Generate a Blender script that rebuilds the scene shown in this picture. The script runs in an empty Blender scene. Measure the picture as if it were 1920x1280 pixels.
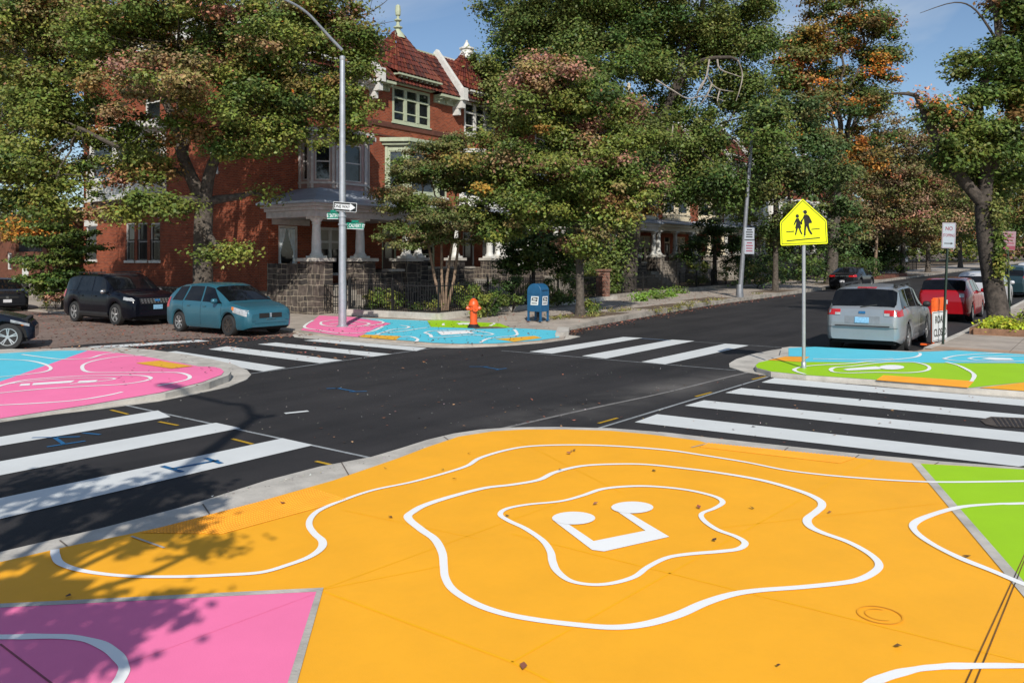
import bpy, bmesh, math, random
import numpy as np
from mathutils import Vector, Matrix

random.seed(7)
rng = np.random.default_rng(7)
SC = bpy.context.scene
COL = SC.collection
R = math.radians

# ---------------------------------------------------------------- camera, sky, sun, exposure
# World axes follow the two streets: +X runs up the avenue, +Y runs up the side street.
FPX, CAMZ, YH, CX = 1540.0, 2.25, 488.0, 960.0
YAW = R(36.6)                                    # the view direction, measured from +X
FWD = np.array([math.cos(YAW), math.sin(YAW)])
RGT = np.array([math.sin(YAW), -math.cos(YAW)])
cam_d = bpy.data.cameras.new('camera')
cam = bpy.data.objects.new('camera', cam_d)
COL.objects.link(cam)
cam.location = (0, 0, CAMZ)
cam.rotation_euler = (R(90), 0, YAW - R(90))
cam_d.sensor_width = 36.0
cam_d.lens = 36.0 * FPX / 1920.0
cam_d.shift_y = -(640.0 - YH) / 1920.0
cam_d.clip_start = 0.1
cam_d.clip_end = 3000
SC.camera = cam

SUN_EL = R(36.5)
SUN_AZ = YAW + R(3.3)                            # heading in which the sunlight travels
ld = Vector((math.cos(SUN_AZ) * math.cos(SUN_EL), math.sin(SUN_AZ) * math.cos(SUN_EL), -math.sin(SUN_EL)))
sun_d = bpy.data.lights.new('sun', 'SUN')
sun_d.energy = 4.7
sun_d.angle = R(0.5)
sun_d.color = (1.0, 0.95, 0.87)
sun = bpy.data.objects.new('sun', sun_d)
COL.objects.link(sun)
sun.rotation_euler = ld.to_track_quat('-Z', 'Y').to_euler()
sun.location = (0, 0, 60)

W = bpy.data.worlds.new('World')
SC.world = W
W.use_nodes = True
nt = W.node_tree
nt.nodes.clear()
wo = nt.nodes.new('ShaderNodeOutputWorld')
bg = nt.nodes.new('ShaderNodeBackground')
sky = nt.nodes.new('ShaderNodeTexSky')
sky.sky_type = 'NISHITA'
sky.sun_disc = False
sky.sun_elevation = SUN_EL
sun_from = -ld
sky.sun_rotation = math.atan2(sun_from.x, sun_from.y)
sky.air_density = 1.0
sky.dust_density = 0.25
sky.ozone_density = 3.2
bg.inputs['Strength'].default_value = 0.105
# thin high cloud
tc = nt.nodes.new('ShaderNodeTexCoord')
mp = nt.nodes.new('ShaderNodeMapping')
mp.inputs['Scale'].default_value = (1.6, 1.6, 5.0)
no = nt.nodes.new('ShaderNodeTexNoise')
no.inputs['Scale'].default_value = 1.7
no.inputs['Detail'].default_value = 5
no.inputs['Roughness'].default_value = 0.55
no.inputs['Distortion'].default_value = 0.6
cr = nt.nodes.new('ShaderNodeValToRGB')
cr.color_ramp.elements[0].position = 0.42
cr.color_ramp.elements[0].color = (0, 0, 0, 1)
cr.color_ramp.elements[1].position = 0.78
cr.color_ramp.elements[1].color = (0.75, 0.75, 0.75, 1)
mx = nt.nodes.new('ShaderNodeMix')
mx.data_type = 'RGBA'
mx.inputs[7].default_value = (6.0, 6.6, 7.3, 1)
nt.links.new(tc.outputs['Generated'], mp.inputs[0])
nt.links.new(mp.outputs[0], no.inputs['Vector'])
nt.links.new(no.outputs[0], cr.inputs[0])
nt.links.new(cr.outputs[0], mx.inputs[0])
nt.links.new(sky.outputs[0], mx.inputs[6])
nt.links.new(mx.outputs[2], bg.inputs['Color'])
nt.links.new(bg.outputs[0], wo.inputs[0])

SC.view_settings.view_transform = 'Standard'
SC.view_settings.look = 'None'
SC.view_settings.exposure = 0.0
SC.view_settings.gamma = 1.0
SC.render.engine = 'CYCLES'
SC.cycles.max_bounces = 5
SC.cycles.diffuse_bounces = 2
SC.cycles.glossy_bounces = 2
SC.cycles.transmission_bounces = 2
SC.cycles.transparent_max_bounces = 4
SC.cycles.use_denoising = True

# ---------------------------------------------------------------- where a photographed point lies
def rise(u):                                     # the avenue climbs gently beyond the junction
    return 0.0105 * (u - 22.0) if u > 22.0 else 0.0

def at(px, py, Z):
    """the point at depth Z metres"""
    X = (px - CX) * Z / FPX
    p = FWD * Z + RGT * X
    return Vector((p[0], p[1], CAMZ + (YH - py) * Z / FPX))

def gp(px, py, z=0.0):
    """the point of the ground (plus z) seen at a pixel of the 1920 px photograph"""
    zz = z(0, 0) if callable(z) else z
    for _ in range(14):
        Z = FPX * (CAMZ - zz) / (py - YH)
        X = (px - CX) * Z / FPX
        p = FWD * Z + RGT * X
        zz = (z(p[0], p[1]) if callable(z) else z) + rise(p[0])
    return Vector((p[0], p[1], zz))

def g2(px, py, z=0.0):
    q = gp(px, py, z)
    return (q.x, q.y)

# ---------------------------------------------------------------- mesh builder
WM = {}

class MB:
    def __init__(self):
        self.v, self.f, self.m = [], [], []

    def add(self, vs, fs, mi=0):
        b = len(self.v)
        self.v.extend(Vector(p) for p in vs)
        self.f.extend(tuple(i + b for i in f) for f in fs)
        self.m.extend([mi] * len(fs))
        return self

    def box(self, x0, x1, y0, y1, z0, z1, mi=0):
        return self.add([(x0, y0, z0), (x1, y0, z0), (x1, y1, z0), (x0, y1, z0), (x0, y0, z1), (x1, y0, z1), (x1, y1, z1), (x0, y1, z1)],
                        [(3, 2, 1, 0), (4, 5, 6, 7), (0, 1, 5, 4), (1, 2, 6, 5), (2, 3, 7, 6), (3, 0, 4, 7)], mi)

    def cbox(self, c, s, M=None, mi=0):
        x, y, z = s[0] / 2, s[1] / 2, s[2] / 2
        vs = [Vector(p) for p in ((-x, -y, -z), (x, -y, -z), (x, y, -z), (-x, y, -z), (-x, -y, z), (x, -y, z), (x, y, z), (-x, y, z))]
        if M is not None:
            vs = [M @ p for p in vs]
        c = Vector(c)
        return self.add([p + c for p in vs], [(3, 2, 1, 0), (4, 5, 6, 7), (0, 1, 5, 4), (1, 2, 6, 5), (2, 3, 7, 6), (3, 0, 4, 7)], mi)

    def bar(self, a, b, w, h, mi=0, up=(0, 0, 1)):
        a, b = Vector(a), Vector(b)
        d = (b - a)
        L = d.length
        d.normalize()
        s = d.cross(Vector(up))
        if s.length < 1e-4:
            s = d.cross(Vector((0, 1, 0)))
        s.normalize()
        t = s.cross(d)
        M = Matrix((d, s, t)).transposed()
        return self.cbox((a + b) / 2, (L, w, h), M, mi)

    def prism(self, poly, z0, z1, mi=0):
        n = len(poly)
        vs = [(p[0], p[1], z0) for p in poly] + [(p[0], p[1], z1) for p in poly]
        fs = [tuple(range(n - 1, -1, -1)), tuple(range(n, 2 * n))]
        fs += [(i, (i + 1) % n, n + (i + 1) % n, n + i) for i in range(n)]
        return self.add(vs, fs, mi)

    def sheet(self, poly, z=0, mi=0):
        return self.add([(p[0], p[1], (p[2] if len(p) > 2 else 0) + z) for p in poly], [tuple(range(len(poly)))], mi)

    def ribbon(self, pts, w, closed=False, mi=0):
        """a flat painted band of width w along 3-D points"""
        pts = [Vector(p) for p in pts]
        n = len(pts)
        vs = []
        for i in range(n):
            a = pts[(i - 1) % n] if (closed or i > 0) else pts[i]
            b = pts[(i + 1) % n] if (closed or i < n - 1) else pts[i]
            d = (b - a)
            d.z = 0
            if d.length < 1e-6:
                d = Vector((1, 0, 0))
            d.normalize()
            s = Vector((-d.y, d.x, 0)) * (w / 2 if not callable(w) else w(i / n) / 2)
            vs += [pts[i] - s, pts[i] + s]
        fs = []
        for i in range(n if closed else n - 1):
            j = (i + 1) % n
            fs.append((2 * i, 2 * j, 2 * j + 1, 2 * i + 1))
        return self.add(vs, fs, mi)

    def tube(self, pts, rad, n=8, mi=0, cap=True):
        pts = [Vector(p) for p in pts]
        if not hasattr(rad, '__len__'):
            rad = [rad] * len(pts)
        vs, fs = [], []
        prev = None
        for i, p in enumerate(pts):
            a = pts[max(i - 1, 0)]
            b = pts[min(i + 1, len(pts) - 1)]
            d = (b - a).normalized()
            if prev is None:
                s = d.cross(Vector((0, 0, 1)))
                if s.length < 1e-3:
                    s = d.cross(Vector((1, 0, 0)))
            else:
                s = prev - d * prev.dot(d)
            s.normalize()
            prev = s
            t = d.cross(s)
            for k in range(n):
                an = 2 * math.pi * k / n
                vs.append(p + (s * math.cos(an) + t * math.sin(an)) * rad[i])
        for i in range(len(pts) - 1):
            for k in range(n):
                k2 = (k + 1) % n
                fs.append((i * n + k, i * n + k2, (i + 1) * n + k2, (i + 1) * n + k))
        if cap:
            fs.append(tuple(range(n - 1, -1, -1)))
            fs.append(tuple((len(pts) - 1) * n + k for k in range(n)))
        return self.add(vs, fs, mi)

    def lathe(self, prof, c=(0, 0, 0), n=16, mi=0, axis='z', cap=True):
        vs, fs = [], []
        c = Vector(c)
        for r, h in prof:
            for k in range(n):
                a = 2 * math.pi * k / n
                x, y = r * math.cos(a), r * math.sin(a)
                if axis == 'z':
                    vs.append(c + Vector((x, y, h)))
                elif axis == 'y':
                    vs.append(c + Vector((x, h, y)))
                else:
                    vs.append(c + Vector((h, x, y)))
        for i in range(len(prof) - 1):
            for k in range(n):
                k2 = (k + 1) % n
                fs.append((i * n + k, i * n + k2, (i + 1) * n + k2, (i + 1) * n + k))
        if cap:
            fs.append(tuple(range(n - 1, -1, -1)))
            fs.append(tuple((len(prof) - 1) * n + k for k in range(n)))
        return self.add(vs, fs, mi)

    def xf(self, M):
        self.v = [M @ p for p in self.v]
        return self

    def build(self, name, mats, parent=None, smooth=None, local=False, bevel=0.0):
        """link as ONE mesh object; vertices are in world space unless local"""
        if not isinstance(mats, (list, tuple)):
            mats = [mats]
        me = bpy.data.meshes.new(name)
        vs = self.v
        if parent is not None:
            if not local:
                Mi = WM[parent].inverted()
                vs = [Mi @ p for p in vs]
            M0 = WM[parent]
            loc = None
        else:
            xs = [p.x for p in vs]
            ys = [p.y for p in vs]
            loc = Vector(((min(xs) + max(xs)) / 2, (min(ys) + max(ys)) / 2, min(p.z for p in vs)))
            vs = [p - loc for p in vs]
            M0 = Matrix.Translation(loc)
        me.from_pydata([tuple(p) for p in vs], [], self.f)
        for m in mats:
            me.materials.append(m)
        if len(mats) > 1:
            me.polygons.foreach_set('material_index', self.m)
        if smooth is not None:
            me.polygons.foreach_set('use_smooth', [True] * len(me.polygons))
            me.set_sharp_from_angle(angle=R(smooth))
        me.update()
        o = bpy.data.objects.new(name, me)
        COL.objects.link(o)
        if parent is not None:
            o.parent = parent
        else:
            o.location = loc
        if bevel:
            b = o.modifiers.new('soft edges', 'BEVEL')
            b.width = bevel
            b.segments = 2
            b.limit_method = 'ANGLE'
        WM[o] = M0
        return o

def tag(o, label, cat=None, group=None, kind=None):
    o['label'] = label
    if cat:
        o['category'] = cat
    if group:
        o['group'] = group
    if kind:
        o['kind'] = kind
    return o

def thing(name, label, cat, loc=(0, 0, 0), rz=0.0, group=None, kind=None, M=None):
    o = bpy.data.objects.new(name, None)
    o.empty_display_size = 0.3
    COL.objects.link(o)
    if M is None:
        M = Matrix.Translation(Vector(loc)) @ Matrix.Rotation(rz, 4, 'Z')
    o.matrix_local = M
    WM[o] = M.copy()
    return tag(o, label, cat, group, kind)

def smooth_path(pts, closed=False, k=6):
    """Catmull-Rom through 2-D or 3-D points"""
    P = [Vector(p) for p in pts]
    n = len(P)
    out = []
    for i in range(n if closed else n - 1):
        if closed:
            a, b, c, d = P[i - 1], P[i], P[(i + 1) % n], P[(i + 2) % n]
        else:
            a, b, c, d = P[max(i - 1, 0)], P[i], P[i + 1], P[min(i + 2, n - 1)]
        for j in range(k):
            t = j / k
            out.append(0.5 * ((2 * b) + (c - a) * t + (2 * a - 5 * b + 4 * c - d) * t * t + (3 * b - a - 3 * c + d) * t ** 3))
    if not closed:
        out.append(P[-1])
    return out

# ---------------------------------------------------------------- materials
def new_mat(name):
    m = bpy.data.materials.new(name)
    m.use_nodes = True
    t = m.node_tree
    return m, t, t.nodes['Principled BSDF']

def mat(name, col, rough=0.6, metal=0.0, var=0.12, scale=3.0, bump=0.0, bscale=40.0, spec=0.5, coat=0.0, detail=6.0, col2=None, fac=None):
    m, t, b = new_mat(name)
    b.inputs['Roughness'].default_value = rough
    b.inputs['Metallic'].default_value = metal
    b.inputs['Specular IOR Level'].default_value = spec
    if coat:
        b.inputs['Coat Weight'].default_value = coat
        b.inputs['Coat Roughness'].default_value = 0.04
    co = t.nodes.new('ShaderNodeTexCoord')
    n = t.nodes.new('ShaderNodeTexNoise')
    n.inputs['Scale'].default_value = scale
    n.inputs['Detail'].default_value = detail
    n.inputs['Roughness'].default_value = 0.65
    r = t.nodes.new('ShaderNodeValToRGB')
    c1 = [max(0, c * (1 - var)) for c in col]
    c2 = [min(1, c * (1 + var)) for c in (col2 or col)]
    r.color_ramp.elements[0].position = 0.35 if fac is None else fac[0]
    r.color_ramp.elements[1].position = 0.65 if fac is None else fac[1]
    r.color_ramp.elements[0].color = (*c1, 1)
    r.color_ramp.elements[1].color = (*c2, 1)
    t.links.new(co.outputs['Object'], n.inputs['Vector'])
    t.links.new(n.outputs[0], r.inputs[0])
    t.links.new(r.outputs[0], b.inputs['Base Color'])
    if bump:
        n2 = t.nodes.new('ShaderNodeTexNoise')
        n2.inputs['Scale'].default_value = bscale
        n2.inputs['Detail'].default_value = 4
        bp = t.nodes.new('ShaderNodeBump')
        bp.inputs['Strength'].default_value = bump
        bp.inputs['Distance'].default_value = 0.02
        t.links.new(co.outputs['Object'], n2.inputs['Vector'])
        t.links.new(n2.outputs[0], bp.inputs['Height'])
        t.links.new(bp.outputs[0], b.inputs['Normal'])
    return m

def brick_mat(name, c1, c2, mortar, bw=0.21, bh=0.075, ms=0.012, rough=0.85, stain=0.35, bump=0.4, jitter=None):
    m, t, b = new_mat(name)
    b.inputs['Roughness'].default_value = rough
    b.inputs['Specular IOR Level'].default_value = 0.2
    co = t.nodes.new('ShaderNodeTexCoord')
    sp = t.nodes.new('ShaderNodeSeparateXYZ')
    ad = t.nodes.new('ShaderNodeMath')
    ad.operation = 'ADD'
    cb = t.nodes.new('ShaderNodeCombineXYZ')
    br = t.nodes.new('ShaderNodeTexBrick')
    br.inputs['Color1'].default_value = (*c1, 1)
    br.inputs['Color2'].default_value = (*c2, 1)
    br.inputs['Mortar'].default_value = (*mortar, 1)
    br.inputs['Scale'].default_value = 1.0
    br.inputs['Mortar Size'].default_value = ms
    br.inputs['Mortar Smooth'].default_value = 0.2
    br.inputs['Brick Width'].default_value = bw
    br.inputs['Row Height'].default_value = bh
    if jitter:
        br.offset_frequency = 2
        br.squash = jitter
        br.squash_frequency = 3
    t.links.new(co.outputs['Object'], sp.inputs[0])
    t.links.new(sp.outputs[0], ad.inputs[0])
    t.links.new(sp.outputs[1], ad.inputs[1])
    t.links.new(ad.outputs[0], cb.inputs[0])
    t.links.new(sp.outputs[2], cb.inputs[1])
    t.links.new(cb.outputs[0], br.inputs['Vector'])
    n = t.nodes.new('ShaderNodeTexNoise')
    n.inputs['Scale'].default_value = 0.9
    n.inputs['Detail'].default_value = 8
    n.inputs['Roughness'].default_value = 0.7
    t.links.new(co.outputs['Object'], n.inputs['Vector'])
    mr = t.nodes.new('ShaderNodeMapRange')
    mr.inputs[1].default_value = 0.3
    mr.inputs[2].default_value = 0.7
    mr.inputs[3].default_value = 1 - stain
    mr.inputs[4].default_value = 1 + stain * 0.4
    t.links.new(n.outputs[0], mr.inputs[0])
    mu = t.nodes.new('ShaderNodeMix')
    mu.data_type = 'RGBA'
    mu.blend_type = 'MULTIPLY'
    mu.inputs[0].default_value = 1.0
    t.links.new(br.outputs['Color'], mu.inputs[6])
    t.links.new(mr.outputs[0], mu.inputs[7])
    t.links.new(mu.outputs[2], b.inputs['Base Color'])
    bp = t.nodes.new('ShaderNodeBump')
    bp.inputs['Strength'].default_value = bump
    bp.inputs['Distance'].default_value = 0.012
    bp.invert = True
    t.links.new(br.outputs['Fac'], bp.inputs['Height'])
    t.links.new(bp.outputs[0], b.inputs['Normal'])
    return m

def ashlar_mat(name, c1, c2, mortar, bx=.66, bz=.44, ms=.016, stain=.45):
    """random ashlar: every block of wall is cut into stones in one of four ways"""
    m, t, b = new_mat(name)
    b.inputs['Roughness'].default_value = 0.9
    b.inputs['Specular IOR Level'].default_value = 0.2
    L = t.links.new
    def N(k):
        return t.nodes.new(k)
    co, sp, cb = N('ShaderNodeTexCoord'), N('ShaderNodeSeparateXYZ'), N('ShaderNodeCombineXYZ')
    def mth(op, a, bb):
        q = N('ShaderNodeMath')
        q.operation = op
        for i, x in enumerate((a, bb)):
            if isinstance(x, (int, float)):
                q.inputs[i].default_value = x
            else:
                L(x, q.inputs[i])
        return q.outputs[0]
    wz = N('ShaderNodeTexNoise')
    wz.inputs['Scale'].default_value = 1.6
    wz.inputs['Detail'].default_value = 1
    L(co.outputs['Object'], wz.inputs['Vector'])
    wv = N('ShaderNodeVectorMath')
    wv.operation = 'MULTIPLY_ADD'
    wv.inputs[1].default_value = (.16, .16, .16)
    L(wz.outputs['Color'], wv.inputs[0])
    L(co.outputs['Object'], wv.inputs[2])
    L(wv.outputs[0], sp.inputs[0])
    h = mth('ADD', sp.outputs[0], sp.outputs[1])
    L(h, cb.inputs[0])
    L(sp.outputs[2], cb.inputs[1])
    cell = N('ShaderNodeCombineXYZ')
    L(mth('FLOOR', mth('DIVIDE', h, bx), 0), cell.inputs[0])
    L(mth('FLOOR', mth('DIVIDE', sp.outputs[2], bz), 0), cell.inputs[1])
    wn = N('ShaderNodeTexWhiteNoise')
    L(cell.outputs[0], wn.inputs['Vector'])
    col = fac = None
    for k, (w, hh) in enumerate(((bx / 2, bz / 2), (bx, bz / 2), (bx / 2, bz), (bx / 3, bz / 2), (bx, bz))):
        br = N('ShaderNodeTexBrick')
        br.offset = 0
        br.squash = 1
        for nm, v in (('Color1', (*c1, 1)), ('Color2', (*c2, 1)), ('Mortar', (*mortar, 1)), ('Scale', 1), ('Mortar Size', ms), ('Mortar Smooth', .3), ('Brick Width', w), ('Row Height', hh)):
            br.inputs[nm].default_value = v
        L(cb.outputs[0], br.inputs['Vector'])
        if col is None:
            col, fac = br.outputs['Color'], br.outputs['Fac']
        else:
            g = mth('GREATER_THAN', wn.outputs[0], .2 * k)
            x = N('ShaderNodeMix')
            x.data_type = 'RGBA'
            L(g, x.inputs[0])
            L(col, x.inputs[6])
            L(br.outputs['Color'], x.inputs[7])
            f = N('ShaderNodeMix')
            L(g, f.inputs[0])
            L(fac, f.inputs[2])
            L(br.outputs['Fac'], f.inputs[3])
            col, fac = x.outputs[2], f.outputs[0]
    n = N('ShaderNodeTexNoise')
    n.inputs['Scale'].default_value = 5
    n.inputs['Detail'].default_value = 8
    L(co.outputs['Object'], n.inputs['Vector'])
    mr = N('ShaderNodeMapRange')
    mr.inputs[1].default_value, mr.inputs[2].default_value = .3, .7
    mr.inputs[3].default_value, mr.inputs[4].default_value = 1 - stain, 1 + stain
    L(n.outputs[0], mr.inputs[0])
    mu = N('ShaderNodeMix')
    mu.data_type = 'RGBA'
    mu.blend_type = 'MULTIPLY'
    mu.inputs[0].default_value = 1
    L(col, mu.inputs[6])
    L(mr.outputs[0], mu.inputs[7])
    L(mu.outputs[2], b.inputs['Base Color'])
    bp = N('ShaderNodeBump')
    bp.invert = True
    bp.inputs['Strength'].default_value = .9
    bp.inputs['Distance'].default_value = .02
    L(fac, bp.inputs['Height'])
    L(bp.outputs[0], b.inputs['Normal'])
    return m

def attr_mat(name, rough=0.6, transl=0.0, spec=0.3):
    """base colour from the per-corner attribute Col (each leaf or tile has its own colour)"""
    m, t, b = new_mat(name)
    a = t.nodes.new('ShaderNodeAttribute')
    a.attribute_name = 'Col'
    b.inputs['Roughness'].default_value = rough
    b.inputs['Specular IOR Level'].default_value = spec
    t.links.new(a.outputs['Color'], b.inputs['Base Color'])
    if transl:
        tr = t.nodes.new('ShaderNodeBsdfTranslucent')
        t.links.new(a.outputs['Color'], tr.inputs['Color'])
        ms = t.nodes.new('ShaderNodeMixShader')
        ms.inputs[0].default_value = transl
        out = t.nodes['Material Output']
        t.links.new(b.outputs[0], ms.inputs[1])
        t.links.new(tr.outputs[0], ms.inputs[2])
        t.links.new(ms.outputs[0], out.inputs[0])
    return m

def asphalt_mat(name, dark, light, speck=0.5, dust=False):
    m, t, b = new_mat(name)
    b.inputs['Roughness'].default_value = 0.78
    b.inputs['Specular IOR Level'].default_value = 0.35
    co = t.nodes.new('ShaderNodeTexCoord')
    # long soft streaks along the avenue, blotches, fine grain
    mp = t.nodes.new('ShaderNodeMapping')
    mp.inputs['Scale'].default_value = (0.12, 0.9, 1)
    n1 = t.nodes.new('ShaderNodeTexNoise')
    n1.inputs['Scale'].default_value = 1.2
    n1.inputs['Detail'].default_value = 7
    n1.inputs['Roughness'].default_value = 0.6
    n2 = t.nodes.new('ShaderNodeTexNoise')
    n2.inputs['Scale'].default_value = 0.35
    n2.inputs['Detail'].default_value = 8
    n2.inputs['Roughness'].default_value = 0.7
    n3 = t.nodes.new('ShaderNodeTexNoise')
    n3.inputs['Scale'].default_value = 60
    n3.inputs['Detail'].default_value = 3
    t.links.new(co.outputs['Object'], mp.inputs[0])
    t.links.new(mp.outputs[0], n1.inputs['Vector'])
    t.links.new(co.outputs['Object'], n2.inputs['Vector'])
    t.links.new(co.outputs['Object'], n3.inputs['Vector'])
    def mth(op, a, bb):
        q = t.nodes.new('ShaderNodeMath')
        q.operation = op
        for i, s in enumerate((a, bb)):
            if isinstance(s, (int, float)):
                q.inputs[i].default_value = s
            else:
                t.links.new(s, q.inputs[i])
        return q.outputs[0]
    f = mth('ADD', mth('MULTIPLY', n1.outputs[0], 0.5), mth('MULTIPLY', n2.outputs[0], 0.5))
    f = mth('ADD', f, mth('MULTIPLY', mth('SUBTRACT', n3.outputs[0], 0.5), speck))
    r = t.nodes.new('ShaderNodeValToRGB')
    r.color_ramp.elements[0].position = 0.36
    r.color_ramp.elements[1].position = 0.72
    r.color_ramp.elements[0].color = (*dark, 1)
    r.color_ramp.elements[1].color = (*light, 1)
    t.links.new(f, r.inputs[0])
    base_out = r.outputs[0]
    if dust:
        # pale dust swept along the seam of the new lift
        ge = t.nodes.new('ShaderNodeNewGeometry')
        sx = t.nodes.new('ShaderNodeSeparateXYZ')
        t.links.new(ge.outputs['Position'], sx.inputs[0])
        line = mth('SUBTRACT', sx.outputs[1], mth('ADD', mth('MULTIPLY', sx.outputs[0], -.083), 7.7))
        near = mth('MULTIPLY', mth('SUBTRACT', 1.0, mth('MULTIPLY', mth('ABSOLUTE', mth('SUBTRACT', line, -.25), 0), 1.25)), 1.0)
        m1 = t.nodes.new('ShaderNodeMapRange')
        m1.inputs[3].default_value, m1.inputs[4].default_value = 0, .6
        t.links.new(near, m1.inputs[0])
        m2 = t.nodes.new('ShaderNodeMapRange')
        m2.inputs[1].default_value, m2.inputs[2].default_value = 7.5, 9.0
        t.links.new(sx.outputs[0], m2.inputs[0])
        m3 = t.nodes.new('ShaderNodeMapRange')
        m3.inputs[1].default_value, m3.inputs[2].default_value = 18.0, 15.0
        t.links.new(sx.outputs[0], m3.inputs[0])
        m4 = t.nodes.new('ShaderNodeMapRange')
        m4.inputs[1].default_value, m4.inputs[2].default_value = .36, .66
        t.links.new(n2.outputs[0], m4.inputs[0])
        k = mth('MULTIPLY', mth('MULTIPLY', m1.outputs[0], m2.outputs[0]), mth('MULTIPLY', m3.outputs[0], m4.outputs[0]))
        x = t.nodes.new('ShaderNodeMix')
        x.data_type = 'RGBA'
        x.inputs[7].default_value = (.19, .175, .16, 1)
        t.links.new(k, x.inputs[0])
        t.links.new(base_out, x.inputs[6])
        base_out = x.outputs[2]
    t.links.new(base_out, b.inputs['Base Color'])
    bp = t.nodes.new('ShaderNodeBump')
    bp.inputs['Strength'].default_value = 0.35
    bp.inputs['Distance'].default_value = 0.008
    n4 = t.nodes.new('ShaderNodeTexNoise')
    n4.inputs['Scale'].default_value = 120
    t.links.new(co.outputs['Object'], n4.inputs['Vector'])
    t.links.new(n4.outputs[0], bp.inputs['Height'])
    t.links.new(bp.outputs[0], b.inputs['Normal'])
    return m

def paint_mat(name, col, wear=0.06, worn=(0.3, 0.28, 0.25), rough=0.55, thresh=0.72):
    """paint rolled on concrete: faint roller mottling and small scuffs"""
    m, t, b = new_mat(name)
    b.inputs['Roughness'].default_value = rough
    b.inputs['Specular IOR Level'].default_value = 0.3
    co = t.nodes.new('ShaderNodeTexCoord')
    n = t.nodes.new('ShaderNodeTexNoise')
    n.inputs['Scale'].default_value = 1.3
    n.inputs['Detail'].default_value = 9
    n.inputs['Roughness'].default_value = 0.7
    r = t.nodes.new('ShaderNodeValToRGB')
    r.color_ramp.elements[0].position = 0.3
    r.color_ramp.elements[1].position = 0.7
    r.color_ramp.elements[0].color = (*[c * (1 - wear) for c in col], 1)
    r.color_ramp.elements[1].color = (*[min(1, c * (1 + wear * 0.6)) for c in col], 1)
    n2 = t.nodes.new('ShaderNodeTexNoise')
    n2.inputs['Scale'].default_value = 9
    n2.inputs['Detail'].default_value = 10
    n2.inputs['Roughness'].default_value = 0.75
    r2 = t.nodes.new('ShaderNodeValToRGB')
    r2.color_ramp.elements[0].position = thresh
    r2.color_ramp.elements[1].position = thresh + 0.06
    r2.color_ramp.elements[0].color = (0, 0, 0, 1)
    r2.color_ramp.elements[1].color = (0.7, 0.7, 0.7, 1)
    x = t.nodes.new('ShaderNodeMix')
    x.data_type = 'RGBA'
    x.inputs[7].default_value = (*worn, 1)
    t.links.new(co.outputs['Object'], n.inputs['Vector'])
    t.links.new(co.outputs['Object'], n2.inputs['Vector'])
    t.links.new(n.outputs[0], r.inputs[0])
    t.links.new(n2.outputs[0], r2.inputs[0])
    t.links.new(r.outputs[0], x.inputs[6])
    t.links.new(r2.outputs[0], x.inputs[0])
    t.links.new(x.outputs[2], b.inputs['Base Color'])
    n3 = t.nodes.new('ShaderNodeTexNoise')
    n3.inputs['Scale'].default_value = 90
    n3.inputs['Detail'].default_value = 4
    bp = t.nodes.new('ShaderNodeBump')
    bp.inputs['Strength'].default_value = 0.25
    bp.inputs['Distance'].default_value = 0.004
    t.links.new(co.outputs['Object'], n3.inputs['Vector'])
    t.links.new(n3.outputs[0], bp.inputs['Height'])
    t.links.new(bp.outputs[0], b.inputs['Normal'])
    return m

M = {}
M['asphalt'] = asphalt_mat('fresh asphalt', (0.0135, 0.0125, 0.013), (0.046, 0.042, 0.042), dust=True)
M['asphalt_old'] = asphalt_mat('old asphalt', (0.15, 0.108, 0.09), (0.29, 0.215, 0.18), 0.6)
M['earth'] = mat('earth', (0.12, 0.085, 0.055), 0.95, var=0.4, scale=1.5, bump=0.5)
M['concrete'] = mat('kerb concrete', (0.46, 0.43, 0.38), 0.85, var=0.22, scale=2.2, bump=0.3, detail=10)
M['concrete_dark'] = mat('weathered kerb stone', (0.30, 0.27, 0.23), 0.9, var=0.35, scale=2.5, bump=0.5, detail=10)
M['pave'] = mat('pavement concrete', (0.36, 0.31, 0.26), 0.88, var=0.2, scale=1.3, bump=0.3, detail=10)
M['pave_tan'] = mat('tan pavement', (0.38, 0.26, 0.18), 0.88, var=0.15, scale=1.7, bump=0.3, detail=9)
M['joint'] = mat('dark slab joint', (0.12, 0.10, 0.085), 0.95)  # flat dark colour of the joints between slabs
M['orange'] = paint_mat('orange mural paint', (0.95, 0.435, 0.020), 0.065, (0.6, 0.28, 0.05))
M['orange_joint'] = paint_mat('painted joint', (0.96, 0.455, 0.006), 0.05, (0.9, 0.40, 0.01))
M['rust_paint'] = paint_mat('scuffed orange paint', (0.86, 0.36, 0.014), 0.12, (0.9, 0.40, 0.02), thresh=0.5)
M['pink'] = paint_mat('pink mural paint', (0.93, 0.205, 0.41), 0.05, (0.5, 0.15, 0.25))
M['blue'] = paint_mat('blue mural paint', (0.11, 0.58, 0.72), 0.05, (0.12, 0.35, 0.42))
M['green'] = paint_mat('green mural paint', (0.34, 0.62, 0.008), 0.05, (0.2, 0.33, 0.03))
M['white_line'] = paint_mat('white mural line', (0.88, 0.88, 0.86), 0.03, (0.6, 0.57, 0.5), thresh=0.76)
M['cross_white'] = paint_mat('crosswalk white', (0.66, 0.68, 0.67), 0.08, (0.33, 0.31, 0.27), thresh=0.665)
M['chalk'] = paint_mat('chalked layout line', (0.33, 0.35, 0.36), 0.3, (0.05, 0.05, 0.05), thresh=0.55)
M['dust'] = paint_mat('dusty pavement seam', (0.22, 0.21, 0.20), 0.3, (0.05, 0.05, 0.05), thresh=0.55)
M['mark_blue'] = paint_mat('blue survey paint', (0.02, 0.13, 0.30), 0.2, (0.04, 0.05, 0.06), thresh=0.56)
M['mark_yellow'] = paint_mat('yellow survey paint', (0.50, 0.30, 0.02), 0.2, (0.05, 0.05, 0.04), thresh=0.6)
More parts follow.
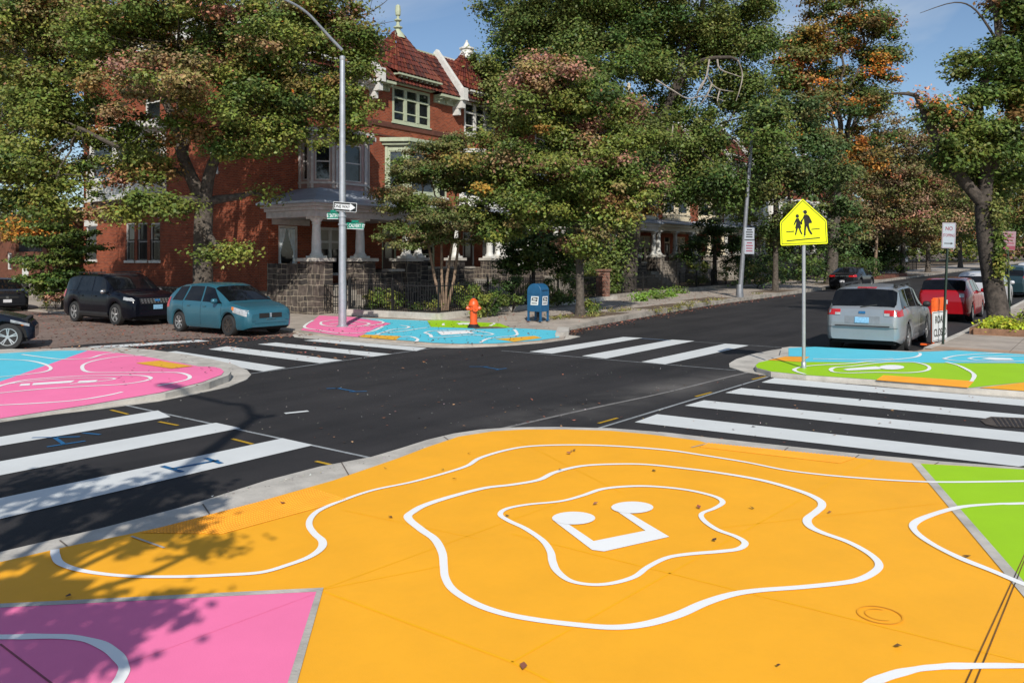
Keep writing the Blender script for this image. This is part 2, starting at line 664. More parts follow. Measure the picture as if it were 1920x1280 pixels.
M['tactile_orange'] = mat('tactile paving orange', (0.88, 0.36, 0.02), 0.6, var=0.08)
M['tactile_yellow'] = mat('tactile paving yellow', (0.80, 0.42, 0.03), 0.6, var=0.08)
M['brick'] = brick_mat('red brick', (0.37, 0.076, 0.029), (0.21, 0.040, 0.018), (0.25, 0.13, 0.085))
M['brick_brown'] = brick_mat('brown brick', (0.20, 0.065, 0.035), (0.16, 0.05, 0.03), (0.15, 0.09, 0.06))
M['brick_pier'] = brick_mat('salmon brick', (0.32, 0.12, 0.08), (0.25, 0.085, 0.055), (0.35, 0.28, 0.22))
M['stone'] = ashlar_mat('dark fieldstone with pale mortar', (0.115, 0.092, 0.078), (0.05, 0.044, 0.041), (0.30, 0.255, 0.195))
M['stone_pale'] = ashlar_mat('pale stone', (0.30, 0.26, 0.22), (0.19, 0.165, 0.14), (0.42, 0.37, 0.30))
M['white'] = mat('white painted wood', (0.62, 0.61, 0.57), 0.5, var=0.12, scale=4)
M['sage'] = mat('sage green painted wood', (0.40, 0.44, 0.31), 0.5, var=0.1, scale=4)
M['cream'] = mat('cream painted wood', (0.60, 0.52, 0.37), 0.5, var=0.1, scale=4)
M['pinkgrey'] = mat('greyish white painted wood', (0.50, 0.47, 0.45), 0.55, var=0.15, scale=4)
M['trim_red'] = mat('rose grey painted panel', (0.38, 0.25, 0.23), 0.6, var=0.15)
M['tin'] = mat('grey metal porch roof', (0.36, 0.40, 0.46), 0.42, var=0.12, scale=1.5, metal=0.15)
M['glass'] = mat('dark window glass', (0.012, 0.014, 0.016), 0.06, var=0.5, scale=0.8, spec=0.9)
M['glass_blue'] = mat('window glass with sky', (0.05, 0.065, 0.08), 0.05, var=0.4, scale=0.8, spec=1.0)
M['curtain'] = mat('pale curtain', (0.72, 0.78, 0.78), 0.8, var=0.15, scale=8)
M['blind'] = mat('pale window blind', (0.36, 0.34, 0.28), 0.7, var=0.1)
M['belt'] = mat('dark brick belt', (0.10, 0.035, 0.022), 0.85, var=0.25)
M['iron'] = mat('black wrought iron', (0.012, 0.012, 0.012), 0.5, var=0.3, spec=0.4)
M['door_wood'] = mat('dark stained door', (0.07, 0.028, 0.016), 0.5, var=0.3)
M['roof_flat'] = mat('flat roof felt', (0.10, 0.10, 0.10), 0.9)
M['tile'] = attr_mat('glazed clay roof tile', 0.6, 0, 0.25)
M['leaf'] = attr_mat('leaves', 0.5, 0.22, 0.3)
M['litter'] = attr_mat('fallen leaves', 0.8, 0, 0.2)
M['bark'] = mat('grey brown bark', (0.085, 0.07, 0.056), 0.95, var=0.5, scale=7, bump=1.0, bscale=14)
M['bark_dark'] = mat('dark bark', (0.062, 0.050, 0.041), 0.95, var=0.5, scale=7, bump=1.0, bscale=14)
M['bark_pale'] = mat('smooth tan bark', (0.22, 0.15, 0.10), 0.8, var=0.35, scale=5, bump=0.3)
M['deadwood'] = mat('bare grey deadwood', (0.30, 0.26, 0.22), 0.9, var=0.25, scale=8)
M['galv'] = mat('galvanised steel', (0.42, 0.44, 0.47), 0.42, metal=0.55, var=0.1, scale=5)
M['galv_dull'] = mat('dull galvanised steel', (0.25, 0.26, 0.28), 0.5, metal=0.5, var=0.15, scale=5)
M['post_green'] = mat('dark green sign post', (0.012, 0.028, 0.018), 0.5, var=0.3)
M['sign_yellow'] = mat('fluorescent yellow sign', (0.72, 0.78, 0.005), 0.4, var=0.03)
M['sign_black'] = mat('black sign film', (0.012, 0.012, 0.012), 0.4)
M['sign_white'] = mat('white sign film', (0.68, 0.70, 0.70), 0.4, var=0.05)
M['sign_grey'] = mat('greyish white sign film', (0.34, 0.37, 0.42), 0.45, var=0.05)
M['sign_green'] = mat('green street name film', (0.0, 0.20, 0.13), 0.4, var=0.05)
M['sign_red'] = mat('faded red sign ink', (0.24, 0.04, 0.07), 0.5)
M['sign_pink'] = mat('faded red and white sign', (0.30, 0.19, 0.22), 0.5, var=0.1)
M['hydrant'] = mat('orange hydrant enamel', (0.72, 0.09, 0.012), 0.42, var=0.12, scale=12, bump=0.15)
M['hydrant_base'] = mat('black hydrant foot', (0.02, 0.015, 0.015), 0.7, var=0.3)
M['mail_blue'] = mat('blue mailbox enamel', (0.012, 0.085, 0.19), 0.42, var=0.14, scale=5)
M['barrier_orange'] = mat('orange plastic', (0.80, 0.12, 0.015), 0.5, var=0.12, scale=9)
M['timber'] = mat('timber edging', (0.24, 0.13, 0.075), 0.85, var=0.25, scale=6)
M['plate_iron'] = mat('rusty iron', (0.07, 0.055, 0.045), 0.85, var=0.5, scale=14, bump=0.6)
M['joint_brown'] = mat('open brown joint', (0.16, 0.07, 0.02), 0.9, var=0.5, scale=6)
M['tyre'] = mat('tyre rubber', (0.018, 0.018, 0.018), 0.8, var=0.2)
M['rim'] = mat('alloy rim', (0.50, 0.50, 0.50), 0.3, metal=0.7, var=0.06)
M['rim_dark'] = mat('steel rim', (0.07, 0.055, 0.045), 0.6, metal=0.4, var=0.2)
M['under'] = mat('black underbody', (0.01, 0.01, 0.01), 0.9)
M['trim_black'] = mat('black plastic trim', (0.018, 0.018, 0.019), 0.6, var=0.2)
M['car_glass'] = mat('tinted car glass', (0.006, 0.007, 0.009), 0.05, var=0.3, spec=0.28)
M['chrome'] = mat('bright metal', (0.62, 0.62, 0.62), 0.18, metal=0.9, var=0.05)
M['lamp_clear'] = mat('clear headlamp', (0.36, 0.37, 0.38), 0.12, var=0.25, scale=12, spec=0.8)
M['lamp_red'] = mat('red lamp lens', (0.42, 0.012, 0.014), 0.15, var=0.2, scale=10, spec=0.7)
M['lamp_amber'] = mat('amber lens', (0.60, 0.16, 0.02), 0.2, var=0.1)
M['plate'] = mat('white number plate', (0.55, 0.55, 0.57), 0.45, var=0.12, scale=30)
M['plate_blue'] = mat('pale blue number plate', (0.20, 0.40, 0.58), 0.45, var=0.25, scale=22)
def car_paint(n, c, metal=0.2, rough=0.32):
    dark = max(c) < .03
    return mat(n, c, .14 if dark else rough, metal=0 if dark else metal, var=0.04, scale=2, coat=0.08 if dark else 0.45, spec=0.14 if dark else 0.5)
M['p_blue'] = car_paint('teal blue car paint', (0.026, 0.118, 0.165))
M['p_black'] = car_paint('black car paint', (0.004, 0.005, 0.009))
M['p_dark'] = car_paint('dark grey car paint', (0.013, 0.014, 0.017))
M['p_navy'] = car_paint('dark navy car paint', (0.011, 0.015, 0.026))
M['p_silver'] = car_paint('silver car paint', (0.33, 0.35, 0.37), 0.55, 0.35)
M['p_red'] = car_paint('red car paint', (0.30, 0.004, 0.009), 0.0, 0.2)
M['p_white'] = car_paint('pearl white car paint', (0.52, 0.53, 0.55))
M['p_teal'] = car_paint('dark teal car paint', (0.012, 0.035, 0.045))
# ================================================================ ground, road, pavements
def warp(mb, cut=22.0):
    """lay a flat mesh on the climbing ground"""
    mb.v = [Vector((p.x, p.y, p.z + rise(p.x))) for p in mb.v]
    return mb

mb = MB()
for u0, u1 in ((-900, 22), (22, 1600)):
    mb.add([(u0, -900, -0.05), (u1, -900, -0.05), (u1, 1500, -0.05), (u0, 1500, -0.05)], [(0, 1, 2, 3)])
warp(mb)
tag(mb.build('ground', M['earth']), 'bare brown earth under the whole place', 'ground', kind='structure')
mb = MB()
for u0, u1 in ((-80, 22), (22, 400)):
    mb.add([(u0, -80, 0), (u1, -80, 0), (u1, 16.5 if u1 > 22 else 130, 0), (u0, 16.5 if u1 > 22 else 130, 0)], [(0, 1, 2, 3)])
warp(mb)
tag(mb.build('road', M['asphalt']), 'fresh black asphalt road through the junction', 'road', kind='structure')
# older, browner asphalt of the side street, past the crosswalk
old = [g2(0, 664), g2(165, 645), g2(393, 633.5), g2(560, 630), (16.5, 20.5), (16.5, 120), (5, 120), (5, 24)]
tag(MB().sheet(old, 0.004).build('road', M['asphalt_old']), 'older brown asphalt of the side street under the parked cars', 'road', kind='structure')

def offset_poly(poly, d):
    n = len(poly)
    out = []
    for i in range(n):
        a, b, c = Vector(poly[i - 1][:2]), Vector(poly[i][:2]), Vector(poly[(i + 1) % n][:2])
        e1, e2 = (b - a).normalized(), (c - b).normalized()
        n1, n2 = Vector((-e1.y, e1.x)), Vector((-e2.y, e2.x))
        s = n1 + n2
        k = s.length_squared
        s = s * (2.0 / k) if k > 0.3 else n1
        out.append(tuple(b + s * d))
    return out

def pavement(label, poly, z, m, kerb_m=None, kw=0.16, group=None, zbot=-0.04):
    """a raised slab; its kerb ring is a part"""
    mb = MB()
    # split where the avenue starts to climb
    mb.prism(poly, zbot, z)
    warp(mb)
    o = tag(mb.build('pavement', m), label, 'pavement', kind='structure')
    return o

# ---- near corner: gutter apron then slab, all flush
ZN = 0.03
na = [(0, 1037), (190, 992), (350, 950), (500, 902), (600, 876), (696, 858), (750, 842), (800, 826), (850, 814), (900, 806.5), (955, 802.5), (1040, 801.5), (1145, 804), (1250, 812), (1360, 825), (1480, 838), (1610, 852), (1760, 866), (1905, 877)]
near_out = [g2(x, y) for x, y in na]
near_out = [(-70, 6.95)] + near_out + [(10.75, -2), (10.9, -70), (-70, -70)]
near_out = near_out[::-1]
no_in = [(0, 1053), (125, 1024), (250, 999), (380, 970), (530, 927), (625, 900), (745, 859), (800, 838), (860, 818), (925, 808), (985, 804.5), (1060, 804.5), (1145, 807), (1220, 814), (1310, 825.5), (1325, 830), (1450, 844), (1605, 858), (1715, 868), (1800, 872.5), (1920, 879.5)]
near_in = [g2(x, y, ZN) for x, y in no_in]
near_in = [(-70, near_in[0][1] - 0.05)] + near_in + [(10.42, -2), (10.55, -70), (-70, -70)]
near_in = near_in[::-1]
tag(MB().prism(near_out, -0.04, 0.012).build('gutter', M['concrete']), 'pale concrete gutter apron round the orange corner', 'gutter', kind='structure')
nearp = tag(MB().prism(near_in, -0.03, ZN).build('pavement', M['orange']), 'big orange painted corner with white contour lines and a music note', 'pavement', kind='structure')
ZP = ZN + 0.004

def drape(poly, h, zb=None, cell=.45):
    """a sheet laid over the surface h(u, v); with zb its rim is walled down to that height"""
    bm = bmesh.new()
    f = bm.faces.new([bm.verts.new((p[0], p[1], 0)) for p in poly])
    for ax in (0, 1):
        lo, hi = max(-12, min(p[ax] for p in poly)), min(34, max(p[ax] for p in poly))
        for c in np.arange(math.ceil(lo / cell) * cell, hi, cell):
            co_, no_ = Vector((0, 0, 0)), Vector((0, 0, 0))
            co_[ax], no_[ax] = c, 1
            bmesh.ops.bisect_plane(bm, geom=bm.verts[:] + bm.edges[:] + bm.faces[:], plane_co=co_, plane_no=no_, dist=1e-4)
    for v in bm.verts:
        v.co.z = h(v.co.x, v.co.y) + rise(v.co.x)
    mb = MB()
    bm.verts.index_update()
    mb.add([v.co.copy() for v in bm.verts], [tuple(v.index for v in f.verts) for f in bm.faces])
    if zb is not None:
        for e in bm.edges:
            if len(e.link_faces) == 1:
                a, b = e.verts[0].co, e.verts[1].co
                mb.add([a, b, (b.x, b.y, zb), (a.x, a.y, zb)], [(0, 1, 2, 3)])
    bm.free()
    return mb

def outward(pts, d, inside):
    """a line moved d metres away from a point inside"""
    P = [Vector(p[:2]) for p in pts]
    out = []
    c = Vector(inside)
    for i, p in enumerate(P):
        t = (P[min(i + 1, len(P) - 1)] - P[max(i - 1, 0)]).normalized()
        n = Vector((-t.y, t.x))
        if n.dot(p - c) < 0:
            n = -n
        out.append(tuple(p + n * d))
    return out

def L3(pts, z, closed=False, k=6):
    return smooth_path([gp(x, y, z) for x, y in pts], closed, k)

def mural_line(parent, pts, z, w, closed=False, m='white_line', k=6, wob=0.12):
    p = L3(pts, z, closed, k)
    ph = random.random() * 6
    MB().ribbon(p, lambda t: w * (1 + wob * math.sin(19 * t + ph) + 0.5 * wob * math.sin(47 * t)), closed).build('painted_line', M[m], parent)

def field(parent, pts, z, m, name='painted_field', world=False):
    if callable(z):
        drape([g2(x, y, z) for x, y in pts] if not world else pts, z).build(name, M[m], parent)
        return
    P = [gp(x, y, z) for x, y in pts] if not world else [Vector((p[0], p[1], z)) for p in pts]
    MB().sheet(P).build(name, M[m], parent)

# pink and green fields (they run on outside the picture)
pk = [g2(0, 1135, ZP), g2(600, 1105, ZP), g2(545, 1290, ZP)]
d1 = (Vector(pk[0]) - Vector(pk[1])).normalized()
d2 = (Vector(pk[2]) - Vector(pk[1])).normalized()
pkq = [tuple(Vector(pk[1]) + d1 * 7), pk[1], tuple(Vector(pk[1]) + d2 * 4.5), tuple(Vector(pk[1]) + d1 * 7 + d2 * 4.5)]
field(nearp, pkq, ZP, 'pink', world=True)
MB().ribbon([Vector((*pkq[0], ZP + .002)), Vector((*pkq[1], ZP + .002)), Vector((*pkq[2], ZP + .002))], 0.075).build('bare_border', M['concrete'], nearp)
ga, gb = g2(1718, 868.5, ZP), g2(1920, 1104, ZP)
gd = (Vector(gb) - Vector(ga)).normalized()
gend = tuple(Vector(ga) + gd * 7)
field(nearp, [ga, gend, (gend[0] + 1.2, gend[1] - 4), (10.46, -6), (10.41, -2), g2(1920, 879.5, ZP), g2(1800, 872.8, ZP)], ZP, 'green', world=True)
MB().ribbon([Vector((*ga, ZP + .002)), Vector((*gend, ZP + .002))], 0.085).build('bare_border', M['concrete'], nearp)
# slab joints showing through the paint
ZJ = ZN + 0.002
for a, b, w in (((600, 1105), (1080, 930), .012), ((960, 1240), (1640, 858), .014), ((600, 1105), (960, 1240), .02), ((960, 1240), (1060, 1290), .02), ((960, 1000), (1920, 1240), .016), ((945, 812), (1170, 925), .012), ((830, 1060), (600, 1105), .012), ((1340, 990), (1920, 925), .01), ((640, 955), (900, 1010), .01)):
    A0, B0 = gp(*a, ZJ), gp(*b, ZJ)
    MB().ribbon([A0, B0], w).build('slab_joint', M['orange_joint'], nearp)
for dx in (0, 9):
    A0, B0 = gp(1925 + dx * .4, 1030, ZP + .002), gp(1806 + dx * 2, 1290, ZP + .002)
    MB().ribbon([A0, B0], 0.007).build('slab_joint', M['joint_brown'], nearp)
q0, q1 = gp(0, 1206, ZP + .002), gp(110, 1290, ZP + .002)
MB().ribbon([q0, q1], 0.012).build('slab_joint', M['sign_red'], nearp)
MB().ribbon([gp(240, 1242, ZP + .002), gp(590, 1112, ZP + .002)], 0.008).build('slab_joint', M['pink'], nearp)
# white contour lines
ZL = ZP + 0.0035
mural_line(nearp, [(103, 1029), (104, 1040), (115, 1056), (160, 1070), (240, 1079), (340, 1080), (420, 1077), (490, 1072), (540, 1058), (580, 1043), (602, 1027), (604, 1013), (590, 1000), (580, 985), (583, 970), (600, 955), (640, 938), (700, 918), (780, 901), (870, 875), (900, 858), (950, 843), (1000, 835.5), (1080, 833.5), (1160, 836), (1250, 843), (1320, 853), (1400, 866), (1470, 880), (1540, 889), (1620, 896), (1700, 901), (1780, 903), (1940, 901), (2200, 897), (2600, 892)], ZL, .055)
mural_line(nearp, [(765, 970), (775, 958), (800, 945), (850, 929), (910, 914), (960, 908), (1010, 899), (1040, 885), (1090, 873), (1150, 869.5), (1210, 870), (1280, 877), (1350, 886), (1430, 900), (1500, 920), (1535, 936), (1541, 948), (1530, 959), (1514, 972), (1518, 985), (1540, 997), (1590, 1015), (1630, 1037), (1648, 1056), (1640, 1071), (1610, 1086), (1570, 1093), (1500, 1100), (1420, 1106), (1370, 1114), (1320, 1130), (1270, 1152), (1210, 1169), (1150, 1175), (1080, 1170), (1000, 1160), (940, 1148), (890, 1130), (850, 1105), (835, 1082), (832, 1060), (829, 1035), (815, 1010), (790, 992)], ZL, .066, True)
mural_line(nearp, [(938, 964), (950, 953), (990, 945), (1050, 939), (1090, 929), (1130, 916), (1180, 911), (1230, 911.5), (1290, 918), (1340, 930), (1355, 941), (1340, 952), (1316, 962), (1320, 975), (1345, 992), (1380, 1005), (1397, 1017), (1385, 1028), (1350, 1033), (1290, 1038), (1250, 1045), (1215, 1062), (1190, 1080), (1150, 1092), (1110, 1095), (1070, 1088), (1045, 1070), (1036, 1052), (1032, 1033), (1017, 1012), (985, 990), (955, 976)], ZL, .052, True)
mural_line(nearp, [(2600, 925), (2200, 934), (1920, 943), (1870, 944), (1800, 950), (1740, 967), (1713, 982), (1719, 998), (1750, 1020), (1800, 1045), (1860, 1069), (1920, 1094), (2020, 1132), (2200, 1195)], ZL, .062)
mural_line(nearp, [(1600, 1300), (1640, 1276), (1700, 1257), (1760, 1249), (1840, 1247), (1990, 1248), (2400, 1256)], ZL, .065)
mural_line(nearp, [(-500, 1200), (-250, 1194), (0, 1193), (60, 1192), (130, 1193), (180, 1203), (213, 1222), (231, 1245), (229, 1265), (205, 1300)], ZL, .065)
# music note
def z7(x, y):
    return (960 + x / 2, 760 + y / 2)
mb = MB()
mb.sheet([gp(*z7(*p), ZL) for p in ((150, 426), (300, 540), (345, 546), (590, 491), (440, 402), (376, 383), (500, 468), (306, 507), (215, 446))])
for cx, cy, rx, ry in ((231, 421, 81, 24), (451, 381, 79, 22)):
    mb.sheet([gp(*z7(cx + rx * math.cos(a), cy + ry * math.sin(a)), ZL + .003) for a in np.linspace(0, 2 * math.pi, 28, endpoint=False)])
mb.build('music_note', M['white_line'], nearp)
# small painted-over valve cover
c = gp(1650, 1152, ZP)
mb = MB()
mb.ribbon([c + Vector((.13 * math.cos(a), .13 * math.sin(a), .003)) for a in np.linspace(0, 2 * math.pi, 36, endpoint=False)], .012, True)
mb.ribbon([c + Vector((.085 * math.cos(a), .085 * math.sin(a), .003)) for a in np.linspace(0, 4, 20)], .008)
mb.build('valve_cover', M['rust_paint'], nearp)

for a, b in (((380, 944), (395, 966)), ((640, 866), (654, 890)), ((832, 818), (842, 825)), ((1611, 852), (1603, 857.5)), ((1478, 838), (1468, 845)), ((112, 1012), (126, 1023)), ((1760, 866), (1752, 870))):
    MB().ribbon([gp(*a, .016), gp(*b, .016)], .014).build('gutter_joint', M['joint'], nearp)

def domes(parent, quad, z, m, nx, ny, name='tactile_panel', r=.012):
    """tactile paving: a plate with rows of truncated domes"""
    q = [gp(x, y, z) for x, y in quad]
    mb = MB()
    mb.add(q, [(0, 1, 2, 3)])
    for i in range(nx):
        for j in range(ny):
            s, t = (i + .5) / nx, (j + .5) / ny
            p = (q[0] * (1 - s) + q[1] * s) * (1 - t) + (q[3] * (1 - s) + q[2] * s) * t
            b = len(mb.v)
            for k in range(5):
                a = k * 2 * math.pi / 5
                mb.v.append(p + Vector((r * math.cos(a), r * math.sin(a), 0.0)))
            for k in range(5):
                a = k * 2 * math.pi / 5
                mb.v.append(p + Vector((r * .6 * math.cos(a), r * .6 * math.sin(a), .007)))
            for k in range(5):
                k2 = (k + 1) % 5
                mb.f.append((b + k, b + k2, b + 5 + k2, b + 5 + k))
                mb.m.append(0)
            mb.f.append(tuple(b + 5 + k for k in range(5)))
            mb.m.append(0)
    mb.build(name, M[m], parent)
domes(nearp, [(262, 998), (585, 914), (652, 936), (418, 1000)], ZP, 'tactile_orange', 58, 12)
domes(nearp, [(1327, 830), (1606, 857.5), (1574, 868), (1312, 837.5)], ZP, 'tactile_orange', 44, 12)
for a, b in (((246, 1004), (308, 1026)), ((1296, 838), (1326, 831))):
    MB().ribbon([gp(*a, ZP + .003), gp(*b, ZP + .003)], .022).build('bare_border', M['concrete'], nearp)

# ---- left corner: flush at the ramps, a raised kerb round the tip
def lh(off):
    return lambda u, v: off + .03 + float(np.interp(u, [5, 6.2, 7.3, 8.5], [0, .02, .07, .11])) * float(np.interp(v, [14.3, 16.8], [1, .1]))
lo = [(-60, 806), (0, 791), (100, 777), (200, 765), (300, 752), (370, 738), (430, 725), (462, 712), (471, 703), (463, 694), (436, 683), (400, 674.5), (350, 665), (280, 655.5), (220, 651), (165, 651)]
left_gut = [g2(x, y) for x, y in lo] + [(8.5, 22.5), (8.4, 120), (-70, 120), (-70, 12.6)]
leftp_m = [(0, 784), (100, 768.5), (200, 752.5), (300, 735.5), (380, 715.5), (415, 702.5), (420, 696), (414, 690.5), (400, 687.5), (372, 686.5), (330, 678.5), (290, 671), (250, 665), (200, 658.8), (165, 656.8)]
lm_uv = [g2(-60, 794, lh(0))] + [g2(x, y, lh(0)) for x, y in leftp_m]
left_kerb = [(-70, lm_uv[0][1] - .1)] + outward(lm_uv, .13, (6, 17.5)) + [(8.35, 23.5), (8.25, 120), (-70, 120)]
tag(MB().prism(left_gut, -0.04, 0.010).build('gutter', M['concrete']), 'pale concrete gutter apron round the pink corner', 'gutter', kind='structure')
leftp = tag(drape(left_kerb, lh(-.004), -.03).build('pavement', M['concrete']), 'raised kerbed corner with pink and blue mural beside the dark car', 'pavement', kind='structure')
ZK = 0.15
ZKP = lh(.004)
bnd = g2(0, 715, ZKP)
field(leftp, leftp_m + [(0, 715)], ZKP, 'pink')
b165 = g2(165, 656.8, ZKP)
bd = (Vector(bnd) - Vector(b165)).normalized()
far = Vector(b165) + bd * 15
field(leftp, [b165] + [g2(x, y, ZKP) for x, y in ((90, 657.5), (0, 662.5))] + [(7.6, 23), (-2, 22), tuple(far)], ZKP, 'blue', world=True)
field(leftp, [bnd, tuple(far), (far[0] - 1, far[1] - 4), g2(-60, 798, ZKP), g2(0, 784, ZKP)], ZKP, 'pink', world=True)
ZKL = lh(.009)
def z1(*pts):
    return [(x / 3.0482, 380 + y / 3.0482) for x, y in pts]
mural_line(leftp, z1((-60, 1160), (0, 1155), (200, 1145), (430, 1128), (600, 1102), (700, 1080)), ZKL, .07)
mural_line(leftp, z1((-60, 1095), (0, 1086), (250, 1062), (500, 1047), (700, 1036), (830, 1016), (860, 998), (800, 986), (650, 984), (400, 992), (150, 1012), (0, 1045)), ZKL, .07)
mural_line(leftp, z1((830, 872), (700, 876), (560, 897), (485, 920), (470, 942), (490, 962), (560, 969), (800, 968), (1000, 969), (1068, 981), (1085, 998), (1050, 1015), (900, 1045)), ZKL, .07)
mural_line(leftp, z1((-20, 1056), (60, 1032), (300, 1008), (550, 1000), (655, 1003), (600, 1016), (400, 1035)), ZKL, .05)
mb = MB()
for q in (((120, 1035), (172, 1031), (170, 1042), (108, 1046)), ((190, 1030), (428, 1014), (405, 1027), (182, 1042)), ((455, 1017), (560, 1012), (545, 1023), (440, 1027))):
    mb.sheet([gp(*p, ZKL) for p in z1(*q)])
mb.build('flute_emblem', M['white_line'], leftp)
mural_line(leftp, z1((125, 866), (230, 880), (350, 893), (500, 889), (580, 868), (660, 856)), lh(.011), .07)
mural_line(leftp, z1((-60, 892), (0, 894), (150, 900), (250, 920), (291, 945), (250, 966), (120, 983), (-60, 1000)), lh(.011), .07)
field(leftp, [(255, 680), (300, 675.5), (362, 686), (321, 690.5)], lh(.013), 'tactile_yellow', 'tactile_panel')

# ---- far corner under the street lamp, nearly flush along its front
ZF = 0.06
fo = [(548, 628.5), (552, 632), (600, 636.5), (680, 642), (760, 648), (815, 651.5), (870, 652), (950, 648.5), (1020, 642.5), (1070, 635.5), (1088, 631)]
far_g = [g2(x, y) for x, y in fo]
fgut = far_g + [(20.9, 13.6), (17, 21), (16.5, 20.6)]
tag(MB().prism(fgut, -0.04, 0.010).build('gutter', M['concrete']), 'pale concrete gutter apron below the street lamp corner', 'gutter', kind='structure')
def z2(*pts):
    return [(460 + x / 3.0968, 340 + y / 3.0968) for x, y in pts]
ff = [g2(x, y, ZF) for x, y in z2((322, 864), (420, 880), (520, 890), (655, 904), (780, 913), (900, 920), (1090, 936), (1250, 942), (1450, 940), (1700, 922), (1822, 905))]
ff = outward(ff, .16, (19, 18))
fk_end = g2(1060, 620, ZF)
far_flat = [(16.45, 130), (16.45, 20.4)] + ff + [(fk_end[0] + .1, fk_end[1] - .1), (21.6, 14.0), (22.0, 14.28), (22.0, 130)]
farp = tag(MB().prism(far_flat, -0.03, ZF).build('pavement', M['pave']), 'pale pavement and mural corner at the foot of the street lamp', 'pavement', kind='structure')
e_ = g2(1053, 634, .0)
mb = MB()
q = [g2(1041, 636, 0), g2(1066, 632.5, 0), g2(1067, 623, 0), g2(1046, 622, 0)]
mb.prism(q, -.02, ZF + .1)
mb.build('kerb_end', M['concrete'], farp)
def kerbv(u):
    return 14.28 + (15.45 - 14.28) * min(1, max(0, (u - 22) / 14))
def walk(u):
    return ZF + (.15 - ZF) * min(1, max(0, (u - 22) / 3)) + rise(u)
us = [22, 24, 25, 27, 30, 33, 36, 44, 60, 90, 140, 300]
avp_mb = MB()
for a, b in ((22, 25), (25, 300)):
    inner = [u for u in us if a <= u <= b]
    P_ = [(u, kerbv(u)) for u in inner] + [(b, 130 if b < 30 else 21.5), (a, 130 if b < 30 else 21.5)]
    n_ = len(P_)
    avp_mb.add([(p[0], p[1], walk(p[0])) for p in P_] + [(p[0], p[1], -.03) for p in P_], [tuple(range(n_))] + [(i, (i + 1) % n_, n_ + (i + 1) % n_, n_ + i) for i in range(len(inner) - 1)])
avp = tag(avp_mb.build('pavement', M['pave']), 'long sidewalk with tree pits up the far side of the avenue', 'pavement', kind='structure')
o = MB()
for i in range(len(us) - 1):
    a, b = us[i], us[i + 1]
    n = max(1, int((b - a) / 1.8))
    for k in range(n):
        u0, u1 = a + (b - a) * k / n + .008, a + (b - a) * (k + 1) / n - .008
        v0, v1 = kerbv(u0), kerbv(u1)
        o.add([(u0, v0 - .03, -.03), (u1, v1 - .03, -.03), (u1, v1 + .17, -.03), (u0, v0 + .17, -.03), (u0, v0 - .03, walk(u0) - rise(u0) + .012), (u1, v1 - .03, walk(u1) - rise(u1) + .012), (u1, v1 + .17, walk(u1) - rise(u1) + .012), (u0, v0 + .17, walk(u0) - rise(u0) + .012)], [(3, 2, 1, 0), (4, 5, 6, 7), (0, 1, 5, 4), (1, 2, 6, 5), (2, 3, 7, 6), (3, 0, 4, 7)])
warp(o)
o.build('kerb', M['concrete_dark'], avp)
# sidewalk slab joints and dirt tree pits
o = MB()
for u in np.arange(25.2, 120, 1.5):
    o.ribbon([(u, kerbv(u) + .2, ZK + .004), (u, 20.2, ZK + .004)], .014)
o.ribbon([(25.1, 17.6, ZK + .004), (120, 17.6, ZK + .004)], .014)
warp(o)
o.build('slab_joint', M['joint'], avp)
pits = [(24.9, 28.2, 15.3, 17.0), (30.5, 34.5, 15.45, 16.5), (36.8, 40.4, 15.9, 17.2), (46.6, 50.5, 15.7, 17.4), (58.8, 63.8, 15.8, 17.6), (72.5, 77, 15.8, 17.6), (83, 89, 15.8, 17.6), (97, 101, 15.8, 17.6)]
o = MB()
for a, b, c, d in pits:
    o.box(a, b, c, d, ZK - .02, ZK + .006)
warp(o)
o.build('tree_pit', M['earth'], avp)

zf = ZF + .004
field(farp, z2((322, 862), (430, 778), (640, 788), (850, 824), (760, 850), (655, 903), (520, 890)), zf, 'pink')
field(farp, z2((640, 789), (700, 795), (850, 800), (1056, 809), (1075, 845), (1300, 852), (1540, 850), (1640, 855), (1830, 867), (1822, 905), (1700, 922), (1450, 940), (1250, 942), (1090, 936), (900, 920), (655, 904), (760, 851), (850, 825)), zf + .004, 'blue')
field(farp, z2((1056, 808), (1200, 792), (1380, 785), (1540, 849), (1300, 851), (1080, 845)), zf + .006, 'green')
field(farp, z2((690, 888), (905, 898), (872, 920), (655, 902)), zf + .009, 'tactile_yellow', 'tactile_panel')
field(farp, z2((1452, 914), (1680, 896), (1722, 908), (1560, 931)), zf + .009, 'tactile_yellow', 'tactile_panel')
zl = zf + .012
for pts in (((395, 806), (360, 825), (345, 848), (420, 862), (520, 878), (640, 880), (740, 868), (800, 840)), ((440, 815), (520, 805), (640, 812), (720, 825), (650, 842), (520, 842), (445, 832), (440, 815)),
            ((700, 797), (770, 806), (800, 822), (700, 840)), ((760, 890), (850, 860), (930, 853), (948, 842), (900, 835)), ((780, 880), (900, 870), (1000, 855), (1055, 848)),
            ((900, 902), (960, 900), (1000, 915), (990, 930)), ((1040, 878), (1080, 868), (1200, 862), (1330, 866), (1436, 884), (1390, 893), (1300, 890), (1200, 900), (1090, 905), (1075, 890), (1040, 878)),
            ((1150, 835), (1160, 822), (1260, 815), (1380, 815), (1445, 822), (1420, 838)), ((1560, 858), (1575, 875), (1570, 893), (1470, 903), (1400, 915), (1365, 936)), ((490, 828), (560, 822), (640, 828))):
    mural_line(farp, z2(*pts), zl, .09)
mb = MB()
mb.sheet([gp(*p, zl + .002) for p in z2((1110, 870), (1290, 866), (1335, 880), (1140, 892))])
mb.sheet([gp(*p, zl + .002) for p in z2((1225, 822), (1300, 820), (1330, 830), (1240, 831))])
mb.build('drum_emblem', M['white_line'], farp)

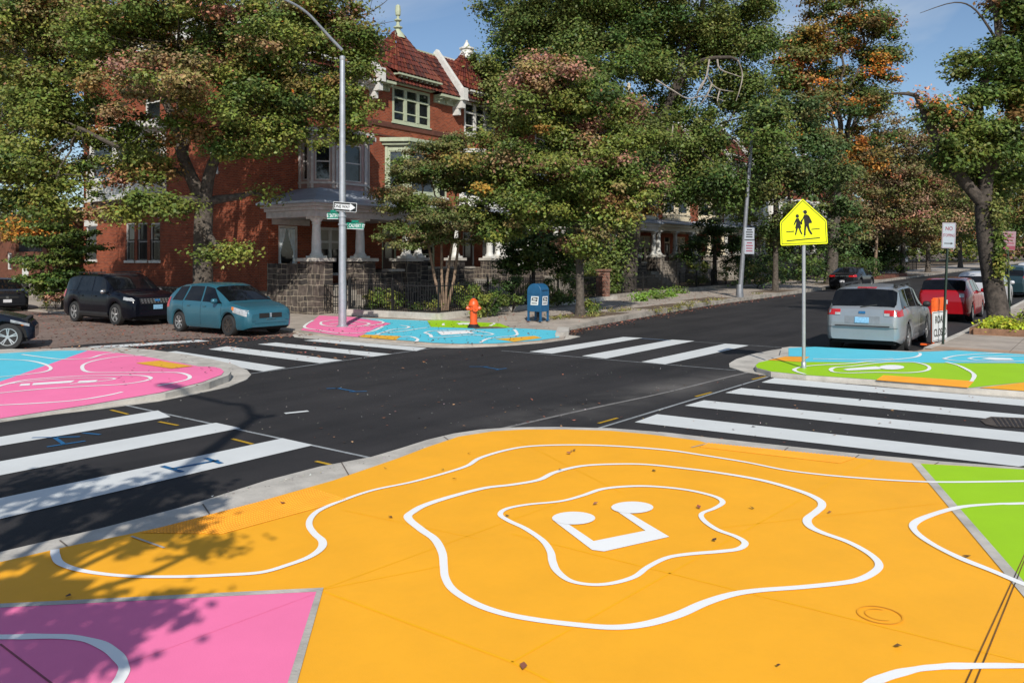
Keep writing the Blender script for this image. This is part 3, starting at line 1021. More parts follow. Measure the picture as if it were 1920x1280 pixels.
# ---- right corner
ZR = 0.10
ro = [(1920, 749), (1700, 729), (1560, 715), (1440, 704.5), (1395, 697.5), (1368, 689), (1367, 682), (1380, 674), (1410, 664.5), (1445, 657.5), (1475, 653)]
rg = [g2(x, y) for x, y in ro]
rgut = [(15.66, -70), (15.66, 0)] + rg + [(21.0, 6.5), (21.0, 3.95), (22, 3.9), (22, -70)]
tag(MB().prism(rgut[::-1], -0.04, 0.012).build('gutter', M['concrete']), 'pale concrete gutter apron round the green corner', 'gutter', kind='structure')
def z3(*pts):
    return [(1380 + x / 3.0482, 340 + y / 3.0482) for x, y in pts]
rk_img = z3((1646, 1155), (1330, 1180), (800, 1135), (400, 1108), (200, 1088), (118, 1066), (108, 1050), (128, 1032), (190, 1012), (250, 993))
rk = [g2(x, y, ZR) for x, y in rk_img]
rk2 = [g2(1466, 651.5, ZR), g2(1482, 649.5, ZR), g2(1710, 658, ZR)]
rightp_poly = [(15.98, -70), (15.98, 0)] + rk[1:] + rk2 + [(21.2, 3.87), (22, 3.86), (22, -70)]
rightp = tag(MB().prism(rightp_poly[::-1], -0.03, ZR).build('pavement', M['concrete']), 'green and blue mural corner under the school crossing sign', 'pavement', kind='structure')
o = MB()
o.prism([(22, 3.86), (27, 3.74), (60, 3.7), (300, 3.7), (300, -70), (22, -70)][::-1], -.03, ZR + .02)
warp(o)
rav = tag(o.build('pavement', M['pave']), 'sidewalk beside the parked silver and red cars', 'pavement', kind='structure')
o = MB()
o.prism([(22, 3.87), (27, 3.75), (60, 3.71), (300, 3.71), (300, 3.55), (60, 3.55), (27, 3.59), (22, 3.70)][::-1], -.02, ZR + .03)
warp(o)
o.build('kerb', M['concrete'], rav)
o = MB()
for u in np.arange(23, 60, 1.5):
    o.ribbon([(u, 3.5, ZR + .024), (u, -12, ZR + .024)], .014)
for v in (2.1, .6, -.9, -2.4):
    o.ribbon([(22.05, v, ZR + .024), (60, v, ZR + .024)], .014)
warp(o)
o.build('slab_joint', M['joint'], rav)
zr = ZR + .004
tan0 = [g2(1712, 658.5, zr), (22.0, 3.78), (22.0, -6), (20.3, -6), g2(1920, 655, zr)]
field(rightp, tan0, zr, 'pave_tan', 'tan_band', world=True)
field(rav, [(22, 3.7), (23.6, 3.66), (23.6, -6), (22, -6)], ZR + .026, 'pave_tan', 'tan_band', world=True)
e1, e2 = gp(1920, 681, zr), gp(1920, 655, zr)
off = Vector((.6, -6, 0))
field(rightp, [(p[0], p[1]) for p in [gp(*q, zr) for q in z3((300, 952), (450, 945), (700, 958), (1000, 975), (1080, 973), (1300, 964))] + [e2, e2 + off, e1 + off, e1] + [gp(*q, zr) for q in z3((1200, 1037), (700, 1033), (372, 1031), (420, 1002), (300, 999))]], zr + .002, 'blue', world=True)
f1, f2 = gp(1920, 681, zr), gp(1920, 716, zr)
field(rightp, [(p[0], p[1]) for p in [gp(*q, zr) for q in z3((112, 1050), (130, 1034), (185, 1022), (372, 1031), (700, 1033), (1200, 1037))] + [f1, f1 + off, f2 + off, f2] + [gp(*q, zr) for q in z3((1335, 1178), (800, 1132), (400, 1105), (200, 1085), (120, 1064))]], zr, 'green', world=True)
field(rightp, z3((183, 1020), (280, 1000), (420, 1002), (370, 1031)), zr + .005, 'tactile_orange', 'tactile_panel')
domes(rightp, z3((842, 1107), (1362, 1140), (1326, 1178), (800, 1134)), zr + .005, 'tactile_orange', 40, 10)
g1, g3 = gp(1920, 717, zr), gp(1920, 733, zr)
field(rightp, [(p[0], p[1]) for p in [gp(*z3((1390, 1180))[0], zr), g1, g1 + off, g3 + off, g3]], zr + .005, 'orange', world=True)
zl = zr + .009
for pts in (((395, 1100), (345, 1085), (335, 1072), (380, 1058), (480, 1048), (640, 1040), (760, 1028), (900, 1018), (1020, 1004), (1052, 990), (1050, 980)), ((440, 1013), (560, 1015), (720, 1018), (900, 1012)),
            ((540, 1075), (565, 1062), (660, 1055), (800, 1038), (900, 1031), (1010, 1032), (1080, 1046), (1106, 1064), (1080, 1082), (980, 1092), (800, 1090), (640, 1094), (560, 1088), (540, 1075)),
            ((1200, 1032), (1270, 1050), (1340, 1085), (1362, 1110), (1345, 1142)), ((1186, 1012), (1260, 995), (1400, 985), (1560, 978), (1700, 976)), ((1186, 1013), (1260, 1024), (1420, 1032), (1600, 1036)),
            ((1330, 1012), (1370, 1003), (1500, 998), (1646, 996)), ((1330, 1012), (1400, 1022), (1560, 1026), (1646, 1026))):
    mural_line(rightp, z3(*pts), zl, .07)
mb = MB()
cx, cy = 890, 1061
mb.sheet([gp(*z3((cx + 72 * math.cos(a), cy + 13 * math.sin(a)))[0], zl + .002) for a in np.linspace(0, 2 * math.pi, 24, endpoint=False)])
mb.sheet([gp(*p, zl) for p in z3((612, 1074), (640, 1068), (800, 1056), (850, 1066), (820, 1072), (640, 1080))])
mb.sheet([gp(*p, zl) for p in z3((1400, 1012), (1450, 1005), (1570, 1010), (1590, 1020), (1480, 1020))])
mb.build('microphone_emblem', M['white_line'], rightp)

# ---------------------------------------------------------------- road markings
def bars(label, quads, z=0.006):
    for q in quads:
        mb = MB().sheet([gp(x, y, z) for x, y in q])
        tag(mb.build('crosswalk_bar', M['cross_white']), label, 'crosswalk bar', group=label, kind='structure')
def ext(a, b, k):                                # a point k times as far along a-b (off the frame edge)
    return (a[0] + (b[0] - a[0]) * k, a[1] + (b[1] - a[1]) * k)
bars('white crosswalk bars between the orange and the pink corner', [
    [(-110, 837), (296, 769), (320, 781), (-110, 854)],
    [(-110, 884), (405, 792), (451, 802), (-110, 912)],
    [(-110, 956.5), (530, 821), (587, 834), (-110, 998)]])
bars('white crosswalk bars below the parked silver car', [
    [(992.5, 659), (1169, 631.5), (1205, 633.3), (1035, 662.7)],
    [(1091, 667), (1260, 636.5), (1302, 639), (1136, 672)],
    [(1202.5, 678), (1360, 644), (1404, 647.5), (1247.5, 682.5)]])
bars('white crosswalk bars between the orange and the green corner', [
    [(1232, 776), (1990, 862), (1910, 874), (1190, 791)],
    [(1320, 750), (2000, 818), (2000, 838), (1284, 760)],
    [(1390, 727), (2000, 785), (2000, 799), (1360, 736)],
    [(1452, 708), (2000, 756), (2000, 768), (1428, 716.5)]])
bars('white crosswalk bars in front of the teal hatchback', [
    [(600, 636), (800, 652), (781, 657.7), (569, 638)],
    [(517, 642), (734, 663.5), (699, 668.3), (483, 645)],
    [(425, 649), (642.5, 675), (600, 680.6), (391, 654.5)],
    [(330, 658), (536, 689), (494, 696), (283, 662)]])
tag(MB().sheet([gp(x, y, .010) for x, y in ((165, 649.5), (372, 637), (393, 639.2), (193, 653))]).build('stop_line', M['cross_white']), 'white stop line across the side street before the dark suv', 'stop line', kind='structure')
mk = MB()
for a, b, w in (((234, 759), (696, 858), .05), ((940, 657), (1380, 694), .045), ((1110, 806), (1440, 706), .05), ((470, 700), (820, 651), .05), ((1169, 631.5), (1480, 652), .04)):
    mk.ribbon([gp(*a, .004), gp(*b, .004)], w)
tag(mk.build('layout_line', M['chalk']), 'thin chalked layout lines at the crosswalk ends', 'layout line', kind='structure')
tag(MB().ribbon(smooth_path([gp(x, y, .005) for x, y in ((940, 803), (1100, 767), (1250, 735), (1380, 703), (1440, 692))]), .07).build('seam', M['dust']), 'dusty pale seam between two lifts of new asphalt', 'asphalt seam', kind='structure')
def marks(name, label, m, segs, w, z):
    mb = MB()
    for s in segs:
        mb.ribbon([gp(x, y, z) for x, y in s], w)
    tag(mb.build(name, M[m]), label, 'survey mark', kind='structure')
marks('survey_mark', 'faint blue survey paint marks on the junction asphalt', 'mark_blue', [
    ((60, 820), (150, 818)), ((100, 818), (120, 832)), ((88, 837), (160, 826)), ((155, 811), (188, 814)), ((880, 687), (915, 687)), ((905, 687), (935, 692)), ((930, 693), (950, 690)), ((612, 728), (640, 727)), ((630, 727), (665, 733)), ((655, 734), (688, 733)), ((1200, 634), (1258, 638))], .05, .007)
marks('survey_mark', 'bright blue survey mark sprayed on a white crosswalk bar', 'mark_blue', [((304, 873), (342, 884)), ((322, 878), (410, 862)), ((385, 858), (415, 868))], .06, .011)
marks('survey_mark', 'short yellow survey dashes on the asphalt', 'mark_yellow', [((208, 768), (240, 776)), ((298, 790), (334, 797)), ((435, 822), (474, 832)), ((592, 864), (645, 876)), ((1122, 793), (1158, 783)), ((1304, 743), (1334, 735)), ((1410, 711), (1436, 705))], .05, .008)
tag(MB().ribbon([gp(534, 774.5, .008), gp(578, 770, .008)], .1).build('paint_dash', M['cross_white']), 'short white paint dash alone on the junction', 'paint dash', kind='structure')
# worn iron plate in the crosswalk bar at the right edge
pq = [(1838, 787), (1858, 780.5), (2000, 786), (2000, 803), (1868, 799.5), (1848, 795)]
o = thing('drain_plate', 'rough dark iron plate set in the crosswalk at the right edge', 'drain plate', gp(1900, 792, 0.006))
MB().sheet([gp(x, y, .012) for x, y in pq]).build('plate', M['plate_iron'], o)
mb = MB()
for t in np.linspace(0.06, .97, 16):
    a_, b_ = gp(1852 + 148 * t, 782 + 5.5 * t, .014), gp(1866 + 134 * t, 798.5 + 4 * t, .014)
    mb.ribbon([a_, b_], .03)
mb.build('rib', M['hydrant_base'], o)
# ================================================================ row houses
V0 = 29.1                                        # front plane of the row
U0 = 21.9                                        # side wall of the corner house

class Face:
    """a wall plane: a runs along it, z up, d goes into the house"""
    def __init__(s, O, d, n):
        s.O, s.d, s.n = Vector((*O, 0)), Vector((*d, 0)).normalized(), Vector((*n, 0)).normalized()
    def p(s, a, z, d=0.0):
        q = s.O + s.d * a + s.n * d
        return Vector((q.x, q.y, z))
    def box(s, mb, a0, a1, z0, z1, d0, d1, mi=0):
        vs = [s.p(a, z, d) for z in (z0, z1) for a, d in ((a0, d0), (a1, d0), (a1, d1), (a0, d1))]
        mb.add(vs, [(3, 2, 1, 0), (4, 5, 6, 7), (0, 1, 5, 4), (1, 2, 6, 5), (2, 3, 7, 6), (3, 0, 4, 7)], mi)

def wall_holes(mb, F, a0, a1, z0, z1, holes, depth=.14, mi=0):
    A = sorted({a0, a1, *[h[0] for h in holes], *[h[1] for h in holes]})
    Z = sorted({z0, z1, *[h[2] for h in holes], *[h[3] for h in holes]})
    for i in range(len(A) - 1):
        for j in range(len(Z) - 1):
            ca, cz = (A[i] + A[i + 1]) / 2, (Z[j] + Z[j + 1]) / 2
            if any(h[0] < ca < h[1] and h[2] < cz < h[3] for h in holes):
                continue
            mb.add([F.p(A[i], Z[j]), F.p(A[i + 1], Z[j]), F.p(A[i + 1], Z[j + 1]), F.p(A[i], Z[j + 1])], [(0, 1, 2, 3)], mi)
    for h in holes:
        x0, x1, y0, y1 = h
        for p, q in (((x0, y0), (x0, y1)), ((x1, y0), (x1, y1)), ((x0, y0), (x1, y0)), ((x0, y1), (x1, y1))):
            mb.add([F.p(*p), F.p(*q), F.p(*q, depth), F.p(*p, depth)], [(0, 1, 2, 3)], mi)

def window(par, F, a0, a1, z0, z1, trim, glass='glass', cols=1, fw=.07, mull=.09, rails=(.5,), dep=.05, sill=None, lintel=None, bars=False, transom=None, cover=None):
    mb = MB()
    F.box(mb, a0, a0 + fw, z0, z1, dep, dep + .09)
    F.box(mb, a1 - fw, a1, z0, z1, dep, dep + .09)
    F.box(mb, a0 + fw, a1 - fw, z1 - fw, z1, dep, dep + .09)
    F.box(mb, a0 + fw, a1 - fw, z0, z0 + fw, dep, dep + .09)
    w = (a1 - a0) / cols
    for k in range(1, cols):
        F.box(mb, a0 + w * k - mull / 2, a0 + w * k + mull / 2, z0 + fw, z1 - fw, dep - .02, dep + .088)
    zt = z1
    if transom:
        zt = z0 + (z1 - z0) * transom
        F.box(mb, a0 + fw, a1 - fw, zt - .05, zt + .05, dep - .03, dep + .086)
    for r in rails:
        zr = z0 + (zt - z0) * r
        for k in range(cols):
            F.box(mb, a0 + w * k + fw * .6, a0 + w * (k + 1) - fw * .6, zr - .03, zr + .03, dep + .015, dep + .084)
    o = mb.build('window', M[trim], par)
    g = MB()
    g.add([F.p(a0 + .02, z0 + .02, dep + .06), F.p(a1 - .02, z0 + .02, dep + .06), F.p(a1 - .02, z1 - .02, dep + .06), F.p(a0 + .02, z1 - .02, dep + .06)], [(0, 1, 2, 3)])
    g.build('pane', M[glass], o)
    if cover:                                    # blind or curtains seen through the glass
        g = MB()
        if cover == 'blind':
            g.add([F.p(a0 + fw, z0 + (z1 - z0) * .55, dep + .055), F.p(a1 - fw, z0 + (z1 - z0) * .55, dep + .055), F.p(a1 - fw, z1 - fw, dep + .055), F.p(a0 + fw, z1 - fw, dep + .055)], [(0, 1, 2, 3)])
            g.build('blind', M['blind'], o)
    if sill:
        mb = MB()
        F.box(mb, a0 - .08, a1 + .08, z0 - .13, z0 - .003, -.07, dep)
        mb.build('sill', M[sill], o)
    if lintel:
        mb = MB()
        F.box(mb, a0 - .12, a1 + .12, z1 + .003, z1 + .32, -.03, dep)
        mb.build('lintel', M[lintel], o)
    if bars:
        mb = MB()
        zb = z0 + (z1 - z0) * .55
        n = max(4, int((a1 - a0) / .12))
        for k in range(n + 1):
            a = a0 + .02 + (a1 - a0 - .04) * k / n
            F.box(mb, a - .008, a + .008, z0, zb, -.03, -.014)
        for z in (z0 + .05, zb):
            F.box(mb, a0, a1, z - .012, z + .012, -.034, -.01)
        mb.build('window_guard', M['iron'], o)
    return o

def set_col(o, cols):
    me = o.data
    a = me.color_attributes.new('Col', 'FLOAT_COLOR', 'CORNER')
    idx = np.zeros(len(me.loops), dtype=np.int32)
    s = np.zeros(len(me.polygons), dtype=np.int32)
    n = np.zeros(len(me.polygons), dtype=np.int32)
    me.polygons.foreach_get('loop_start', s)
    me.polygons.foreach_get('loop_total', n)
    idx = np.repeat(np.arange(len(me.polygons)), n)
    c = np.ones((len(idx), 4), dtype=np.float32)
    c[:, :3] = np.asarray(cols, dtype=np.float32)[idx]
    a.data.foreach_set('color', c.ravel())

TILE_PAL = np.array([(.15, .036, .02), (.115, .026, .017), (.18, .05, .026), (.085, .022, .017), (.14, .031, .019), (.06, .019, .016)])

class Tiles:
    """barrel tiles in courses on any four-cornered slope"""
    def __init__(s):
        s.mb, s.c = MB(), []
    def patch(s, BL, BR, TR, TL, pitch=.25, course=.34):
        BL, BR, TR, TL = map(Vector, (BL, BR, TR, TL))
        w = max((BR - BL).length, (TR - TL).length)
        h = ((TL + TR) / 2 - (BL + BR) / 2).length
        nt = max(2, int(round(w / pitch)))
        nc = max(2, int(round(h / course)))
        n = (BR - BL).cross((TL + TR) / 2 - BL).normalized()
        sub = 4
        nu = nt * sub + 1
        for j in range(nc):
            rows = []
            for tt, lift in ((j / nc, .045), ((j + 1.08) / nc, .004)):
                tt = min(tt, 1.0)
                a, b = BL + (TL - BL) * tt, BR + (TR - BR) * tt
                wid = (b - a).length / max(w, .01)
                for i in range(nu):
                    q = a + (b - a) * (i / (nu - 1))
                    ph = i % sub
                    amp = (0, .05, .062, .05)[ph] * min(1, wid * 1.4 + .1)
                    rows.append(q + n * (lift + amp))
            b0 = len(s.mb.v)
            s.mb.v.extend(rows)
            for i in range(nu - 1):
                s.mb.f.append((b0 + i, b0 + i + 1, b0 + nu + i + 1, b0 + nu + i))
                s.mb.m.append(0)
                if i % sub == 0:
                    col = TILE_PAL[rng.integers(len(TILE_PAL))] * (0.75 + .5 * rng.random())
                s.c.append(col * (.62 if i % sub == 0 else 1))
            # the nose of each course
            b1 = len(s.mb.v)
            s.mb.v.extend([p - n * .05 for p in rows[:nu]])
            for i in range(nu - 1):
                s.mb.f.append((b0 + i, b0 + i + 1, b1 + i + 1, b1 + i))
                s.mb.m.append(0)
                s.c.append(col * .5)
    def build(s, name, par):
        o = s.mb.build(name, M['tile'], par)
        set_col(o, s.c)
        return o

def column(par, x, y, z0, z1, m, r=.17):
    h = z1 - z0
    mb = MB()
    mb.box(x - r * 1.5, x + r * 1.5, y - r * 1.5, y + r * 1.5, z0, z0 + .09)
    mb.lathe([(r * 1.35, .09), (r * 1.35, .15), (r * 1.1, .2), (r, .3), (r * .98, h * .4), (r * .82, h - .3), (r * .95, h - .28), (r * .95, h - .24), (r * .85, h - .22), (r * 1.3, h - .1), (r * 1.3, h - .08)], (x, y, z0), 16)
    mb.box(x - r * 1.5, x + r * 1.5, y - r * 1.5, y + r * 1.5, z1 - .08, z1)
    return mb.build('column', M[m], par, smooth=40)

def lights_of_bay(par, pts, z0, z1, trim, panel, glass='glass', cornice=.34, bot=.25, pil=.14, blind=None):
    """a projecting window bay: pts run left to right round its plan"""
    P = [Vector((*p, 0)) for p in pts]
    body, pilm, cor, basem, sillm = MB(), [], MB(), MB(), MB()
    cx = sum((p.x for p in P)) / len(P)
    cyy = max(p.y for p in P)
    ctr = Vector((cx, cyy + .3, 0))
    wins = []
    for i in range(len(P) - 1):
        a, b = P[i], P[i + 1]
        L = (b - a).length
        d = (b - a).normalized()
        n = Vector((-d.y, d.x, 0))
        if n.dot(ctr - (a + b) / 2) < 0:
            n = -n
        F = Face((a.x, a.y), (d.x, d.y), (n.x, n.y))
        hz0, hz1 = z0 + bot + .35, z1 - cornice - .25
        holes = []
        if L > .55:
            g = .2 if L < 1.2 else .28
            holes = [(g, L - g, hz0, hz1)]
        wall_holes(body, F, 0, L, z0, z1 - cornice, holes, .1)
        for h in holes:
            wins.append((F, h))
        for a0 in ((0.02, pil), (L - pil, L - .02)):
            if L > .5:
                pm = MB()
                F.box(pm, a0[0], a0[1], z0 + bot, z1 - cornice - .02, -.05, -.002)
                pilm.append(pm)
        F.box(cor, -.12, L + .12, z1 - cornice + .003, z1 - cornice * .55, -.16, .2)
        F.box(cor, -.2, L + .2, z1 - cornice * .55 + .003, z1, -.30, .2)
        F.box(basem, -.05, L + .05, z0 + .003, z0 + bot * .6, -.09, .15)
        F.box(sillm, -.03, L + .03, hz0 - .16, hz0 - .06, -.07, -.002)
    top = [P[0]] + P[1:-1] + [P[-1]]
    cor.add([Vector((p.x, p.y, z1 - .003)) for p in top], [tuple(range(len(top)))])
    basem.add([Vector((p.x, p.y, z0 + .005)) for p in top], [tuple(range(len(top)))])
    o = body.build('window_bay', M[panel], par)
    for pm in pilm:
        pm.build('pilaster', M[trim], o)
    cor.build('cornice', M[trim], o)
    basem.build('base_moulding', M[trim], o)
    sillm.build('sill_band', M[trim], o)
    for F, h in wins:
        window(par, F, h[0], h[1], h[2], h[3], trim, glass, fw=.06, dep=.03, cover=blind)
    return o

def finial(par, x, y, z, m, tall):
    mb = MB()
    if tall:
        prof = [(.42, -.35), (.3, -.1), (.16, .05), (.13, .15), (.24, .2), (.24, .25), (.1, .32), (.08, .5), (.19, .58), (.19, .63), (.07, .68), (.07, .8), (.13, .86), (.15, 1.1), (.12, 1.35), (.03, 1.42)]
    else:
        prof = [(.62, -.45), (.5, -.3), (.36, .0), (.34, .12), (.44, .16), (.44, .24), (.22, .3), (.16, .45), (.06, .6), (.07, .66), (.01, .72)]
    mb.lathe(prof, (x, y, z), 10)
    mb.build('finial', M[m], par, smooth=35)

def bracket(mb, F, a, z, w, h, dd):
    """a scrolled eave bracket"""
    F.box(mb, a - w / 2, a + w / 2, z - h * .45, z, -dd, 0)
    F.box(mb, a - w / 2 + .01, a + w / 2 - .01, z - h, z - h * .45 - .003, -dd * .55, 0)

def rowhouse(u0, u1, label, trim, stone='stone', wall='brick', win3=(1.3, 4.05), apex=None, tall=True, roofc='tin', porch_m='white', first=False, balustrade=False, coping='white'):
    b = rise((u0 + u1) / 2) if not first else 0.0
    w = u1 - u0
    H = thing('row_house', label, 'house', (u0, V0, b), group='brick row houses along the avenue')
    F = Face((u0, V0), (1, 0), (0, 1))
    zb = b
    E = 10.88 + b                                # eave of the main slope
    ET = 11.38 + b                               # eave of the turret
    # ---- walls
    body = MB()
    h3 = (win3[0], win3[1], 9.05 + b, 10.85 + b)
    holes = [h3]
    s2 = (.55, 1.35, 5.5 + b, 7.2 + b) if win3[0] > 1.6 else (w - 1.35, w - .55, 5.5 + b, 7.2 + b)
    door = (.75, 1.75, 1.25 + b, 3.65 + b)
    bigw = (2.5, 4.6, 1.75 + b, 3.75 + b)
    if not first:
        holes += [s2, door, bigw]
    else:
        holes += [(.45, 1.5, 1.3, 3.75), (2.35, 4.35, 1.55, 3.75)]
    wall_holes(body, F, 0, w, -.05 + zb, E + .02, holes, .16)
    F.box(body, win3[0] - .25, win3[1] + .25, E + .023, ET, .0, .3)
    vend = 45.2
    if not first:
        body.add([F.p(0, zb, 0), F.p(0, zb, vend - V0), F.p(0, 13.2 + b, vend - V0), F.p(0, 13.2 + b, 1.3), F.p(0, E, 0)], [(0, 1, 2, 3, 4)])
    body.add([F.p(w, zb, 0), F.p(w, zb, vend - V0), F.p(w, 13.2 + b, vend - V0), F.p(w, 13.2 + b, 1.3), F.p(w, E, 0)], [(0, 1, 2, 3, 4)])
    body.add([F.p(0, zb, vend - V0), F.p(w, zb, vend - V0), F.p(w, 13.2 + b, vend - V0), F.p(0, 13.2 + b, vend - V0)], [(0, 1, 2, 3)])
    if first:
        S = Face((U0, V0), (0, 1), (1, 0))
        Ls = vend - V0
        sh = side_windows()
        wall_holes(body, S, 0, Ls, -.05, 13.2, [q[:4] for q in sh], .16)
    wo_ = body.build('wall', M[wall], H)
    mb = MB()
    F.box(mb, .003, w - .003, 8.72 + b, 8.97 + b, -.07, -.002)
    F.box(mb, .003, w - .003, 8.25 + b, 8.32 + b, -.04, -.002)
    mb.build('belt_course', M['belt'], wo_)
    # ---- roof
    T = Tiles()
    ev, rv, rz = V0 - .55, V0 + 1.25, 13.35 + b
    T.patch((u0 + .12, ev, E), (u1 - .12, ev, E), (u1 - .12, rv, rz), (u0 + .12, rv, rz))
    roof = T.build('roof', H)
    mb = MB()
    mb.box(u0, u1, rv, rv + .22, rz - .1, rz + .12)
    mb.box(u0, u1, rv + .22, vend, 13.1 + b, 13.3 + b)
    mb.build('ridge_cap', M[trim], roof)
    for s0, s1 in ((0.0, win3[0] - .3), (win3[1] + .3, w)):
        mb = MB()
        F.box(mb, s0, s1, E - .14, E - .02, -.6, 0)
        F.box(mb, s0, s1, E - .42, E - .145, -.14, -.002)
        n = max(2, int((s1 - s0) / .45))
        for k in range(n):
            bracket(mb, F, s0 + .16 + (s1 - s0 - .32) * k / (n - 1), E - .148, .11, .26, .48)
        mb.build('cornice', M[trim], H)
    # ---- turret over the third-floor window
    c3 = u0 + (win3[0] + win3[1]) / 2
    hw = (win3[1] - win3[0]) / 2 + .28
    axl, axr, ax = (c3 - .22, V0 + .95, 14.0 + b), (c3 + .22, V0 + .95, 14.0 + b), (c3, V0 + .95, 14.0 + b)
    fz = ET
    T = Tiles()
    fl = (c3 - hw, V0 - .68, fz)
    fr = (c3 + hw, V0 - .68, fz)
    bl = (c3 - hw - .1, V0 + 1.5, ET + .9)
    br_ = (c3 + hw + .1, V0 + 1.5, ET + .9)
    T.patch(fl, fr, axr, axl)
    T.patch(fr, br_, axr, axr)
    T.patch(bl, fl, axl, axl)
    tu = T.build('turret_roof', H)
    finial(tu, ax[0], ax[1], ax[2] - .05, trim, tall)
    mb = MB()
    F.box(mb, c3 - hw - u0 + .05, c3 + hw - u0 - .05, ET - .1, ET - .01, -.7, -.0)
    F.box(mb, c3 - hw - u0 + .2, c3 + hw - u0 - .2, ET - .45, ET - .105, -.30, -.002)
    for k in range(8):
        bracket(mb, F, c3 - u0 - hw + .35 + (2 * hw - .7) * k / 7, ET - .108, .1, .2, .6)
    mb.build('turret_cornice', M[trim], tu)
    window(H, F, h3[0], h3[1], h3[2], h3[3], trim, 'glass', cols=3, fw=.13, mull=.2, rails=(.42,), dep=-.02, transom=.68, sill=trim)
    # ---- sloping coping on the party wall at the left
    mb = MB()
    a0, a1 = Vector((u0, V0 + 1.3, 13.6 + b)), Vector((u0, V0 - .6, E + .28))
    mb.bar(a0, a1, .24, .3)
    mb.box(u0 - .17, u0 + .17, V0 - .86, V0 - .5, E - .2, E + .45)
    mb.box(u0 - .13, u0 + .13, V0 - .7, V0 - .003, E - .6, E - .205)
    mb.box(u0 - .11, u0 + .11, V0 - .4, V0 - .003, E - .95, E - .605)
    mb.build('parapet_coping', M[coping], H)
    # ---- second floor bay
    if first:
        pts = [(u0 + 1.55, V0), (u0 + 1.55, V0 - .75), (u0 + 2.35, V0 - 1.45), (u0 + 4.2, V0 - 1.45), (u0 + 5.0, V0 - .75), (u0 + 5.0, V0)]
        lights_of_bay(H, pts, 5.15, 8.0, 'pinkgrey', 'trim_red', 'glass', blind=None)
    else:
        s = 1 if win3[0] > 1.2 else 0
        a0 = u0 + .45 + s * .5
        pts = [(a0, V0), (a0 + .6, V0 - .95), (a0 + 2.9, V0 - .95), (a0 + 3.5, V0)]
        lights_of_bay(H, pts, 4.95 + b, 8.15 + b, trim, trim, 'glass_blue')
        window(H, F, *s2, trim, 'glass', sill='white', lintel='white')
    # ---- first floor behind the porch
    if not first:
        mb = MB()
        F.box(mb, door[0] + .1, door[1] - .1, door[2], door[3] - .45, .08, .14)
        d = mb.build('door', M['door_wood'], H)
        mb = MB()
        F.box(mb, door[0], door[0] + .1, door[2], door[3], .03, .15)
        F.box(mb, door[1] - .1, door[1], door[2], door[3], .03, .15)
        F.box(mb, door[0] + .1, door[1] - .1, door[3] - .45, door[3] - .35, .03, .15)
        mb.build('door_frame', M[trim], d)
        mb = MB()
        F.box(mb, door[0] + .28, door[1] - .28, door[2] + 1.0, door[3] - .6, .06, .078)
        F.box(mb, door[0] + .1, door[1] - .1, door[3] - .35, door[3], .1, .12)
        mb.build('door_pane', M['glass'], d)
        window(H, F, *bigw, trim, 'glass', cols=2, fw=.1, dep=.03, transom=.72, cover='blind')
    # ---- porch
    if first:
        return H, F
    pd = 3.0
    pz = 1.2 + b
    mb = MB()
    mb.prism([(u0 + .02, V0 - pd), (u1 - 1.9, V0 - pd), (u1 - 1.9, V0 - pd + .35), (u0 + .3, V0 - pd + .35), (u0 + .3, V0 - .003), (u0 + .02, V0 - .003)], zb, pz + .55)
    pb = mb.build('porch_wall', M[stone], H)
    mb = MB()
    mb.box(u1 - .55, u1 - .02, V0 - pd, V0 - .003, zb, pz + .55)
    mb.build('porch_wall', M[stone], H)
    mb = MB()
    mb.box(u0 + .3, u1 - .55, V0 - pd + .35, V0 - .005, pz - .15, pz)
    mb.box(u0, u1 - 1.9, V0 - pd - .04, V0 - pd + .39, pz + .553, pz + .65)
    mb.build('porch_floor', M['concrete_dark'], pb)
    colx = (u0 + .4, u0 + w * .5, u1 - .35)
    for x in colx:
        mb = MB()
        mb.box(x - .33, x + .33, V0 - pd - .06, V0 - pd + .6, zb - .02, pz + .95)
        pp = mb.build('porch_pier', M[stone], H)
        mb = MB()
        mb.box(x - .4, x + .4, V0 - pd - .13, V0 - pd + .67, pz + .953, pz + 1.08)
        mb.build('pier_cap', M['concrete'], pp)
    for x in colx:
        column(H, x, V0 - pd + .27, pz + 1.083, 4.0 + b, porch_m)
    mb = MB()
    mb.box(u0 + .02, u1 - .02, V0 - pd + .05, V0 - .004, 4.0 + b, 4.28 + b)
    mb.box(u0 - .02, u1 + .02, V0 - pd - .12, V0 - pd + .05, 4.28 + b, 4.5 + b)
    mb.build('porch_beam', M[trim], H)
    mb = MB()
    z0r, z1r = 4.5 + b, 5.05 + b
    mb.add([(u0 - .1, V0 - pd - .35, z0r), (u1 + .1, V0 - pd - .35, z0r), (u1 + .1, V0 - .003, z0r), (u0 - .1, V0 - .003, z0r),
            (u0 - .1, V0 - pd - .35, z0r + .1), (u1 + .1, V0 - pd - .35, z0r + .1), (u1 + .1, V0 - .003, z1r), (u0 - .1, V0 - .003, z1r)],
           [(3, 2, 1, 0), (4, 5, 6, 7), (0, 1, 5, 4), (1, 2, 6, 5), (2, 3, 7, 6), (3, 0, 4, 7)])
    mb.build('porch_roof', M[roofc], H)
    mb = MB()
    for k in range(6):
        mb.box(u1 - 1.85, u1 - .6, V0 - pd - 1.8 + .3 * k, V0 - pd + .05, zb - .02 + .2 * k, zb + .2 * (k + 1) - .003)
    mb.build('porch_steps', M['concrete_dark'], H)
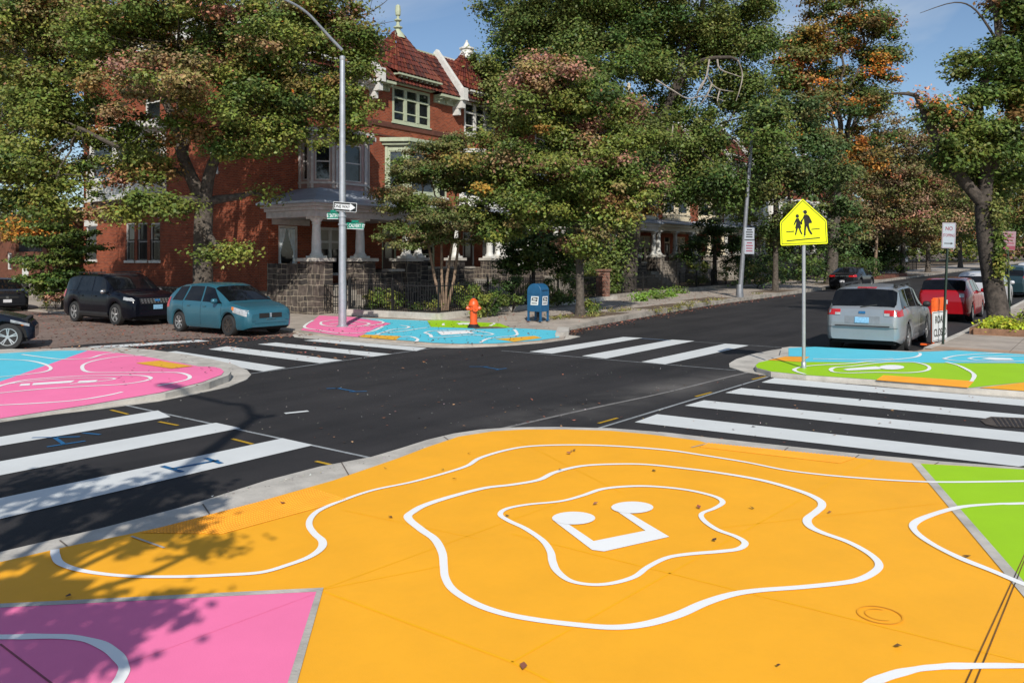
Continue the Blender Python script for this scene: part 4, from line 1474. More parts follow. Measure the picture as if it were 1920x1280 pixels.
    if balustrade:
        mb = MB()
        z = pz + .66
        x0, x1 = u0 + .8, u1 - 2.2
        mb.box(x0, x1, V0 - pd + .02, V0 - pd + .3, z, z + .12)
        mb.box(x0, x1, V0 - pd + .02, V0 - pd + .3, z + .72, z + .85)
        for k in range(9):
            mb.lathe([(.05, 0), (.085, .15), (.04, .42), (.07, .56), (.05, .6)], (x0 + .25 + (x1 - x0 - .5) * k / 8, V0 - pd + .16, z + .12), 8)
        for x in (x0, x1):
            mb.box(x - .2, x + .2, V0 - pd - .06, V0 - pd + .36, z - .15, z + 1.05)
            mb.box(x - .25, x + .25, V0 - pd - .1, V0 - pd + .4, z + 1.053, z + 1.15)
        mb.build('balustrade', M['white'], H)
    return H, F

def sa(px):
    """distance along the side wall of the point seen at this pixel column"""
    k = (px - CX) / FPX
    # X = su*U0 - cu*v ; Z = cu*U0 + su*v
    s_, c_ = math.sin(YAW), math.cos(YAW)
    v = (s_ * U0 - k * c_ * U0) / (k * s_ + c_)
    return v - V0

def sz(px, py):
    v = sa(px) + V0
    Z = FWD[0] * U0 + FWD[1] * v
    return CAMZ + (YH - py) * Z / FPX

def side_windows():
    q = []
    def add(x0, x1, y0, y1, kind):
        a0, a1 = sorted((sa(x0), sa(x1)))
        z0, z1 = sorted((sz((x0 + x1) / 2, y0), sz((x0 + x1) / 2, y1)))
        q.append((a0, a1, z0, z1, kind))
    add(161, 181, 424, 487, 'guard')
    for x0, x1 in ((236, 252), (258, 276), (282, 300)):
        add(x0, x1, 418, 488, 'guard')
    add(393, 409, 265, 322, 'plain')
    add(160, 180, 305, 375, 'plain')
    add(330, 354, 165, 216, 'plain')
    add(272, 300, 158, 225, 'plain')
    add(160, 178, 210, 262, 'plain')
    add(432, 452, 150, 215, 'plain')
    return q

# ---- the corner house
H1, F1 = rowhouse(U0, 27.75, 'big red brick corner house with grey stone porch behind the street lamp', 'white', first=True, win3=(1.9, 4.6))
S1 = Face((U0, V0), (0, 1), (1, 0))
for a0, a1, z0, z1, kind in side_windows():
    window(H1, S1, a0, a1, z0, z1, 'white', 'glass', dep=.04, fw=.06, sill='white', lintel='white' if kind == 'plain' or a0 > 13 else None, bars=kind == 'guard')
mb = MB()
S1.box(mb, -.02, 16.1, 0, .95, -.10, -.003)
mb.build('foundation', M['stone_pale'], H1)
mb = MB()
S1.box(mb, 1.4, 16.1, 12.6, 13.3, -.12, -.003)
S1.box(mb, 1.4, 16.1, 13.303, 13.42, -.3, .3)
mb.build('cornice', M['white'], H1)
mb = MB()
S1.box(mb, .0, .55, .95, 10.4, -.12, -.003)
mb.build('corner_pilaster', M['brick'], H1)
# white bay hung on the side wall
a0, a1 = sorted((sa(192), sa(312)))
pts = [(U0, V0 + a1), (U0 - .95, V0 + a1 - .55), (U0 - .95, V0 + a0 + .55), (U0, V0 + a0)]
def side_bay():
    z0, z1 = 5.35, 8.6
    P = [Vector((*p, 0)) for p in pts]
    body, cor, wins, basem, sillm = MB(), MB(), [], MB(), MB()
    for i in range(3):
        a, b_ = P[i], P[i + 1]
        L = (b_ - a).length
        d = (b_ - a).normalized()
        n = Vector((-d.y, d.x, 0))
        if n.x < 0:
            n = -n
        F = Face((a.x, a.y), (d.x, d.y), (n.x, n.y))
        k = 1 if L < 1.5 else 2
        hs = [(L * j / k + .22, L * (j + 1) / k - .22, z0 + 1.0, z1 - .55) for j in range(k)]
        wall_holes(body, F, 0, L, z0, z1, hs, .1)
        wins += [(F, h) for h in hs]
        F.box(cor, -.1, L + .1, z1 + .003, z1 + .28, -.25, .1)
        F.box(basem, -.06, L + .06, z0 - .12, z0 + .14, -.12, .1)
        F.box(sillm, -.02, L + .02, z0 + .78, z0 + .9, -.08, -.003)
    basem.add([Vector((p.x, p.y, z0 - .1)) for p in P], [(0, 1, 2, 3)])
    cor.add([Vector((p.x, p.y, z1 + .27)) for p in P], [(0, 1, 2, 3)])
    o = body.build('window_bay', M['white'], H1)
    cor.build('cornice', M['white'], o)
    basem.build('base_moulding', M['white'], o)
    sillm.build('sill_band', M['white'], o)
    for F, h in wins:
        window(H1, F, *h, 'white', 'glass_blue', dep=.03, fw=.06)
    for a in np.linspace(P[3].y + .5, P[0].y - .5, 4):
        br_ = MB()
        br_.bar((U0 - .05, a, z0 - 1.0), (U0 - .85, a, z0 - .2), .12, .16)
        br_.box(U0 - .85, U0 - .003, a - .06, a + .06, z0 - .24, z0 - .125)
        br_.build('bay_bracket', M['pinkgrey'], o)
side_bay()
# curtained porch window and the big triple front window
o = window(H1, F1, .45, 1.5, 1.3, 3.75, 'white', 'glass', dep=.05, rails=(), fw=.1)
mb = MB()
for s in (-1, 1):
    xo, xi = (.56, .93) if s < 0 else (1.39, 1.02)
    rows = [(3.62, xi), (3.2, xo + (xi - xo) * .8), (2.6, xo + (xi - xo) * .22), (2.2, xo + (xi - xo) * .3), (1.42, xi - .15 * (xi - xo))]
    for (za, xa), (zb_, xb) in zip(rows, rows[1:]):
        n = 5
        for k in range(n):
            t0, t1 = k / n, (k + 1) / n
            mb.add([F1.p(xo + (xa - xo) * t0, za, .085 + .018 * (k % 2)), F1.p(xo + (xa - xo) * t1, za, .085 + .018 * ((k + 1) % 2)), F1.p(xo + (xb - xo) * t1, zb_, .085 + .018 * ((k + 1) % 2)), F1.p(xo + (xb - xo) * t0, zb_, .085 + .018 * (k % 2))], [(0, 1, 2, 3)])
mb.build('curtain', M['curtain'], o)
window(H1, F1, 2.35, 4.35, 1.55, 3.75, 'white', 'glass', cols=2, fw=.12, mull=.14, dep=.02, transom=.7, rails=(), cover='blind')
# porch of the corner house
pc = (U0, V0 - 3.0)
PW = 5.85
mb = MB()
mb.box(U0 - .14, U0 + .24, V0 - 2.2, V0 - .003, 0, 2.12)
mb.build('porch_wall', M['stone'], H1)
mb = MB()
mb.prism([(U0 + 3.05, V0 - 3.05), (U0 + PW, V0 - 3.05), (U0 + PW, V0 - .003), (U0 + PW - .4, V0 - .003), (U0 + PW - .4, V0 - 2.7), (U0 + 3.05, V0 - 2.7)], 0, 1.75)
w_ = mb.build('porch_wall', M['stone'], H1)
mb = MB()
mb.box(U0 + 4.0, U0 + 5.2, V0 - 3.12, V0 - 2.64, 1.753, 1.86)
mb.build('wall_cap', M['concrete'], w_)
for k, (x, y) in enumerate(((U0 + .3, V0 - 2.65), (U0 + 2.6, V0 - 2.75), (U0 + PW - .4, V0 - 2.75))):
    mb = MB()
    mb.box(x - .46, x + .46, y - .46, y + .46, -.02, 2.2)
    p_ = mb.build('porch_pier', M['stone'], H1)
    mb = MB()
    mb.box(x - .56, x + .56, y - .56, y + .56, 2.203, 2.34)
    mb.build('pier_cap', M['concrete'], p_)
    column(H1, x, y, 2.343, 4.02, 'white', .2)
mb = MB()
for k in range(6):
    mb.box(U0 + .8, U0 + 2.1, V0 - 4.3 + .3 * k, V0 - 2.3, -.02 + .2 * k, .2 * (k + 1) - .003)
st = mb.build('porch_steps', M['concrete_dark'], H1)
mb = MB()
mb.box(U0 + .24, U0 + PW - .4, V0 - 2.7, V0 - .005, .9, 1.2)
mb.build('porch_floor', M['concrete_dark'], H1)
mb = MB()
def ring(z0, z1, e, m_=0):
    mb.box(U0 - .3 - e, U0 + PW + .02, V0 - 3.3 - e, V0 - .004, z0, z1, m_)
mb.box(U0 - .18, U0 + PW - .02, V0 - 3.15, V0 - .004, 4.02, 4.28)
ring(4.283, 4.42, .0)
ring(4.423, 4.54, .18)
mb.build('porch_beam', M['pinkgrey'], H1)
mb = MB()
e0, z0r, z1r = .42, 4.543, 5.35
a = [(U0 - .3 - e0, V0 - 3.3 - e0), (U0 + PW + .1, V0 - 3.3 - e0), (U0 + PW + .1, V0 - .01), (U0 - .3 - e0, V0 - .01)]
t_ = [(U0 + 1.35, V0 - 1.6), (U0 + PW + .1, V0 - 1.6), (U0 + PW + .1, V0 - .01), (U0 + 1.35, V0 - .01)]
mb.add([(*p, z0r) for p in a] + [(*p, z0r + .09) for p in a] + [(*p, z1r) for p in t_],
       [(3, 2, 1, 0), (0, 1, 5, 4), (1, 2, 6, 5), (2, 3, 7, 6), (3, 0, 4, 7), (4, 5, 9, 8), (5, 6, 10, 9), (6, 7, 11, 10), (7, 4, 8, 11), (8, 9, 10, 11)])
mb.build('porch_roof', M['tin'], H1)
# house number over the curtained window: a pale beam
mb = MB()
F1.box(mb, .1, 2.1, 3.78, 4.018, -.06, -.003)
mb.build('door_beam', M['pinkgrey'], H1)

# ---- the rest of the row
HOUSES = [
    (27.75, 33.9, 'brick row house with sage green trim and a tall turret finial', 'sage', (1.45, 4.2), True, 'white'),
    (33.9, 40.1, 'brick row house with white trim and a stubby white turret finial', 'white', (.85, 3.6), False, 'white'),
    (40.1, 46.3, 'brick row house half hidden behind the street tree, next after the white trimmed one', 'pinkgrey', (1.45, 4.2), True, 'pinkgrey'),
    (46.3, 52.5, 'brick row house behind the huge vine covered tree trunk', 'white', (.85, 3.6), False, 'white'),
    (52.5, 58.7, 'brick row house with white porch columns just left of the leaning lamp post', 'cream', (1.45, 4.2), True, 'white'),
    (58.7, 64.9, 'brick row house with cream window bays straight above the leaning lamp post', 'cream', (.85, 3.6), False, 'cream'),
    (64.9, 71.1, 'brick row house hidden behind the school crossing sign', 'cream', (1.45, 4.2), True, 'white'),
    (71.1, 77.3, 'brick row house behind the black sedan and its tree', 'white', (.85, 3.6), False, 'white'),
    (77.3, 83.5, 'brick row house behind the tan stemmed tree', 'white', (1.45, 4.2), True, 'white'),
    (83.5, 89.7, 'far brick row house with white porch columns above the red mulch bed', 'white', (.85, 3.6), False, 'white'),
    (89.7, 95.9, 'far brick row house left of the no stopping sign', 'white', (1.45, 4.2), True, 'white'),
    (95.9, 102.1, 'far brick row house right behind the no stopping sign', 'white', (.85, 3.6), False, 'white'),
    (102.1, 108.3, 'farthest brick row house of the row, beyond the no stopping sign', 'white', (1.45, 4.2), True, 'white'),
]
for i, (a, b_, lab, tr, w3, tall, pm) in enumerate(HOUSES):
    rowhouse(a, b_, lab, tr, win3=w3, tall=tall, porch_m=pm, stone='stone' if i < 4 else 'stone_pale', balustrade=(i == 1), coping='white')

# ---- low brown brick building across the alley
Bd = thing('brick_garage', 'low brown brick building with a white door at the left edge', 'garage', (21.9, 49.5, 0))
S2 = Face((21.9, 49.5), (0, 1), (1, 0))
mb = MB()
gh = [(2.3, 3.3, 0.0, 2.3), (4.6, 5.2, 1.7, 2.7), (.6, 4.0, 2.75, 3.35)]
wall_holes(mb, S2, 0, 22, -.05, 4.9, gh, .2)
F2 = Face((21.9, 49.5), (1, 0), (0, 1))
wall_holes(mb, F2, 0, 14, -.05, 4.9, [], .1)
mb.build('wall', M['brick_brown'], Bd)
mb = MB()
mb.box(21.6, 36, 49.3, 71.5, 4.9, 5.15)
mb.build('roof', M['roof_flat'], Bd)
mb = MB()
S2.box(mb, 2.3, 3.3, 0, 2.3, .06, .12)
mb.build('door', M['white'], Bd)
window(Bd, S2, 4.6, 5.2, 1.7, 2.7, 'white', 'glass')
mb = MB()
S2.box(mb, .6, 4.0, 2.75, 3.35, .16, .19)
mb.build('soffit_panel', M['under'], Bd)  # flat black panel standing in for the dark soffit
# low pale stone wall along the side sidewalk
mb = MB()
mb.box(20.6, 20.95, 38.0, 50.5, 0, .85)
mb.box(20.55, 21.0, 37.95, 50.55, .853, .95)
tag(mb.build('garden_wall', M['stone_pale']), 'low pale stone wall between the dark hatchback and the black suv', 'wall')
mb = MB()
mb.box(20.6, 20.95, 29.6, 36.8, 0, .95)
mb.box(20.55, 21.0, 29.55, 36.85, .953, 1.05)
tag(mb.build('garden_wall', M['stone']), 'low dark stone wall behind the black suv', 'wall')
# ================================================================ trees and planting
GREEN = (.064, .092, .019)
YGREEN = (.125, .138, .028)
DGREEN = (.030, .055, .014)
OLIVE = (.095, .100, .028)
RUST = (.175, .070, .032)
PINKBR = (.24, .125, .085)
ORANGE = (.36, .125, .022)
YELLOW = (.33, .24, .03)

def leaf_cloud(par, clumps, size, name='crown', aspect=.62, flat=.5, coherent=True, gain=1.75):
    """clumps: (centre, (rx,ry,rz), count, colour, jitter)"""
    cs, cols, outs = [], [], []
    for c, r, n, col, jit, *mixp in clumps:
        n = int(n)
        if n < 1:
            continue
        d = rng.normal(size=(n, 3))
        d /= np.linalg.norm(d, axis=1)[:, None]
        rad = np.minimum(np.abs(rng.normal(size=n)) * .58 + .15, 1.3)
        p = np.array(c)[None] + d * rad[:, None] * np.array(r)[None]
        cs.append(p)
        outs.append(d)
        base_c = np.repeat(np.array(col, float)[None], n, 0)
        if mixp:
            pw = np.array([q[1] for q in mixp[0]], float)
            pc = np.array([q[0] for q in mixp[0]], float)[rng.choice(len(pw), n, p=pw / pw.sum())]
            sel = rng.random(n) < .10
            base_c[sel] = pc[sel]
        k = base_c * gain * (1 + jit * rng.normal(size=(n, 1)) * .6) * (1 + .08 * rng.normal(size=(n, 3)))
        cols.append(np.clip(k, .004, .9))
    P = np.concatenate(cs)
    C = np.concatenate(cols)
    n = len(P)
    nrm = rng.normal(size=(n, 3))
    if coherent:
        nrm = nrm * .42 + np.concatenate(outs) * .55 + np.array((-.22, -.18, .42))
    nrm[:, 2] += flat * .5 * np.sign(nrm[:, 2])
    nrm /= np.linalg.norm(nrm, axis=1)[:, None]
    t = np.cross(nrm, rng.normal(size=(n, 3)))
    t /= np.linalg.norm(t, axis=1)[:, None] + 1e-9
    b = np.cross(nrm, t)
    s = size * (0.65 + .7 * rng.random(n))[:, None]
    V = np.empty((n, 4, 3))
    V[:, 0] = P - t * s * .5
    V[:, 1] = P - b * s * .5 * aspect + nrm * s * .08
    V[:, 2] = P + t * s * .5
    V[:, 3] = P + b * s * .5 * aspect + nrm * s * .08
    Mi = np.array(WM[par].inverted()) if par is not None else np.eye(4)
    V = V.reshape(-1, 3) @ Mi[:3, :3].T + Mi[:3, 3]
    me = bpy.data.meshes.new(name)
    me.vertices.add(4 * n)
    me.vertices.foreach_set('co', V.astype(np.float32).ravel())
    me.loops.add(4 * n)
    me.loops.foreach_set('vertex_index', np.arange(4 * n, dtype=np.int32))
    me.polygons.add(n)
    me.polygons.foreach_set('loop_start', np.arange(0, 4 * n, 4, dtype=np.int32))
    me.polygons.foreach_set('loop_total', np.full(n, 4, dtype=np.int32))
    me.materials.append(M['leaf'] if name != 'fallen_leaves' else M['litter'])
    me.update(calc_edges=True)
    a = me.color_attributes.new('Col', 'FLOAT_COLOR', 'CORNER')
    cc = np.ones((4 * n, 4), dtype=np.float32)
    cc[:, :3] = np.repeat(C, 4, axis=0)
    a.data.foreach_set('color', cc.ravel())
    o = bpy.data.objects.new(name, me)
    COL.objects.link(o)
    if par is not None:
        o.parent = par
    WM[o] = WM[par].copy() if par is not None else Matrix.Identity(4)
    return o

def pick(pal):
    w = np.array([p[1] for p in pal], float)
    return np.array(pal[rng.choice(len(pal), p=w / w.sum())][0])

def limb(mb, a, b, r0, r1, n=6, wob=.08, sag=0.0, sides=7):
    a, b = Vector(a), Vector(b)
    L = (b - a).length
    pts, rs = [], []
    o = Vector(rng.normal(size=3)) * L * wob
    for i in range(n + 1):
        t = i / n
        p = a.lerp(b, t) + o * math.sin(math.pi * t) + Vector(rng.normal(size=3)) * L * .018 * (0 < i < n)
        p.z += sag * L * math.sin(math.pi * t)
        pts.append(p)
        rs.append(r0 + (r1 - r0) * t)
    mb.tube(pts, rs, sides)
    return pts

def tree(name, label, trunk, lobes, n, leaf, pal, bark='bark', group=None, clump=.75, cdens=1.0, forks=None, shell=.55, flatc=.75, rust_top=None, stems=None, twigs=True, cat='tree'):
    """trunk: [(point, radius)...] from the ground up; lobes: [(centre, (rx,ry,rz), weight[, palette])] of the crown"""
    base = Vector(trunk[0][0])
    T = thing(name, label, cat, base, group=group)
    mb = MB()
    pts = smooth_path([p for p, r in trunk], k=4)
    rs = np.interp(np.linspace(0, 1, len(pts)), np.linspace(0, 1, len(trunk)), [r for p, r in trunk])
    rs = list(rs)
    rs[0] *= 1.3
    if stems:
        for s in stems:
            mb.tube([p for p, r in s], [r for p, r in s], 7)
        fork = Vector(stems[0][-1][0])
        tips = [(Vector(s[-1][0]), s[-1][1]) for s in stems]
    else:
        mb.tube(pts, rs, 12)
        fork = pts[-1]
        tips = [(pts[-1], rs[-1]), (pts[int(len(pts) * .75)], rs[int(len(pts) * .75)])]
    if forks:
        for f in forks:
            p = [Vector(q[0]) for q in f]
            sp = smooth_path(p, k=4)
            r = np.interp(np.linspace(0, 1, len(sp)), np.linspace(0, 1, len(f)), [q[1] for q in f])
            mb.tube(sp, list(r), 9)
            tips += [(sp[-1], r[-1]), (sp[len(sp) // 2], r[len(sp) // 2])]
    tw = sum(l[2] for l in lobes)
    clumps = []
    for l in lobes:
        c, r, w = Vector(l[0]), l[1], l[2]
        p = l[3] if len(l) > 3 else pal
        tip, tr = min(tips, key=lambda q: (q[0] - c).length)
        limb(mb, tip, c, max(.03, tr * .6), .03, wob=.07, sag=.06)
        vol = r[0] * r[1] * r[2]
        nc = max(6, int(cdens * vol ** (2 / 3) * 5.0 / clump ** 2))
        nl = n * w / tw / nc
        for k in range(nc):
            d = rng.normal(size=3)
            d /= np.linalg.norm(d)
            if d[2] < -.5 and rng.random() < .4:
                d[2] *= -1
            q = Vector(c) + Vector(d * (rng.random() ** shell) * np.array(r))
            cr = clump * (.55 + .9 * rng.random())
            col = (pick(p) * .62 + pick(p) * .38) * (.8 + .4 * rng.random())
            if rust_top is not None and d[2] > .35 and rng.random() < .28:
                col = np.array(rust_top) * .9
            # a spray: longer outwards than across, and thin
            clumps.append((q, (cr * 1.05, cr * 1.05, cr * flatc * .68), nl * (cr / clump) ** 2 * .95, col, .28, p))
            if twigs and k % 3 == 0:
                s = Vector(c).lerp(q, .15) + Vector(rng.normal(size=3)) * .1
                limb(mb, s, q, .028, .008, n=3, wob=.1, sides=4)
    o = mb.build('trunk', M[bark], T, smooth=60)
    leaf_cloud(T, clumps, leaf)
    return T

def lob(px, py, rx, ry, Z, w=None, pal=None, depth=1.0):
    rx, ry = rx * 1.08, ry * 1.08
    k = Z / FPX
    l = (at(px, py, Z), (rx * k, rx * k * depth, ry * k), w if w else rx * ry)
    return l + (pal,) if pal else l

def base(u, v, h=.15):
    return Vector((u, v, rise(u) + h))

MAPLE = [(GREEN, 4.2), (YGREEN, 4.2), (DGREEN, .9), (RUST, .5), (PINKBR, .35), (ORANGE, .12)]
MAPLE_R = [(PINKBR, 2.2), (RUST, 1.2), (YGREEN, 2.6), (GREEN, 1.8)]
MAPLE_G = [(YGREEN, 4.2), (GREEN, 3.2), (DGREEN, .6), (RUST, .2)]
# ---- the big maple over the side street
Z = 30.2
tb = base(17.5, 27.1, .1)
fk = at(383, 385, Z)
tree('maple_tree', 'large forked maple with greenish rusty crown behind the teal hatchback', [(tb, .40), (at(380, 470, Z), .34), (fk, .33)],
     [lob(330, 95, 190, 75, Z, pal=MAPLE), lob(120, 120, 170, 95, Z + 1), lob(560, 110, 140, 95, Z), lob(640, 190, 70, 70, Z - 1, pal=MAPLE_G), lob(420, 25, 230, 60, Z + 1),
      lob(290, 165, 130, 60, Z - 3, pal=MAPLE_R), lob(470, 215, 110, 60, Z - 2, pal=MAPLE_G), lob(60, 230, 105, 75, Z - 1, pal=MAPLE_G), lob(70, 330, 95, 60, Z - 2, pal=MAPLE_G), lob(190, 250, 110, 60, Z + 1),
      lob(180, 330, 80, 40, Z), lob(545, 265, 60, 40, Z - 2, pal=MAPLE_G), lob(440, 285, 45, 25, Z - 1, pal=MAPLE_G), lob(290, 385, 60, 30, Z - 2, pal=MAPLE_G, w=3200), lob(440, 480, 45, 20, Z - 1.5, pal=MAPLE_G, w=1500), lob(270, 320, 60, 28, Z - 1, w=2600),
      lob(630, 60, 60, 50, Z + 1, pal=MAPLE_R), lob(675, 120, 40, 60, Z, pal=MAPLE), lob(660, 240, 50, 35, Z - 1, pal=MAPLE_G), lob(600, 200, 70, 60, Z - 1), lob(540, 30, 90, 50, Z), lob(480, 160, 90, 60, Z), lob(380, 250, 70, 40, Z - 1, w=2800), lob(30, 50, 90, 60, Z), lob(10, 380, 60, 45, Z - 1, pal=MAPLE_G), lob(250, 60, 110, 50, Z),  lob(200, 20, 200, 55, Z + 2), lob(500, 370, 28, 16, Z, pal=MAPLE_G, w=300), lob(90, 400, 90, 30, Z - 2, pal=MAPLE, w=1500)],
     230000, .135, MAPLE, clump=.62, cdens=.62,
     forks=[[(fk, .27), (at(345, 300, Z), .21), (at(315, 200, Z), .15), (at(240, 90, Z), .08)], [(fk, .26), (at(398, 310, Z), .2), (at(450, 215, Z), .14), (at(520, 110, Z), .07)], [(at(360, 330, Z), .14), (at(270, 300, Z - .5), .1), (at(150, 240, Z - 1), .06)], [(at(345, 290, Z), .13), (at(370, 150, Z + .5), .1), (at(400, 40, Z + 1), .05)], [(at(440, 235, Z), .11), (at(560, 200, Z - .6), .06), (at(650, 180, Z - 1), .03)]],
     group='street trees')
mp_ = [o for o in COL.objects if o.name.startswith('maple_tree')][-1]
mb = MB()
for p in ([(640, 95), (665, 60), (690, 25), (700, -10)], [(665, 60), (700, 48), (740, 40)], [(650, 110), (690, 100), (725, 96), (745, 88)], [(690, 100), (720, 115), (742, 122)], [(680, 75), (710, 72), (732, 62)], [(640, 95), (655, 40), (660, 0)], [(690, 25), (715, 10), (735, -8)], [(650, 110), (700, 128), (738, 140)]):
    q = [at(x, y, 30.6 + rng.normal() * .15) for x, y in p]
    mb.tube(smooth_path(q, k=3), list(np.linspace(.022, .006, 3 * (len(q) - 1) + 1)), 4)
mb.build('bare_twig', M['bark'], mp_, smooth=60)
# ---- a neighbour whose crown fills the left edge
Z = 42
tree('maple_tree', 'maple at the left edge with orange flecked leaves above the dark hatchback', [(base(17.5, 47.5, .1), .33), (at(-30, 420, Z), .27), (at(-20, 330, Z), .2)],
     [lob(20, 300, 90, 70, Z), lob(-40, 150, 120, 120, Z), lob(60, 60, 120, 70, Z), lob(20, 420, 55, 26, Z - 2, pal=[(YGREEN, 1), (ORANGE, 1.3), (OLIVE, 1)], w=2500), lob(110, 190, 60, 50, Z + 1)],
     52000, .19, MAPLE, clump=.95, cdens=.6, group='street trees')
# ---- layered little dogwood by the suv
Z = 36.7
DOG = [(GREEN, 3), (DGREEN, 3), (YGREEN, 1)]
tree('dogwood_tree', 'small layered dark green tree beside the black suv', [(base(17.5, 38, .1), .07), (at(116, 510, Z), .06), (at(117, 400, Z), .03)],
     [lob(100, 490, 62, 14, Z), lob(130, 520, 58, 16, Z), lob(85, 525, 40, 20, Z - .5), lob(105, 455, 58, 12, Z), lob(140, 440, 42, 10, Z), lob(95, 425, 46, 10, Z), lob(120, 400, 40, 12, Z), lob(150, 470, 40, 12, Z), lob(118, 545, 40, 12, Z)],
     22000, .14, DOG, 'bark_dark', clump=.42, cdens=.9, flatc=.45, group='street trees')
# ---- crape myrtle behind the iron fence
Z = 32.5
cb = base(24.5, 21.5, .2)
CRAPE = [((.085, .098, .03), 3.4), ((.12, .088, .042), 1.3), (DGREEN, 1.0), (GREEN, 2.4), (RUST, .2)]
stems = []
for px, tx in ((815, 800), (828, 828), (838, 850), (852, 862)):
    stems.append([(cb + Vector(((px - 834) * .006, 0, 0)), .075), (at(px, 520, Z), .06), (at(tx, 440, Z), .05), (at(tx + (tx - 834) * .4, 380, Z), .035)])
tree('crape_myrtle', 'multi stemmed crape myrtle with bronze leaves behind the iron fence', [(cb, .09), (at(834, 450, Z), .05)],
     [lob(760, 380, 58, 26, Z - .5), lob(790, 330, 60, 30, Z), lob(850, 400, 80, 30, Z - 1), lob(860, 320, 70, 30, Z), lob(800, 450, 75, 20, Z - .8), lob(910, 430, 55, 35, Z), lob(745, 435, 38, 20, Z - .6), lob(815, 285, 45, 20, Z), lob(720, 365, 25, 14, Z), lob(895, 350, 60, 30, Z + .5), lob(850, 270, 30, 20, Z)],
     85000, .10, CRAPE, 'bark_pale', clump=.42, cdens=.95, flatc=.6, stems=stems, group='front garden trees')
# ---- street tree with the slim trunk by the mailbox
Z = 31
SWEET = [(GREEN, 4.2), (YGREEN, 3.8), (DGREEN, 1.0), (RUST, .35), (PINKBR, .3), (ORANGE, .06)]
tree('maple_tree', 'slim trunked maple with red flecked crown right of the mailbox', [(base(26.4, 16.4), .17), (at(1086, 480, Z), .14), (at(1078, 400, Z), .13), (at(1070, 300, Z), .10)],
     [lob(1060, 200, 120, 75, Z, pal=SWEET), lob(980, 290, 105, 60, Z), lob(1150, 270, 85, 70, Z), lob(1050, 150, 70, 40, Z, pal=MAPLE_R), lob(930, 360, 70, 55, Z - .5), lob(1010, 400, 90, 45, Z - .8), lob(1130, 390, 85, 50, Z - .8), lob(1210, 360, 50, 45, Z), lob(1070, 330, 110, 50, Z - 1.2), lob(1040, 130, 35, 25, Z), lob(1085, 460, 45, 25, Z - .3, w=900), lob(930, 440, 40, 30, Z, w=1100), lob(965, 215, 40, 30, Z)],
     150000, .13, SWEET, clump=.55, cdens=.66, rust_top=PINKBR, group='street trees')
# ---- huge old elm behind it
Z = 46.5
ELM = [((.060, .092, .020), 4), ((.10, .12, .03), 3), (DGREEN, 1.4), (OLIVE, 1.2), (YGREEN, .7)]
eb = base(41.2, 22.6, .2)
tree('elm_tree', 'huge old elm with ivy on its thick trunk towering over the row', [(eb, .62), (at(1180, 470, Z), .52), (at(1190, 380, Z), .5), (at(1195, 300, Z), .42)],
     [lob(1010, 60, 110, 70, Z), lob(950, 110, 62, 70, Z), lob(1110, 20, 120, 75, Z), lob(1250, 30, 110, 75, Z), lob(1380, 40, 75, 70, Z + 1), lob(1130, 140, 120, 70, Z - 2), lob(1010, 180, 85, 60, Z - 1), lob(1250, 150, 60, 50, Z), lob(1400, 150, 50, 60, Z + 1), lob(1250, 260, 80, 55, Z - 1), lob(1350, 270, 70, 60, Z - 1), lob(1180, 330, 70, 50, Z - 3), lob(1280, 380, 70, 40, Z - 1, w=2200), lob(1160, 420, 60, 45, Z - 3, w=2400), lob(1400, 350, 45, 55, Z), lob(1140, 500, 40, 40, Z - 2.5, w=1500), lob(1200, 90, 120, 60, Z + 2), lob(960, 40, 70, 50, Z + 1), lob(1060, -30, 150, 50, Z), lob(1300, -40, 130, 50, Z), lob(1440, 20, 45, 40, Z), lob(1330, 110, 80, 55, Z + 2), lob(1420, 90, 50, 60, Z), lob(1280, 70, 70, 50, Z), lob(1380, 200, 60, 60, Z + 2), lob(1430, 220, 45, 50, Z - 6), lob(1240, 210, 60, 50, Z + 1), lob(1310, 330, 70, 50, Z), lob(1360, 340, 60, 45, Z - 3), lob(960, 190, 45, 45, Z), lob(1080, 80, 90, 60, Z - 1), lob(1180, 20, 90, 60, Z), lob(1430, 290, 45, 50, Z - 1), lob(1060, 120, 80, 60, Z)],
     260000, .175, ELM, 'bark_dark', clump=.95, cdens=.66, flatc=1.0, group='garden trees',
     forks=[[(at(1195, 310, Z), .36), (at(1150, 200, Z), .24), (at(1060, 90, Z), .12)], [(at(1195, 310, Z), .34), (at(1260, 180, Z), .22), (at(1300, 60, Z), .12), (at(1330, -30, Z), .07)], [(at(1235, 230, Z), .2), (at(1300, 125, Z - 1), .13), (at(1360, 108, Z - 1.5), .10), (at(1385, 114, Z - 1.8), .05)], [(at(1195, 320, Z), .2), (at(1270, 270, Z - 1), .14), (at(1350, 240, Z - 1), .08)]])
# bare hanging deadwood
mb = MB()
Zd = Z - 3
for p in ([(1330, 112), (1325, 140), (1315, 165), (1300, 185), (1292, 205)], [(1325, 140), (1335, 158), (1350, 168), (1375, 172)], [(1322, 150), (1310, 168), (1306, 190), (1300, 200)], [(1345, 112), (1350, 130), (1375, 140), (1390, 145)], [(1350, 168), (1345, 190), (1350, 205)], [(1384, 114), (1392, 140), (1388, 165), (1380, 190)], [(1230, 150), (1265, 172), (1290, 185), (1325, 180), (1360, 190)], [(1335, 158), (1325, 180), (1310, 200)], [(1252, 240), (1240, 270), (1228, 300)], [(1262, 235), (1258, 260), (1245, 285)]):
    q = [at(x, y, Zd + rng.normal() * .2) for x, y in p]
    mb.tube(smooth_path(q, k=3), list(np.linspace(.05, .015, 3 * (len(q) - 1) + 1)), 5)
elm = [o for o in COL.objects if o.name.startswith('elm_tree')][-1]
mb.build('dead_branch', M['deadwood'], elm, smooth=60)

